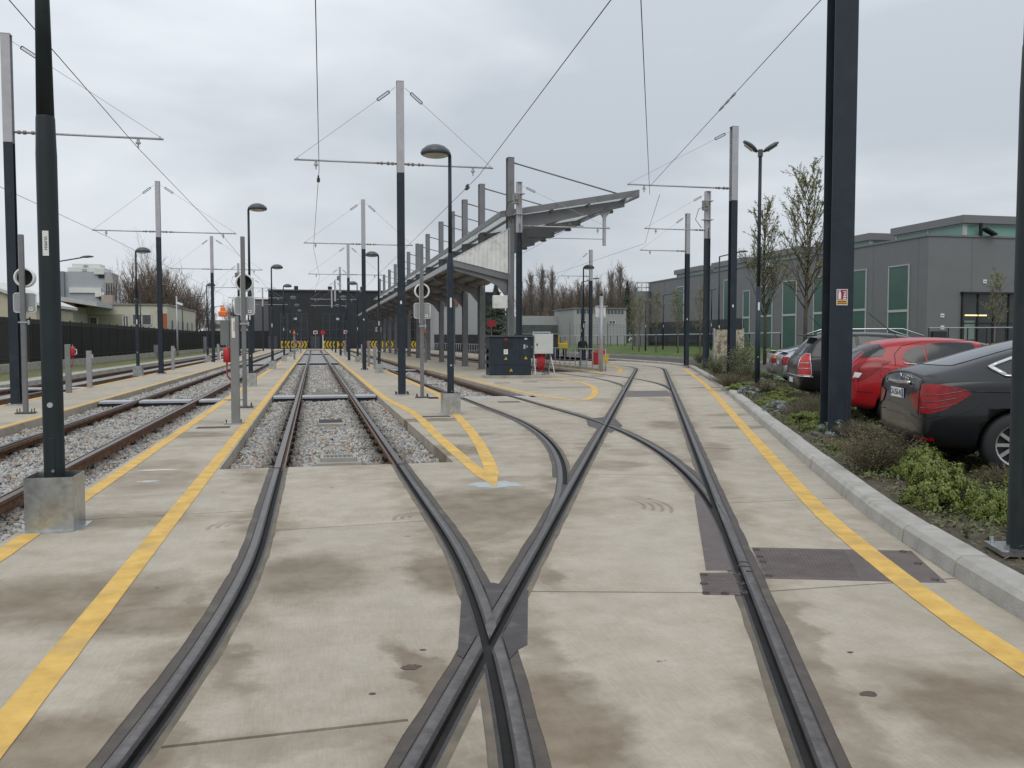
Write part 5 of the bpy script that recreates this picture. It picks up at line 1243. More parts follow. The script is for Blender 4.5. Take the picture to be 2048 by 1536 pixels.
def d_gt(t, body, decal, strip_on, cast):
    for md in ('cr', 'cl'):
        o = decal('tail_lamp', md, [(.35,.84),(.37,.78),(.43,.71),(.55,.66),(.70,.66),(.82,.71),(.92,.80),(.99,.87),(.94,.92),(.78,.96),(.56,.97),(.54,.88)], TAILR, .010)
        for z in (.72, .79, .86): strip_on('lamp_strip', md, [(.58+.1*(z-.7), z), (.72, z-.01), (.90+(z-.72)*.5, z+.05)], .005, TAILD, .012, o)
        strip_on('lamp_seam', md, [(.545,.64),(.548,1.0)], .006, BLACK, .013, o)
        decal('reflector', md, [(.50,.36),(.72,.37),(.71,.405),(.49,.395)], TAILR, .008)
        strip_on('panel_gap', md, [(1.05,.90),(1.5,.90)], .006, BLACK, .001)
        strip_on('panel_gap', md, [(.36,.62),(.7,.58),(1.0,.70),(1.08,.78)], .005, BLACK, .001)
    for md in ('right', 'left'):
        g = decal('side_window', md, [(.74,1.14),(1.0,1.24),(1.5,1.36),(2.35,1.42),(2.35,1.03),(1.1,1.05),(.86,1.07)], GLASSC, .006)
        strip_on('window_trim', md, [(2.35,1.435),(1.5,1.375),(1.0,1.255),(.72,1.15),(.84,1.06),(1.1,1.04),(2.35,1.02)], .016, CHROME, .008)
        strip_on('window_trim', md, [(1.0,1.25),(.73,1.15),(.85,1.065)], .024, CHROME, .008)
        decal('side_window', md, [(2.45,1.03),(3.35,1.02),(3.0,1.38),(2.45,1.42)], GLASSC, .006)
        strip_on('door_gap', md, [(2.4,.3),(2.4,1.0)], .005, BLACK, .001); strip_on('door_gap', md, [(1.35,.75),(1.5,.95),(1.5,1.04)], .005, BLACK, .001)
        strip_on('shoulder_crease', md, [(.5,.90),(1.5,.885),(3.8,.87)], .008, paint('gt_grey', (.007, .0075, .010), .0, .3), .000)
    decal('rear_window', 'rear', [(-.52,1.16),(.52,1.16),(.42,1.46),(-.42,1.46)], mat('tinted_rear_glass', (.06, .065, .075), .08, 0, .1, 3, spec=.9), .005)
    strip_on('boot_gap', 'rear', [(-.66,1.03),(-.2,1.075),(.2,1.075),(.66,1.03)], .006, BLACK, .001)
    strip_on('chrome_bar', 'rear', [(-.42,.965),(0,.955),(.42,.965)], .022, CHROME, .012)
    h, n = cast('rear', .0, 1.02)
    mb = MB(); mb.cyl((h.x-.004, 0, 1.02), (h.x-.014, 0, 1.02), .042, n=20); o = mb.build('roundel_badge', CHROME, t)
    mb = MB(); mb.cyl((h.x-.013, 0, 1.02), (h.x-.016, 0, 1.02), .028, n=16); mb.build('roundel_centre', BLUE, o)
    h, n = cast('rear', -.27, 1.015)
    textmesh('530 d', .075, 'model_lettering', CHROME, t, Matrix.Translation((h.x-.008, -.30, 1.015)) @ Matrix.Rotation(R(-83), 4, 'Z') @ Matrix.Rotation(R(90), 4, 'X'), thick=.003)
    plate(t, cast, .84, 'CA-256-AG')
    decal('bumper_trim', 'rear', [(-.55,.30),(.55,.30),(.6,.36),(-.6,.36)], BLACK, .006)
make_car('gt', 'dark grey hatchback with red tail lamps and chrome bar, beside the bed lamp post', (6.60, 8.90), HEAD, S_gt, paint('gt_grey', (.007, .0075, .010), .0, .3), (.95, 4.02), .34, 10, d_gt)
S_co = [(0,.42,.85,.70,.98,.52,.66),(.08,.30,.98,.79,1.12,.58,.74),(.3,.25,1.02,.84,1.34,.56,.78),(.6,.23,1.0,.855,1.44,.56,.79),(1.2,.2,.95,.855,1.49,.57,.80),(2.0,.2,.92,.855,1.47,.57,.80),(2.6,.2,.92,.855,1.30,.60,.79),
        (3.1,.2,.92,.85,1.02,.64,.77),(3.6,.22,.82,.82,.88,.55,.70),(3.92,.25,.70,.72,.74,.45,.60),(4.0,.34,.60,.60,.62,.35,.50)]
def d_co(t, body, decal, strip_on, cast):
    for md in ('cr', 'cl'):
        o = decal('tail_lamp', md, [(.46,.74),(.66,.75),(.80,.85),(.90,.97),(.98,1.08),(.80,1.11),(.60,1.06),(.45,.93)], TAILR, .010)
        decal('reverse_lamp', md, [(.55,.79),(.64,.80),(.68,.88),(.58,.90)], WHITE, .013, o)
        decal('rear_window_side', md, [(.56,1.13),(.86,1.17),(.86,1.28),(.72,1.37),(.60,1.35)], GLASSC, .006)
    for md in ('right', 'left'):
        decal('side_window', md, [(.83,1.13),(.93,1.28),(1.18,1.36),(1.22,1.03),(1.0,1.04)], GLASSC, .006)
        decal('side_window', md, [(1.25,1.03),(1.22,1.37),(1.55,1.40),(2.0,1.39),(2.03,1.0)], GLASSC, .006)
        decal('side_window', md, [(2.13,1.0),(2.11,1.38),(2.35,1.33),(2.75,1.04),(2.74,.98)], GLASSC, .006)
        strip_on('window_trim', md, [(.85,1.05),(1.2,1.015),(2.03,.985)], .010, CHROME, .008)
        strip_on('door_gap', md, [(.72,.95),(.72,1.2),(.85,1.34),(1.2,1.42),(2.05,1.43)], .005, BLACK, .001)
        strip_on('door_gap', md, [(2.07,.3),(2.07,1.40)], .005, BLACK, .001); strip_on('door_gap', md, [(1.05,.62),(.98,.8),(.80,1.0)], .005, BLACK, .001)
        strip_on('fuel_flap', md, [(.55+.09*math.cos(a), .88+.09*math.sin(a)) for a in np.linspace(0, 2*math.pi, 17)], .003, BLACK, .001)
        strip_on('side_moulding', md, [(.1,.58),(.35,.57)], .008, BLACK, .003)
    decal('rear_window', 'rear', [(-.55,1.06),(.55,1.06),(.48,1.36),(-.48,1.36)], GLASSC, .006)
    strip_on('tailgate_gap', 'cr', [(.30,.72),(.42,.95),(.55,1.12),(.62,1.30)], .005, BLACK, .001)
    plate(t, cast, .72, '')
    h, n = cast('right', 1.1, 1.38); mb = MB(); mb.tube([(.95, 0, 1.50), (.45, 0, 1.92)], .006, 5); mb.build('aerial', BLACK, t)
make_car('co', 'small red hatchback behind the thick mast with the extinguisher sign', (9.12, 13.86), HEAD, S_co, paint('corsa_red', (.33, .008, .014), 0, .3), (.75, 3.25), .30, 12, d_co)
S_za = [(0,.40,.80,.78,.90,.60,.72),(.08,.30,.95,.86,1.05,.62,.80),(.25,.25,1.03,.90,1.30,.62,.84),(.45,.23,1.04,.90,1.55,.60,.84),(.9,.2,1.02,.90,1.62,.60,.84),(2.2,.2,.98,.90,1.63,.60,.84),(2.9,.2,.97,.90,1.42,.62,.83),
        (3.5,.2,.97,.89,1.05,.68,.82),(4.1,.22,.85,.85,.90,.58,.74),(4.4,.25,.70,.75,.74,.45,.62),(4.47,.34,.60,.62,.62,.35,.50)]
def d_za(t, body, decal, strip_on, cast):
    for md in ('cr', 'cl'):
        o = decal('tail_lamp', md, [(.53,.66),(.84,.64),(.80,.92),(.74,1.12),(.62,1.13),(.55,1.04)], mat('tail_lamp_clear_red', (.40, .035, .035), .22, 0, .25, 14, spec=.4), .012)
        for z in (.80, .92): strip_on('lamp_bar', md, [(.54,z),(.80,z)], .008, CHROME, .016, o)
        strip_on('lamp_frame', md, [(.53,.66),(.84,.64),(.80,.92),(.74,1.12),(.62,1.13),(.55,1.04),(.53,.66)], .008, CHROME, .014, o)
        strip_on('chrome_bar', md, [(.0,.64),(.3,.635),(.53,.63),(.86,.61)], .016, CHROME, .010)
    for md in ('right', 'left'):
        decal('side_window', md, [(.50,1.10),(.72,1.50),(1.25,1.54),(1.28,1.08)], GLASSC, .006)
        decal('side_window', md, [(1.36,1.07),(1.34,1.54),(2.15,1.54),(2.2,1.05)], GLASSC, .006)
        strip_on('window_trim', md, [(.5,1.075),(2.2,1.03),(3.1,1.0)], .010, CHROME, .008)
        mb = MB(); s_ = -1 if md == 'right' else 1; mb.tube([(.45, s_*.57, 1.58), (.75, s_*.57, 1.685), (2.3, s_*.57, 1.69), (2.75, s_*.58, 1.53)], .015, 6); mb.build('roof_rail', CHROME, t, True)
    decal('rear_window', 'rear', [(-.60,1.10),(.60,1.10),(.52,1.48),(-.52,1.48)], GLASSC, .006)
    plate(t, cast, .52, '')
    strip_on('bumper_line', 'rear', [(-.7,.58),(.7,.58)], .008, GREY, .004)
    mb = MB(); mb.tube([(.7, -.2, 1.64), (.35, -.2, 2.0)], .006, 5); mb.build('aerial', BLACK, t)
    mb = MB(); mb.box((.33, 0, 1.55), (.25, 1.1, .03)); mb.build('roof_spoiler', paint('zafira_black', (.006, .006, .007), 0, .34), t, bevel=.01)
    mb = MB(); mb.tube([(.12, .1, 1.10), (.2, -.35, 1.18)], .012, 5); mb.build('rear_wiper', BLACK, t)
make_car('za', 'black people carrier with tall clear red tail lamps and silver roof rails', (10.95, 18.6), HEAD, S_za, paint('zafira_black', (.006, .006, .007), 0, .34), (.85, 3.55), .31, 7, d_za)
S_si = [(0,.40,.78,.74,.88,.56,.68),(.08,.30,.90,.83,1.02,.60,.77),(.3,.25,.96,.87,1.08,.58,.80),(.8,.22,.95,.88,1.20,.54,.81),(1.5,.2,.93,.88,1.39,.53,.82),(2.2,.2,.92,.88,1.43,.53,.82),(2.9,.2,.92,.88,1.25,.57,.81),(3.4,.2,.92,.87,.98,.62,.79),(4.1,.22,.80,.83,.85,.53,.72),(4.42,.25,.66,.73,.70,.42,.60),(4.5,.34,.55,.60,.57,.33,.50)]
def d_si(orange):
    def f(t, body, decal, strip_on, cast):
        for md in ('cr', 'cl'):
            o = decal('tail_lamp', md, [(.42,.70),(.60,.66),(.78,.72),(.90,.84),(.78,.92),(.46,.92)], TAILR, .010)
            if orange: decal('indicator_lamp', md, [(.55,.83),(.80,.82),(.78,.905),(.55,.905)], mat('amber_lamp', (.62, .20, .03), .2, 0, .1, 9), .013, o)
        for md in ('right', 'left'):
            decal('side_window', md, [(1.0,1.0),(1.5,1.28),(1.95,1.34),(1.95,.98)], GLASSC, .006); decal('side_window', md, [(2.03,.98),(2.03,1.34),(2.4,1.32),(3.0,1.0)], GLASSC, .006)
        decal('rear_window', 'rear', [(-.50,1.12),(.50,1.12),(.44,1.34),(-.44,1.34)], GLASSC, .005)
        plate(t, cast, .74, '')
        if not orange:
            h, n = cast('rear', -.3, .9); mb = MB(); mb.box((h.x-.006, -.42, .80), (.006, .1, .12)); mb.build('parking_sticker', mat('sticker_amber', (.5, .25, .05), .5), t)
        mb = MB(); mb.box((.10, 0, 1.075), (.22, 1.2, .03), 0, 0, Matrix.Rotation(R(8), 3, 'Y')); mb.build('tail_spoiler', paint('silver_paint', (.40, .42, .45), .75, .3), t, bevel=.01)
        decal('bumper', 'rear', [(-.72,.50),(.72,.50),(.74,.60),(-.74,.60)], paint('silver_paint', (.40, .42, .45), .75, .3), .02)
    return f
make_car('s1', 'silver liftback parked right beside the black people carrier', (14.2, 24.9), HEAD, S_si, paint('silver_paint', (.40, .42, .45), .75, .3), (.85, 3.5), .30, 9, d_si(False))
make_car('s2', 'silver liftback with amber indicators parked beyond the other silver car', (15.35, 27.6), HEAD, S_si, MATS['silver_paint'], (.85, 3.5), .30, 9, d_si(True))

# ================================================================== PLANTS
def leafmat(name, c1, c2, rough=.6):
    m = bpy.data.materials.new(name); m.use_nodes = True; t = m.node_tree; b = t.nodes['Principled BSDF']; ge = t.nodes.new('ShaderNodeNewGeometry'); rp = t.nodes.new('ShaderNodeValToRGB')
    rp.color_ramp.elements[0].color = (*c1, 1); rp.color_ramp.elements[1].color = (*c2, 1); t.links.new(ge.outputs['Random Per Island'], rp.inputs[0]); t.links.new(rp.outputs[0], b.inputs['Base Color']); b.inputs['Roughness'].default_value = rough
    b.inputs['Subsurface Weight'].default_value = 0.0
    return m
LM = dict(hebe=leafmat('hebe_leaf', (.062, .092, .014), (.215, .250, .044)), twig=leafmat('twiggy_leaf', (.045, .05, .018), (.13, .115, .05)), silver=leafmat('silver_leaf', (.16, .18, .17), (.36, .39, .38)),
          tall=leafmat('olive_leaf', (.05, .065, .025), (.17, .19, .09)), cover=leafmat('cover_leaf', (.036, .062, .013), (.14, .155, .040)), bud=leafmat('spring_leaf', (.11, .13, .03), (.34, .34, .12)), conifer=leafmat('conifer_needle', (.018, .03, .016), (.05, .07, .035)))
BARK = mat('bark', (.085, .072, .055), .9, 0, .3, 8, .5, 30); BARKG = mat('grey_twig', (.17, .145, .125), .9, 0, .3, 2); BARKB = mat('brown_twig', (.15, .112, .088), .9, 0, .3, 2)
MULCH = leafmat('mulch_chip', (.05, .035, .022), (.24, .19, .13))
def quads_mesh(name, C, Nn, size, aspect, m):           # leaf quads: centres C, normals Nn
    n = len(C); up = rng.normal(size=(n, 3)); a = np.cross(Nn, up); a /= np.linalg.norm(a, axis=1)[:, None]+1e-9; b_ = np.cross(Nn, a); b_ /= np.linalg.norm(b_, axis=1)[:, None]+1e-9
    s_ = (size if isinstance(size, np.ndarray) else np.full(n, size))[:, None]
    V = np.stack([C-a*s_*aspect*.2-b_*s_, C+a*s_*aspect, C+a*s_*aspect*.2+b_*s_, C-a*s_*aspect], 1).reshape(-1, 3)
    me = bpy.data.meshes.new(name); me.vertices.add(4*n); me.vertices.foreach_set('co', V.astype(np.float32).ravel())
    me.loops.add(4*n); me.loops.foreach_set('vertex_index', np.arange(4*n, dtype=np.int32)); me.polygons.add(n)
    me.polygons.foreach_set('loop_start', np.arange(0, 4*n, 4, dtype=np.int32)); me.polygons.foreach_set('loop_total', np.full(n, 4, np.int32)); me.update(calc_edges=True); me.materials.append(m); return me
def shrub_meshes(kind, seed):
    r_ = np.random.default_rng(seed); random.seed(seed); st = MB()
    if kind in ('hebe', 'silver'):
        nb = 90 if kind == 'hebe' else 60; C = []; Nn = []
        lob = r_.normal(size=(nb, 3)); lob[:, 2] = abs(lob[:, 2]); lob /= np.linalg.norm(lob, axis=1)[:, None]
        for l in lob:
            rad = .36*(1+r_.uniform(-.22, .16)); c = l*np.array([rad*1.25, rad*1.25, rad]); k = 150 if kind == 'hebe' else 70
            d_ = r_.normal(size=(k, 3)); d_ /= np.linalg.norm(d_, axis=1)[:, None]; C.append(c+d_*np.array([.085, .085, .075])*r_.uniform(.3, 1, (k, 1))); Nn.append(d_+.8*l)
            st.tube([(0, 0, 0), tuple(c*.5), tuple(c*.9)], [.012, .008, .004], 4)
        C = np.concatenate(C); Nn = np.concatenate(Nn); return quads_mesh('foliage', C, Nn, r_.uniform(.012, .022, len(C)), .55, LM[kind]), st.mesh('stems', (BARK,))
    C = []; Nn = []
    ns, h, sp, lv = (170, .62, .55, 34) if kind == 'twig' else (46, 1.35, .42, 60)
    for i in range(ns):
        a = r_.uniform(0, 2*math.pi); q = r_.uniform(0, 1)**.5*sp; hh = h*r_.uniform(.55, 1.0)*(1-.35*(q/sp)); p0 = np.array([math.cos(a)*q*.25, math.sin(a)*q*.25, 0]); p2 = np.array([math.cos(a)*q*1.15+r_.normal()*.05, math.sin(a)*q*1.15+r_.normal()*.05, hh]); p1 = (p0+p2)/2+np.array([0, 0, hh*.12])
        st.tube([tuple(p0), tuple(p1), tuple(p2)], [.006, .004, .002], 3)
        tt = r_.uniform(.25, 1.02, lv)[:, None]; pts = (1-tt)**2*p0+2*tt*(1-tt)*p1+tt*tt*p2+r_.normal(size=(lv, 3))*(.022 if kind == 'twig' else .055); C.append(pts); Nn.append(r_.normal(size=(lv, 3)))
    C = np.concatenate(C); Nn = np.concatenate(Nn); return quads_mesh('foliage', C, Nn, r_.uniform(.008, .016, len(C))*(1 if kind == 'twig' else 2.0), .5, LM[kind]), st.mesh('stems', (BARKB,))
SH = {k: [shrub_meshes(k, 11*i+len(k)) for i in range(2)] for k in ('hebe', 'twig', 'silver', 'tall')}
SLAB = dict(hebe='bright green mounded shrub', twig='brown green twiggy shrub', silver='silver grey leaved low shrub', tall='tall loose olive leaved shrub')
def shrub(kind, label, p, sx, sz, i=0):
    f, s_ = SH[kind][i % 2]
    if kind == 'tall': p = p+Vector((.75, -.3, 0))
    t = thing('shrub', label, 'shrub', (p.x, p.y, .10), random.uniform(0, 6.28), 'shrubs of the kerb side bed'); t.scale = (sx, sx, sz)
    link('foliage', f, t); link('stems', s_, t)
near = [('hebe', 'bright green mounded shrub beside the bed lamp post', 1880, 1018, .62, .95), ('hebe', 'green mounded shrub with brown side under the dark car bumper', 1842, 962, .55, .85), ('hebe', 'small green shrub tucked behind the bed lamp post', 1985, 1040, .42, .6),
        ('twig', 'large brown green twiggy shrub in front of the dark car', 1760, 945, .95, 1.0), ('hebe', 'low green shrub at the foot of the thick mast', 1640, 866, .6, .75), ('silver', 'silver grey low shrub by the kerb before the black car', 1556, 826, .72, .58),
        ('hebe', 'pale green mound behind the silver shrub', 1545, 812, .8, .5), ('hebe', 'green mound under the black car bumper', 1590, 812, .8, .45), ('twig', 'twiggy shrub under the black people carrier', 1625, 842, .8, .75), ('twig', 'twiggy shrub left of the thick mast base', 1610, 830, .7, .7),
        ('silver', 'silver grey shrub at the foot of the twin lamp', 1500, 790, .8, .6), ('hebe', 'green mound beside the twin lamp foot', 1490, 782, 1.0, .6), ('twig', 'brown twiggy shrub beyond the twin lamp', 1540, 790, 1.1, .8), ('twig', 'low twiggy shrub by the red hatchback', 1715, 880, .55, .6),
        ('hebe', 'low green ground shrub right of the thick mast', 1690, 905, .45, .35), ('tall', 'tall olive shrub between the two kerb side masts', 1432, 768, 1.1, 1.35), ('tall', 'tall olive shrub leaning beside the twin channel mast', 1418, 762, 1.0, 1.15), ('tall', 'tall olive shrub right of the kerb side mast', 1446, 770, .8, .8), ('tall', 'loose olive shrub before the farther kerb mast', 1392, 752, 1.1, .8),
        ('twig', 'twiggy shrub along the kerb bend', 1462, 775, 1.2, .9), ('twig', 'twiggy low shrub beneath the silver cars', 1480, 768, 1.3, .8), ('hebe', 'green mound under the silver liftbacks', 1520, 778, 1.2, .55)]
for i, (k, lab, px, py, sx, sz) in enumerate(near): shrub(k, lab, gp(px, py, .1), sx, sz, i)
for i, (a_, b_, sx, sz, lab) in enumerate([(46, 1.0, 1.5, 1.0, 'thin olive shrub on the verge left of the farther kerb mast'), (49.5, 1.3, 1.2, .9, 'olive shrub on the verge by the road'), (53, .9, 1.1, .6, 'low olive shrub where the kerb bends'), (57, 1.1, 1.3, .7, 'low olive shrub along the far kerb')]):
    x, y, h = kpt(a_, b_); shrub('tall', lab, Vector((x, y, .1)), sx, sz, i)
rs_ = random.Random(3); fills = []
for k in range(64):
    sk_ = 5.2+k*.55+rs_.uniform(-.3, .3); x, y, h = kpt(sk_, rs_.uniform(.62, 1.9)); kd = rs_.choice(['hebe', 'twig', 'hebe', 'hebe', 'twig', 'hebe', 'silver']); z_ = rs_.uniform(.30, .62)
    shrub(kd, dict(hebe='low green filler shrub in the kerb side bed', twig='low brownish filler shrub in the kerb side bed', silver='low silver filler shrub in the kerb side bed')[kd], Vector((x, y, .1)), z_*1.3, z_, k)
# ground cover and mulch chips in the bed (uncountable)
n = 60000; ss_ = rng.uniform(0, 1, n)**1.6*52; oo = rng.uniform(.26, 2.2, n); P = np.array([(*kpt(a, b_)[:2], 0) for a, b_ in zip(ss_, oo)])
nz = np.array([mnoise.noise(Vector((p[0]*1.3, p[1]*1.3, 3.0))) for p in P])
K = P[nz > -.22]; K = K+np.stack([np.zeros(len(K)), np.zeros(len(K)), .12+rng.uniform(0, .09, len(K))], 1); Nn = rng.normal(size=(len(K), 3)); Nn[:, 2] = abs(Nn[:, 2])+.6
tag(link('ground_cover', quads_mesh('ground_cover', K, Nn, rng.uniform(.012, .024, len(K)), .6, LM['cover'])), 'low reddish green ground cover spread through the planting bed', 'ground cover', None, 'stuff')
K = P[::4].copy(); K[:, :2] += rng.normal(size=(len(K), 2))*.05; K[:, 2] = .122+rng.uniform(0, .02, len(K)); Nn = rng.normal(size=(len(K), 3))*.35; Nn[:, 2] = 1
tag(link('bark_mulch', quads_mesh('bark_mulch', K, Nn, rng.uniform(.012, .045, len(K)), .18, MULCH)), 'loose bark chips and dry twigs covering the planting bed', 'mulch', None, 'stuff')
# trees ------------------------------------------------------------
def tree_meshes(seed, h, trunk, spread, upright, nlimb, sub, twigs, leaves, leafsize, lm, bark, r0=.10, tw=.006):
    r_ = np.random.default_rng(seed); wood = MB(); fine = MB(); LC = []
    def V3(a): return (float(a[0]), float(a[1]), float(a[2]))
    top = np.array([r_.normal()*.15, r_.normal()*.15, h]); base = np.array([0, 0, 0.]); mid = np.array([r_.normal()*.08, r_.normal()*.08, h*.5])
    wood.tube([V3(base), V3(np.array([0, 0, trunk])), V3(mid), V3((mid+top)/2), V3(top)], [r0, r0*.85, r0*.5, r0*.25, .006], 7)
    for i in range(nlimb):
        f = (i+r_.uniform(0, 1))/nlimb; z = trunk+(h-trunk)*f*.88; a = i*2.4+r_.uniform(-.4, .4)
        ln = spread*(1.15-f*.75)*r_.uniform(.75, 1.15); el = upright*(1+.1*r_.normal()); p0 = np.array([mid[0]*z/h, mid[1]*z/h, z]); d_ = np.array([math.cos(a)*math.cos(el), math.sin(a)*math.cos(el), math.sin(el)])
        ln = ln/max(.35, math.cos(el))*.8; p1 = p0+d_*ln*.5; p2 = p0+d_*ln+np.array([0, 0, ln*.12]); wood.tube([V3(p0), V3(p1), V3(p2)], [r0*.38*(1-f*.6), r0*.2*(1-f*.5), tw], 5)
        for j in range(sub):
            t_ = r_.uniform(.15, 1); q0 = p0+(p2-p0)*t_; b_ = d_+r_.normal(size=3)*.45; b_[2] += .35; b_ /= np.linalg.norm(b_); l2 = ln*.42*r_.uniform(.5, 1.1); q1 = q0+b_*l2; fine.tube([V3(q0), V3((q0+q1)/2+r_.normal(size=3)*.03), V3(q1)], [tw*1.3, tw, tw*.6], 3)
            for k in range(twigs):
                u = r_.uniform(.2, 1); w0 = q0+(q1-q0)*u; c = b_+r_.normal(size=3)*.55; c[2] += .25; c /= np.linalg.norm(c); w1 = w0+c*l2*.45*r_.uniform(.4, 1.1); fine.tube([V3(w0), V3(w1)], [tw*.8, tw*.5], 3)
                if leaves:
                    for _ in range(leaves): LC.append(w0+(w1-w0)*r_.uniform(.2, 1.05)+r_.normal(size=3)*.03)
    lme = None
    if leaves:
        LC = np.array(LC); lme = quads_mesh('leaves', LC, r_.normal(size=(len(LC), 3)), r_.uniform(.6, 1.2, len(LC))*leafsize, .6, lm)
    return wood.mesh('trunk', (bark,), True), fine.mesh('crown', (bark,)), lme
def tree(name, label, p, ms, s_=1.0, group=None, rz=None, cat='tree', sx=None):
    t = thing(name, label, cat, p, random.uniform(0, 6.28) if rz is None else rz, group); t.scale = (sx or s_, sx or s_, s_)
    link('trunk', ms[0], t); c = link('crown', ms[1], t)
    if ms[2]: link('leaves', ms[2], c)
    return t
pear = [tree_meshes(3, 9.6, 2.6, 1.5, R(60), 42, 8, 5, 3, .042, LM['bud'], BARK, .11, .010), tree_meshes(9, 9.6, 2.6, 1.4, R(61), 40, 8, 5, 3, .042, LM['bud'], BARK, .11, .010)]
p = atY(1610, 690, 40.5); tree('pear_tree', 'slender budding tree beside the thick mast before the grey hall', (p.x, p.y, .15), pear[0], 1.07, 'budding trees before the grey hall')
p = atY(1530, 690, 45.0); tree('pear_tree', 'slender budding tree behind the twin headed lamp', (p.x, p.y, .15), pear[1], .95, 'budding trees before the grey hall')
sml = [tree_meshes(21, 5.2, 1.3, .75, R(63), 24, 6, 4, 3, .035, LM['bud'], BARKG, .05, .009), tree_meshes(23, 5.0, 1.2, .8, R(60), 24, 6, 4, 3, .035, LM['bud'], BARKG, .05, .009)]
for i, (px, Y, lab) in enumerate([(1400, 62, 'young budding tree nearest the twin channel mast on the lawn'), (1356, 64, 'young budding tree between the kerb masts on the lawn'), (1312, 68, 'young budding tree beside the pale camera post on the lawn'), (1278, 72, 'young budding tree before the grey silo'), (1265, 84, 'young budding tree at the silo foot near the fence')]):
    p = atY(px, 690, Y); tree('young_tree', lab, (p.x, Y, .5), sml[i % 2], 1.0, 'young trees on the lawn')
p = atY(1990, 640, 45); tree('young_tree', 'young leafy tree in front of the lit entrance of the grey hall', (p.x, 45, .6), sml[0], 1.0, 'young trees on the lawn')
p = atY(1605, 690, 60)
bare = [tree_meshes(31, 15, 1, 2.1, R(74), 70, 9, 5, 0, 0, None, BARKG, .2, .016), tree_meshes(33, 14, 1, 2.6, R(70), 60, 9, 5, 0, 0, None, BARKB, .2, .016), tree_meshes(37, 13, 1.5, 5.0, R(58), 70, 12, 6, 0, 0, None, BARKB, .28, .018)]
random.seed(5)
for i, (px, Y, ht, v) in enumerate([(1062, 175, 15.5, 0), (1085, 180, 17, 0), (1104, 172, 16, 0), (1126, 185, 13, 1), (1140, 178, 12, 1), (1158, 190, 14, 1), (1172, 180, 13, 1), (1196, 176, 14, 0), (1222, 186, 17, 0), (1240, 180, 18, 0), (1256, 190, 15, 1), (1050, 190, 11, 1), (1110, 195, 11, 1), (1185, 195, 11, 1), (1270, 185, 14, 0)]+[(1045+11*k, 196+(k*7) % 13, 9+((k*5) % 7)*.55, 2 if k % 2 else 1) for k in range(21)]):
    p = atY(px, 690, Y); tree('bare_tree', 'bare upright tree in the row behind the white office block', (p.x, Y, 0), bare[v], ht/(15 if v == 0 else 14 if v == 1 else 13), 'bare trees behind the yard')
for i, (px, Y, ht, v, lab) in enumerate([(268, 150, 10.5, 2, 'broad bare tree at the left of the clump behind the beige building'), (300, 158, 11.5, 2, 'tallest broad bare tree in the middle of the clump behind the beige building'), (338, 150, 10, 2, 'broad bare tree right of the middle of the beige building'), (372, 160, 9, 2, 'bare tree at the right end of the beige building'), (320, 165, 11.5, 2, 'bare tree at the back of the clump behind the beige building'), (395, 175, 9, 2, 'small bare tree beyond the beige building end'), (425, 185, 8, 1, 'small bare tree near the depot corner'), (505, 190, 8, 1, 'small bare tree beside the grey annex of the depot'), (470, 200, 8, 2, 'small round bare tree beyond the boundary fence')]):
    p = atY(px, 690, Y); tree('bare_tree', lab, (p.x, Y, 0), bare[v], ht/(13 if v == 2 else 14), 'bare trees on the left')
def conifer(seed, h, w):
    r_ = np.random.default_rng(seed); n = 5200; f = r_.uniform(.04, 1, n)**.8; z = h*f; rad = w*(1-f)**.8*(.85+.15*np.sin(f*43+np.sin(f*17))); a = r_.uniform(0, 2*math.pi, n); q = rad*r_.uniform(.45, 1, n)
    C = np.stack([np.cos(a)*q, np.sin(a)*q, z-q*.25], 1); Nn = np.stack([np.cos(a), np.sin(a), np.full(n, .9)], 1)+r_.normal(size=(n, 3))*.4
    wood = MB(); wood.cyl((0, 0, 0), (0, 0, h), .2, .02, 8); return wood.mesh('trunk', (BARK,)), quads_mesh('crown', C, Nn, r_.uniform(.10, .30, n), .3, LM['conifer']), None
con = [conifer(1, 13, 2.6), conifer(2, 9, 2.4)]
for px, Y, v, s_, lab in [(1254, 165, 0, 1.0, 'dark conifer beside the grey silo'), (992, 120, 1, 1.05, 'dark conifer seen between the end column and the canopy'), (975, 128, 1, .8, 'low dark conifer behind the electric cabinet'), (1004, 125, 1, .85, 'dark conifer beside the white pole box'), (1160, 200, 0, .8, 'dark conifer among the bare trees behind the yard')]:
    p = atY(px, 690, Y); tree('conifer', lab, (p.x, Y, 0), con[v], s_, 'conifers behind the yard')
# ================================================================== BUILDINGS
HALLG = mat('hall_grey_cladding', (.158, .160, .166), .6, 0, .06, .8, .05, 8); HALLD = mat('hall_dark_base', (.022, .024, .028), .5, 0, .15, 2)
GREENP = mat('green_polycarbonate', (.045, .105, .082), .35, 0, .12, .8); FRAME = mat('pale_frame', (.42, .44, .44), .5, 0, .05, 3)
GREENR = mat('green_rooflight', (.16, .31, .26), .4, 0, .1, .8)
X0, Y0, ZB, ZT = 37.6, 48.0, .9, 8.05
hall = thing('industrial_hall', 'long grey industrial hall with tall green windows and roof lanterns', 'building', (X0, Y0, ZB))
hz = ZT-ZB
mb = MB(); mb.box((15, 23.5, hz/2), (30, 47, hz)); mb.build('wall', HALLG, hall)
mb = MB(); mb.box((15, 23.5, hz+.06), (30.14, 47.14, .12)); mb.build('parapet_cap', GREY, hall)
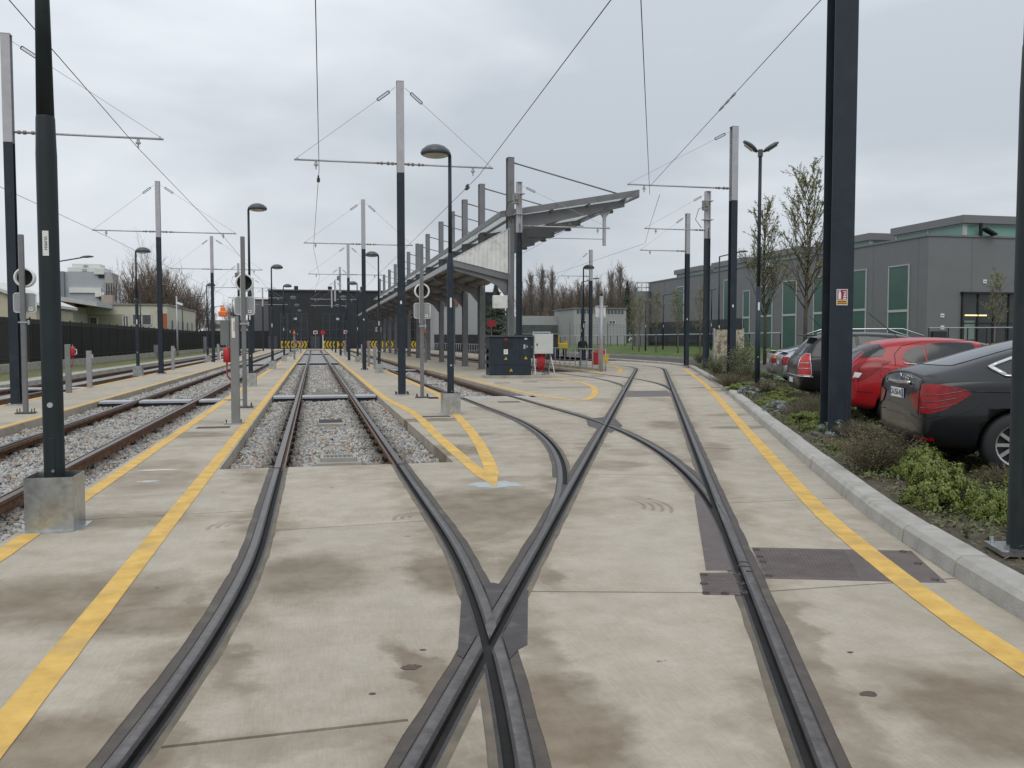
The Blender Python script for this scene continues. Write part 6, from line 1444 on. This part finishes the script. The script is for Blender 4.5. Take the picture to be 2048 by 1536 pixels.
# vertical cladding seams as slim raised ribs
rib = MB(); rib.box((0, 0, hz/2), (.02, .035, hz)); ribm = rib.mesh('cladding_seam', (mat('hall_seam', (.152, .154, .160), .6),))
for k in range(10): link('cladding_seam', ribm, hall, 0, (-.004, .9+k*4.6, 0))
for k in range(4): link('cladding_seam', ribm, hall, 0, (3.2+k*4.6, -.004, 0), R(90))
def hwin(px0, px1, pt, ps, pb):
    a = atX(px0, 640, X0); b_ = atX(px1, 640, X0); y0, y1 = sorted((a.y-Y0, b_.y-Y0)); zt = atX((px0+px1)/2, pt, X0).z-ZB; zs = atX((px0+px1)/2, ps, X0).z-ZB; zb = max(.05, atX((px0+px1)/2, pb, X0).z-ZB)
    w = link('window', None, hall, 0, (0, 0, 0))
    for za, zc in ((zs+.08, zt), (zb, zs-.08)):
        mb = MB(); mb.box((-.02, (y0+y1)/2, (za+zc)/2), (.04, y1-y0, zc-za)); mb.build('pane', GREENP, w)
    mb = MB(); cy = (y0+y1)/2
    for c_, s_ in (((-.05, y0, (zb+zt)/2), (.07, .07, zt-zb+.1)), ((-.05, y1, (zb+zt)/2), (.07, .07, zt-zb+.1)), ((-.05, cy, zt), (.07, y1-y0, .07)), ((-.05, cy, zs), (.06, y1-y0, .16))): mb.box(c_, s_)
    mb.build('frame', FRAME, w)
for a in [(1777, 1817, 532, 622, 712), (1700, 1732, 541, 620, 712), (1628, 1657, 553, 626, 706), (1566, 1593, 562, 630, 700), (1520, 1545, 573, 632, 695), (1487, 1500, 582, 635, 690)]: hwin(*a)
# upper windows and dark recessed base further along
for k, y in enumerate((27.0, 38.0)):
    w = link('window', None, hall, 0, (0, 0, 0)); mb = MB(); mb.box((-.02, y, 4.4), (.04, 1.7, 3.6)); mb.build('pane', GREENP, w)
    mb = MB(); mb.box((-.03, y, 6.22), (.06, 1.9, .08)); mb.box((-.03, y-.9, 4.4), (.06, .08, 3.7)); mb.box((-.03, y+.9, 4.4), (.06, .08, 3.7)); mb.build('frame', FRAME, w)
mb = MB(); mb.box((-.03, 35.5, 1.3), (.08, 23, 2.6)); mb.build('dark_base_wall', HALLD, hall)
for k in range(5):
    mb = MB(); mb.box((-.09, 26+k*4.6, 1.15), (.05, 3.4, 1.5)); mb.build('base_window', mat('dim_window', (.05, .06, .065), .1, 0, .2, 2), hall)
for k in range(5): # roof lanterns
    y = 3.6+k*9.6; L_ = link('roof_lantern', None, hall, 0, (0, 0, 0))
    mb = MB(); mb.box((15, y, hz+1.15), (25, 7.2, .5)); mb.build('lantern_roof', HALLG, L_)
    mb = MB(); mb.box((15, y, hz+.5), (24.4, 6.6, .82)); mb.build('glazing', GREENR, L_)
    mb = MB()
    for x in (2.9, 6.9, 10.9, 14.9, 18.9, 22.9, 27.1): mb.box((x, y-3.33, hz+.5), (.14, .08, .82))
    for q in (-3.3, 0, 3.3): mb.box((2.78, y+q, hz+.5), (.08, .14, .82))
    mb.box((2.78, y, hz+.86), (.06, 6.7, .08)); mb.box((15, y-3.33, hz+.86), (24.4, .06, .08)); mb.build('mullions', FRAME, L_)
# entrance front (facing the camera)
a = atY(1922, 640, Y0); b_ = atY(2075, 640, Y0); zt = atY(1950, 588, Y0).z-ZB
ex0, ex1 = a.x-X0, b_.x-X0; ent = link('entrance', None, hall, 0, (0, 0, 0))
mb = MB(); mb.box(((ex0+ex1)/2, -.03, zt/2), (ex1-ex0, .06, zt)); mb.build('glass', mat('entrance_glass', (.030, .034, .032), .08, 0, .3, 1.2), ent)
mb = MB(); mb.box(((ex0+ex1)/2, -.12, zt+.06), (ex1-ex0+.2, .3, .12))
n = 5
for k in range(n+1): mb.box((ex0+(ex1-ex0)*k/n, -.08, zt/2), (.09, .08, zt))
for z in (zt*.48,): mb.box(((ex0+ex1)/2, -.075, z), (ex1-ex0, .05, .07))
mb.build('frame', BLACK, ent)
mb = MB(); mb.box((ex0+.55, -.075, zt*.36), (.75, .04, 1.2)); mb.build('lit_pane', mat('lit_pane_green', (.16, .22, .20), .2, 0, .2, 2), ent)
tl = MB(); tl.box((ex0+1.0, -.10, zt*.62), (1.6, .03, .07)); tl.build('strip_light', emis('strip_light', (1.0, .80, .35), 1.6), ent)
HZ = mat('hazard_stripe', (.6, .42, .03), .6)
for k in range(3):
    mb = MB(); mb.box((ex0+1.0+k*.5, -.5, .35), (.28, .05, .16)); mb.build('hazard_block', HZ, ent)
mb = MB(); mb.box((ex0-1.7, -.10, .6), (1.0, .3, 1.2)); mb.build('vent_cabinet', HALLD, hall)
for px, py in ((1969, 563), (1884, 631), (1884, 655)):
    q = atY(px, py, Y0); mb = MB(); mb.box((q.x-X0, -.03, q.z-ZB), (.26, .03, .24)); o = mb.build('wall_notice', STICK, hall)
    mb = MB(); mb.box((q.x-X0, -.05, q.z-ZB), (.2, .006, .05)); mb.build('notice_print', GREY, o)
mb = MB()
for z in (0, .9):
    mb.tube([(7.4, .3, hz+.2+z), (7.4, 4, hz+.2+z)], .03, 5); mb.tube([(7.4, .3, hz+.2+z), (13, .3, hz+.2+z)], .03, 5)
for x in (7.4, 9.2, 11, 13): mb.tube([(x, .3, hz), (x, .3, hz+2.1)], .03, 5)
mb.build('roof_railing', GALVL, hall)
mb = MB(); mb.box((4.2, -.25, hz+.35), (.9, .5, .12), 0, 0, Matrix.Rotation(R(25), 3, 'Y')); mb.box((3.7, -.1, hz+.5), (.12, .2, .8)); mb.build('floodlight', BLACK, hall)
# railing in front of the entrance, and the long rail along the base
r1 = thing('entrance_railing', 'dark railing with pale top rail before the lit entrance', 'railing', (X0, Y0-4, .7))
q0 = atY(1858, 650, 44).x-X0; mb = MB(); mb.tube([(q0, 0, 1.55), (q0+7, 0, 1.6)], .03, 6); mb.build('top_rail', GALVL, r1)
for k in range(6):
    mb = MB(); mb.box((q0+k*1.3, 0, .75), (.05, .05, 1.6)); mb.build('post', BLACK, r1)
r2 = thing('lawn_railing', 'long pale topped railing between the lawn and the dark base of the hall', 'railing', (35.5, 58, .8))
mb = MB(); mb.tube([(0, 4, 1.3), (0, 80, 1.3)], .05, 6); mb.build('top_rail', GALVL, r2)
pm = MB(); pm.box((0, 0, .6), (.06, .06, 1.3)); pmm = pm.mesh('post', (BLACK,))
for k in range(32): link('post', pmm, r2, 0, (0, 4+k*2.5, 0))
# silo at the end of the hall
p = atY(1285, 650, 95); sil = thing('grey_silo', 'round grey silo with railed top and curved pipe at the end of the hall', 'silo', (p.x, 95, .5))
sil.scale = (.52, .52, .93)
mb = MB(); mb.cyl((0, 0, 0), (0, 0, 7.1), 1.9, 1.9, 28); mb.build('shell', mat('silo_grey', (.16, .162, .165), .6, 0, .08, 1), sil, False)
mb = MB()
for z in (7.6, 8.2): mb.tube([(1.5*math.cos(a), 1.5*math.sin(a), z) for a in np.linspace(0, 2*math.pi, 19)], .04, 5)
for k in range(9): mb.tube([(1.5*math.cos(k*.7), 1.5*math.sin(k*.7), 7.1), (1.5*math.cos(k*.7), 1.5*math.sin(k*.7), 8.2)], .04, 5)
mb.build('top_railing', GALVL, sil)
mb = MB(); mb.tube([(-2.1, -.3, 0), (-2.1, -.3, 7.1), (-1.95, -.3, 7.5), (-1.6, -.3, 7.5), (-1.4, -.3, 7.2)], .1, 8); mb.build('pipe', GREY, sil, True)
mb = MB(); mb.cyl((2.6, -1.2, 2.4), (2.6, -1.2, 7.6), .28, n=12); mb.build('flue', GALVL, sil, True)
# signboard seen edge-on between the masts
p = atY(1457, 690, 33); t = thing('notice_board', 'weathered cream board standing among the shrubs behind the kerb mast', 'board', (p.x, 33.0, .12), R(8))
mb = MB(); mb.box((0, 0, 1.0), (1.45, .06, 1.7)); mb.build('board', mat('weathered_cream', (.42, .37, .28), .8, 0, .25, 3, dirt=((.12, .085, .05), 4.5, .48, .85)), t)
for x in (-.7, .7):
    mb = MB(); mb.box((x, 0, .95), (.05, .08, 1.9)); mb.build('post', GALVL, t)

# ---- dark depot hall at the end of the yard
DEP = mat('depot_dark_cladding', (.013, .015, .018), .55, 0, .25, .7); DEPG = mat('depot_door_glass', (.018, .022, .026), .15, 0, .3, .5)
dy = 160.0; dl = atY(537, 640, dy).x; dzt = atY(640, 580, dy).z
dep = thing('tram_depot', 'wide black clad tram depot hall with glazed doors at the end of the tracks', 'building', (0, dy, 0))
mb = MB(); mb.box(((dl+34)/2, 20, dzt/2), (34-dl, 40, dzt)); mb.build('wall', DEP, dep)
mb = MB(); mb.box(((dl+34)/2, -.1, dzt-.1), (34-dl+.2, .3, .25)); mb.build('parapet', mat('depot_parapet', (.05, .055, .06), .5), dep)
for k in range(8):
    mb = MB(); mb.box((dl+(34-dl)*(k+.5)/8, -.06, dzt*.76), (.12, .12, dzt*.46)); mb.build('cladding_batten', DEP, dep)
for cx in (-3.3, 4.0, 11.95, 19.2):
    dr = link('door', None, dep, 0, (cx, -.05, 0)); w, h = 4.7, 6.2
    mb = MB(); mb.box((0, 0, h/2), (w, .1, h)); mb.build('door_glass', DEPG, dr)
    mb = MB()
    for k in range(5): mb.box((-w/2+w*k/4, -.08, h/2), (.12, .1, h))
    for z in (1.9, 3.4, 4.9, h): mb.box((0, -.07, z), (w, .1, .1))
    mb.build('door_frame', mat('door_frame_dark', (.045, .05, .055), .5), dr)
    for s_ in (-1, 1):                       # chevron board: each arrow stripe its own prism
        b0 = MB(); b0.box((s_*1.2, -.30, .75), (2.2, .08, 1.25)); bo = b0.build('chevron_board', YEL, dr)
        ch = MB()
        for k in range(4):
            x = s_*1.2-.95+k*.55
            ch.extr([(x, -.35, .13), (x+.22, -.35, .13), (x+.22+.35, -.35, .75), (x+.22, -.35, 1.37), (x, -.35, 1.37), (x+.35, -.35, .75)] if s_ > 0 else [(x+.35, -.35, .13), (x+.57, -.35, .13), (x+.22, -.35, .75), (x+.57, -.35, 1.37), (x+.35, -.35, 1.37), (x, -.35, .75)], (0, -.03, 0))
        o = ch.build('chevron_stripes', BLACK, bo, fix=True); o['kind'] = 'stuff'
    mb = MB(); mb.box((.2, -.2, 5.3), (.6, .2, .4)); mb.build('bay_number_box', FRAME, dr)
for x in (-7.0, 0.3):
    mb = MB(); mb.box((x, -.1, 1.1), (1.6, .1, 2.2)); mb.build('side_door', mat('depot_side_door', (.04, .045, .055), .5), dep)
mb = MB()
for px in (592, 660, 725):
    q = atY(px, 578, dy); mb.box((q.x, 1, dzt+.35), (.7, .7, .7))
mb.build('roof_vent', DEP, dep)['kind'] = 'stuff'
p0 = atY(400, 690, 165).x
t = thing('depot_yard_wall', 'black boundary wall left of the depot hall', 'wall', (0, 165, 0)); mb = MB(); mb.box(((p0+dl)/2, 0, 1.6), (dl-p0, .5, 3.2)); mb.build('wall', DEP, t)
q = atY(530, 600, 170); t = thing('depot_annex', 'tall plain grey annex at the left corner of the depot', 'building', (q.x-.6, 172, 0)); mb = MB(); mb.box((0, 0, 4.6), (3.0, 4, 9.2)); mb.build('wall', mat('annex_grey', (.14, .145, .15), .6, 0, .06, 1), t)
mb = MB(); mb.box((0, -2.05, 9.1), (3.2, .2, .2)); mb.build('parapet', GREY, t)
# stop signs at the end of the tracks
for i, (px, Y, lab) in enumerate([(631, 141, 'small red framed stop sign at the end of the main track'), (692, 135, 'small red framed sign before the right depot doors'), (475, 139, 'small red framed sign by the left depot wall'), (757, 100, 'small framed orange sign beside the canopy columns'), (983, 62, 'red square sign on a thin post behind the electric cabinet')]):
    q = atY(px, 690, Y); t = thing('stop_sign', lab, 'sign', (q.x, Y, 0), 0, 'small signs of the yard')
    mb = MB(); mb.cyl((0, 0, 0), (0, 0, 2.6), .04, n=6); mb.build('post', GREY, t)
    mb = MB(); mb.box((0, -.05, 2.75), (.62, .04, .5)); mb.build('plate', WHITE if i < 4 else RED, t)
    mb = MB(); mb.box((0, -.08, 2.75), (.46, .03, .34)); mb.build('red_field', RED if i != 3 else ORANGE, t)
q = atY(646, 690, 138); t = thing('stop_sign', 'red octagonal stop target on a white post before the depot', 'sign', (q.x, 138, 0)); mb = MB(); mb.cyl((0, 0, 0), (0, 0, 2.5), .06, n=8); mb.build('post', WHITE, t)
mb = MB(); mb.cyl((0, -.08, 2.7), (0, -.04, 2.7), .36, n=8); mb.build('target', RED, t)

# ---- left boundary fence: plinth wall, posts, close picket panels
fen = thing('boundary_fence', 'dark close picket fence on a low concrete plinth along the left boundary', 'fence', (-13.8, 8, 0))
mb = MB(); mb.box((0, 1.25, .2), (.22, 2.48, .46)); pme = mb.mesh('plinth_block', (CONC2,))
FD = mat('fence_dark', (.014, .015, .013), .7, 0, .3, 3); mb = MB()
for k in range(26): mb.box((0, .05+k*.094, 1.53), (.018, .045, 2.15))
mb.box((.02, 1.25, .65), (.03, 2.4, .05)); mb.box((.02, 1.25, 2.4), (.03, 2.4, .05)); fme = mb.mesh('picket_panel', (FD,))
mb = MB(); mb.box((0, 0, 1.35), (.08, .08, 2.65)); pos_ = mb.mesh('post', (FD,))
bk = MB(); bk.box((-.06, 1.25, 1.45), (.012, 2.46, 1.95)); bkm = bk.mesh('screen', (mat('fence_screen', (.02, .02, .016), .9, 0, .3, 3),))
for k in range(57):
    y = k*2.5; link('plinth_block', pme, fen, 0, (0, y, 0)); o = link('picket_panel', fme, fen, 0, (0, y, 0)); o['kind'] = 'stuff'; link('post', pos_, fen, 0, (0, y, 0))
    if k > 15: link('screen', bkm, fen, 0, (0, y, 0))
for i, (px, py, Y, lab) in enumerate([(340, 700, 76, 'grey meter box standing before the dark fence'), (405, 700, 108, 'grey cylinder bollard light before the dark fence')]):
    t = thing('fence_cabinet', lab, 'box', (-12.4, Y, .05)); mb = MB()
    if i == 0: mb.box((0, 0, .75), (.55, .3, .7)); mb.box((0, 0, .2), (.2, .2, .4))
    else: mb.cyl((0, 0, 0), (0, 0, 1.9), .22, n=14)
    mb.build('housing', GREY, t)

# ---- beige low building behind the fence
BEI = mat('beige_render', (.50, .48, .385), .8, 0, .06, 1.2); ORB = mat('orange_brick', (.33, .105, .045), .8, 0, .15, 3); WIN = mat('dull_window', (.09, .10, .10), .12, 0, .2, 1.5); TRIM = mat('white_trim', (.55, .55, .52), .6)
by = 105.0; bx0 = atY(142, 640, by).x; bx1 = atY(335, 640, by).x; bzt = atY(240, 610, by).z
bei = thing('beige_building', 'low beige flat roofed building with recessed porch behind the fence', 'building', (0, by, 0))
mb = MB(); mb.box(((bx0+bx1)/2, 12, bzt/2), (bx1-bx0, 24, bzt)); mb.build('wall', BEI, bei)
mb = MB(); mb.box(((bx0+bx1)/2, 12, bzt+.08), (bx1-bx0+.3, 24.3, .16)); mb.build('roof_edge', mat('roof_edge_grey', (.2, .2, .19), .7), bei)
def fw(px0, px1, py0, py1, root, Y, m=WIN, nm='window', rim=True, d_=.03):
    a = atY(px0, py0, Y); b_ = atY(px1, py1, Y); mb = MB(); mb.box(((a.x+b_.x)/2-root.location.x, -d_+Y-root.location.y, (a.z+b_.z)/2-root.location.z), (abs(b_.x-a.x), .06, abs(a.z-b_.z))); o = mb.build(nm, m, root)
    if rim and m == WIN:
        mb = MB(); w, h = abs(b_.x-a.x), abs(a.z-b_.z); c = Vector(((a.x+b_.x)/2-root.location.x, -d_-.03+Y-root.location.y, (a.z+b_.z)/2-root.location.z))
        for s_ in (-1, 0, 1): mb.box(c+Vector((s_*w/2, 0, 0)), (.1, .08, h+.1))
        for s_ in (-1, 1): mb.box(c+Vector((0, 0, s_*h/2)), (w, .08, .1))
        mb.build('frame', TRIM, o)
    return o
fw(148, 250, 628, 690, bei, by, mat('porch_shadow', (.30, .28, .21), .8), 'porch_shade', False, .02)  # flat sheet on the wall, the porch's shade put into its darker beige
fw(163, 196, 634, 690, bei, by); fw(246, 258, 632, 690, bei, by); fw(265, 303, 629, 650, bei, by); fw(325, 335, 627, 680, bei, by, ORB, 'brick_panel', False)
q = atY(319, 623, by); mb = MB(); mb.lathe([(0, .2), (.2, .1), (.2, -.1), (0, -.2)], (q.x, -.3, q.z), 10); mb.build('dome_camera', BLACK, bei)
for k in range(5):
    mb = MB(); mb.box((bx1+.02, 3+k*4.2, bzt*.45), (.06, 1.3, bzt*.5)); o = mb.build('window', WIN, bei)
    mb = MB(); mb.box((bx1+.05, 3+k*4.2-.7, bzt*.45), (.08, .12, bzt*.5)); mb.box((bx1+.05, 3+k*4.2+.7, bzt*.45), (.08, .12, bzt*.5)); mb.build('frame', TRIM, o)
q = atY(216, 605, 112); mb = MB(); mb.box((q.x, 7, bzt+.7), (1.2, 1.2, 1.4)); mb.build('chimney', mat('chimney_tan', (.30, .25, .2), .8), bei)
# brick building with a sloping roof left of it
ry = 98.0; t = thing('brick_building', 'orange and cream building with a sloping roof edge behind the fence', 'building', (0, ry, 0))
a = atY(20, 600, ry); b_ = atY(141, 600, ry); zl = atY(60, 585, ry).z; zr = atY(190, 614, ry).z
mb = MB(); mb.extr([(a.x, 0, 0), (b_.x, 0, 0), (b_.x, 0, atY(141, 612, ry).z), (a.x, 0, zl)], (0, 14, 0)); mb.build('wall', BEI, t, fix=True)
mb = MB(); mb.extr([(a.x-1, -.6, zl+.05), (b_.x+2.6, -.6, zr+.05), (b_.x+2.6, -.6, zr+.5), (a.x-1, -.6, zl+.5)], (0, 15, 0)); mb.build('roof', mat('pale_roof_edge', (.42, .43, .42), .6), t, fix=True)
fw(112, 141, 616, 632, t, ry, ORB, 'brick_panel', False); fw(112, 150, 598, 612, t, ry, mat('red_brick_gable', (.22, .085, .05), .8, 0, .2, 4), 'brick_gable', False, .04); fw(118, 140, 634, 650, t, ry)
t = thing('cream_building', 'cream building with pale gable seen left of the tall lamp post', 'building', (0, 70, 0))
a = atY(-60, 600, 70); b_ = atY(72, 600, 70)
mb = MB(); mb.extr([(a.x, 0, 0), (b_.x, 0, 0), (b_.x, 0, atY(72, 612, 70).z), (a.x, 0, atY(-60, 560, 70).z)], (0, 10, 0)); mb.build('wall', mat('cream_render', (.44, .40, .30), .8, 0, .06, 1), t, fix=True)
mb = MB(); mb.extr([(a.x, -.3, atY(-60, 560, 70).z), (b_.x+.3, -.3, atY(72, 612, 70).z), (b_.x+.3, -.3, atY(72, 606, 70).z), (a.x, -.3, atY(-60, 553, 70).z)], (0, 10.6, 0)); mb.build('roof_edge', TRIM, t, fix=True)
# tower block
ty = 260.0; tow = thing('tower_block', 'grey stepped tower block with white bands on the skyline', 'building', (0, ty, 0)); TG = mat('tower_grey', (.36, .37, .40), .7, 0, .05, .2); TW = mat('tower_white', (.62, .62, .60), .7, 0, .05, .3)
def tb(px0, px1, py0, py1, m, nm, dep_=0.0, th=10.0):
    a = atY(px0, py0, ty); b_ = atY(px1, py1, ty); mb = MB(); mb.box(((a.x+b_.x)/2, dep_+th/2, (a.z+b_.z)/2), (b_.x-a.x, th, a.z-b_.z)); return mb.build(nm, m, tow)
tb(123, 224, 543, 690, TG, 'wall'); tb(133, 208, 534, 543.5, TW, 'upper_storey', 1, 8); tb(140, 197, 526, 534.5, TW, 'roof_storey', 2, 6); tb(189, 209, 537, 549, TW, 'corner_block', -.6, 4)
tb(139, 203, 575, 586, TW, 'white_band', -.5, 2); tb(191, 210, 585, 594, TW, 'corner_block', -.7, 3); tb(197, 209, 550, 556, BLACK, 'loggia', -.3, 2); tb(199, 211, 593, 599, BLACK, 'loggia', -.8, 2); tb(210, 226, 551, 567, mat('tower_tan', (.36, .35, .34), .7), 'stair_tower', -.4, 4); tb(211, 235, 567, 690, mat('tower_glass', (.45, .47, .5), .4), 'glazed_bay', -.3, 6); tb(120, 133, 543, 690, mat('tower_side', (.20, .21, .24), .7), 'side_wing', -1, 6)
for k in range(5): tb(213+k*5, 214.6+k*5, 567, 600, BLACK, 'dark_fin', -.8, .6)
for px in (163, 167): tb(px, px+5, 529, 533, TG, 'window', 1.7, 1); tb(px, px+4, 537, 542, TG, 'window', .7, 1)
t = thing('far_office_block', 'distant pale office block behind the fence near the depot', 'building', (0, 230, 0)); a = atY(405, 640, 230); b_ = atY(545, 690, 230); mb = MB(); mb.box(((a.x+b_.x)/2, 5, atY(450, 640, 230).z/2), (b_.x-a.x, 10, atY(450, 640, 230).z)); mb.build('wall', mat('pale_office', (.38, .38, .36), .8), t)
for z in (2.2, 5.0):
    mb = MB(); mb.box(((a.x+b_.x)/2, -.06, z), (b_.x-a.x-1, .1, 1.0)); mb.build('window_band', WIN, t)
# centre background: white office block, black shed, white gable behind the canopy
t = thing('white_office', 'white office block with a strip of small windows beyond the bare trees', 'building', (0, 140, 0)); a = atY(1148, 610, 140); b_ = atY(1252, 690, 140); zt = atY(1200, 618, 140).z
mb = MB(); mb.box(((a.x+b_.x)/2, 6, zt/2), (b_.x-a.x, 12, zt)); mb.build('wall', mat('office_white', (.31, .315, .315), .7, 0, .05, .5), t)
mb = MB(); mb.box(((a.x+b_.x)/2, 6, zt+.1), (b_.x-a.x+.4, 12.4, .2)); mb.build('roof_edge', GREY, t)
for k in range(14):
    x = a.x+.4+(b_.x-a.x-.8)*(k+.5)/14; mb = MB(); mb.box((x, -.03, zt-.45), (.4, .08, .62)); mb.build('window', WIN, t)
for px in (1218, 1160): fw(px, px+12, 641, 648, t, 140)
t = thing('white_low_block', 'low white block with roof parapet behind the signal post', 'building', (0, 150, 0)); a = atY(1040, 640, 150); b_ = atY(1137, 640, 150); zt = atY(1100, 632, 150).z; mb = MB(); mb.box(((a.x+b_.x)/2, 5, zt/2), (b_.x-a.x, 10, zt)); mb.build('wall', MATS['office_white'], t)
mb = MB(); mb.box(((a.x+b_.x)/2, -.1, zt*.55), (b_.x-a.x, .1, zt*.35)); mb.build('dark_band', WIN, t)
t = thing('black_shed', 'low black flat roofed shed behind the handrail', 'shed', (0, 75, 0)); a = atY(1030, 640, 75); b_ = atY(1116, 640, 75); zt = atY(1080, 669, 75).z; mb = MB(); mb.box(((a.x+b_.x)/2, 2.5, zt/2), (b_.x-a.x, 5, zt)); mb.build('wall', HALLD, t)
mb = MB(); mb.box(((a.x+b_.x)/2, 2.5, zt+.05), (b_.x-a.x+.3, 5.3, .12)); mb.build('roof', GREY, t)
mb = MB(); mb.box((a.x+1.2, -.05, 1.0), (.9, .06, 2.0)); mb.build('door', DARK, t)
t = thing('yellow_machine', 'small yellow machine parked beside the black shed', 'machine', (atY(1122, 690, 78).x, 78, 0)); mb = MB(); mb.box((0, 0, 1.0), (.9, 1.4, .5)); mb.build('body', YEL, t, bevel=.05)
mb = MB(); mb.box((-.3, 0, 1.6), (.08, .6, .9)); mb.box((.45, 0, .9), (.1, .8, 1.2)); mb.build('frame', YEL, t)
for s_ in (-.35, .35):
    mb = MB(); mb.cyl((s_-.08, 0, .4), (s_+.08, 0, .4), .4, n=14); mb.build('wheel', BLACK, t)
t = thing('white_gable_building', 'white and brick building seen between the canopy columns', 'building', (0, 135, 0)); a = atY(868, 640, 135); b_ = atY(955, 640, 135)
zt = atY(900, 585, 135).z; mb = MB(); mb.box(((a.x+b_.x)/2, 6, zt/2), (b_.x-a.x, 12, zt)); mb.build('wall', MATS['office_white'], t)
mb = MB(); mb.box(((a.x+b_.x)/2-1.2, -.1, zt-1.0), ((b_.x-a.x)*.45, .3, 2.0)); mb.build('brick_top', mat('red_brick_gable', (.22, .085, .05), .8), t)
mb = MB(); mb.box(((a.x+b_.x)/2, -.08, 1.2), (b_.x-a.x, .15, 2.4)); mb.build('dark_base', HALLD, t)
# far ground strips: service road edges

mf = thing('mesh_fence', 'tall grey welded mesh fence in front of the white office block', 'fence', (0, 100, .2))
a = atY(1140, 690, 100).x; b_ = atY(1290, 690, 100).x; MFM = mat('mesh_grey', (.20, .205, .20), .6)
mb = MB()
for k in range(12): mb.box(((a+b_)/2, 0, .25+k*.26), (b_-a, .03, .03))
for k in range(int((b_-a)/.42)): mb.box((a+.42*k, 0, 1.65), (.025, .03, 3.1))
mb.build('mesh', MFM, mf)['kind'] = 'stuff'
for k in range(5):
    mb = MB(); mb.box((a+(b_-a)*k/4, .05, 1.7), (.09, .09, 3.4)); mb.build('post', GREY, mf)
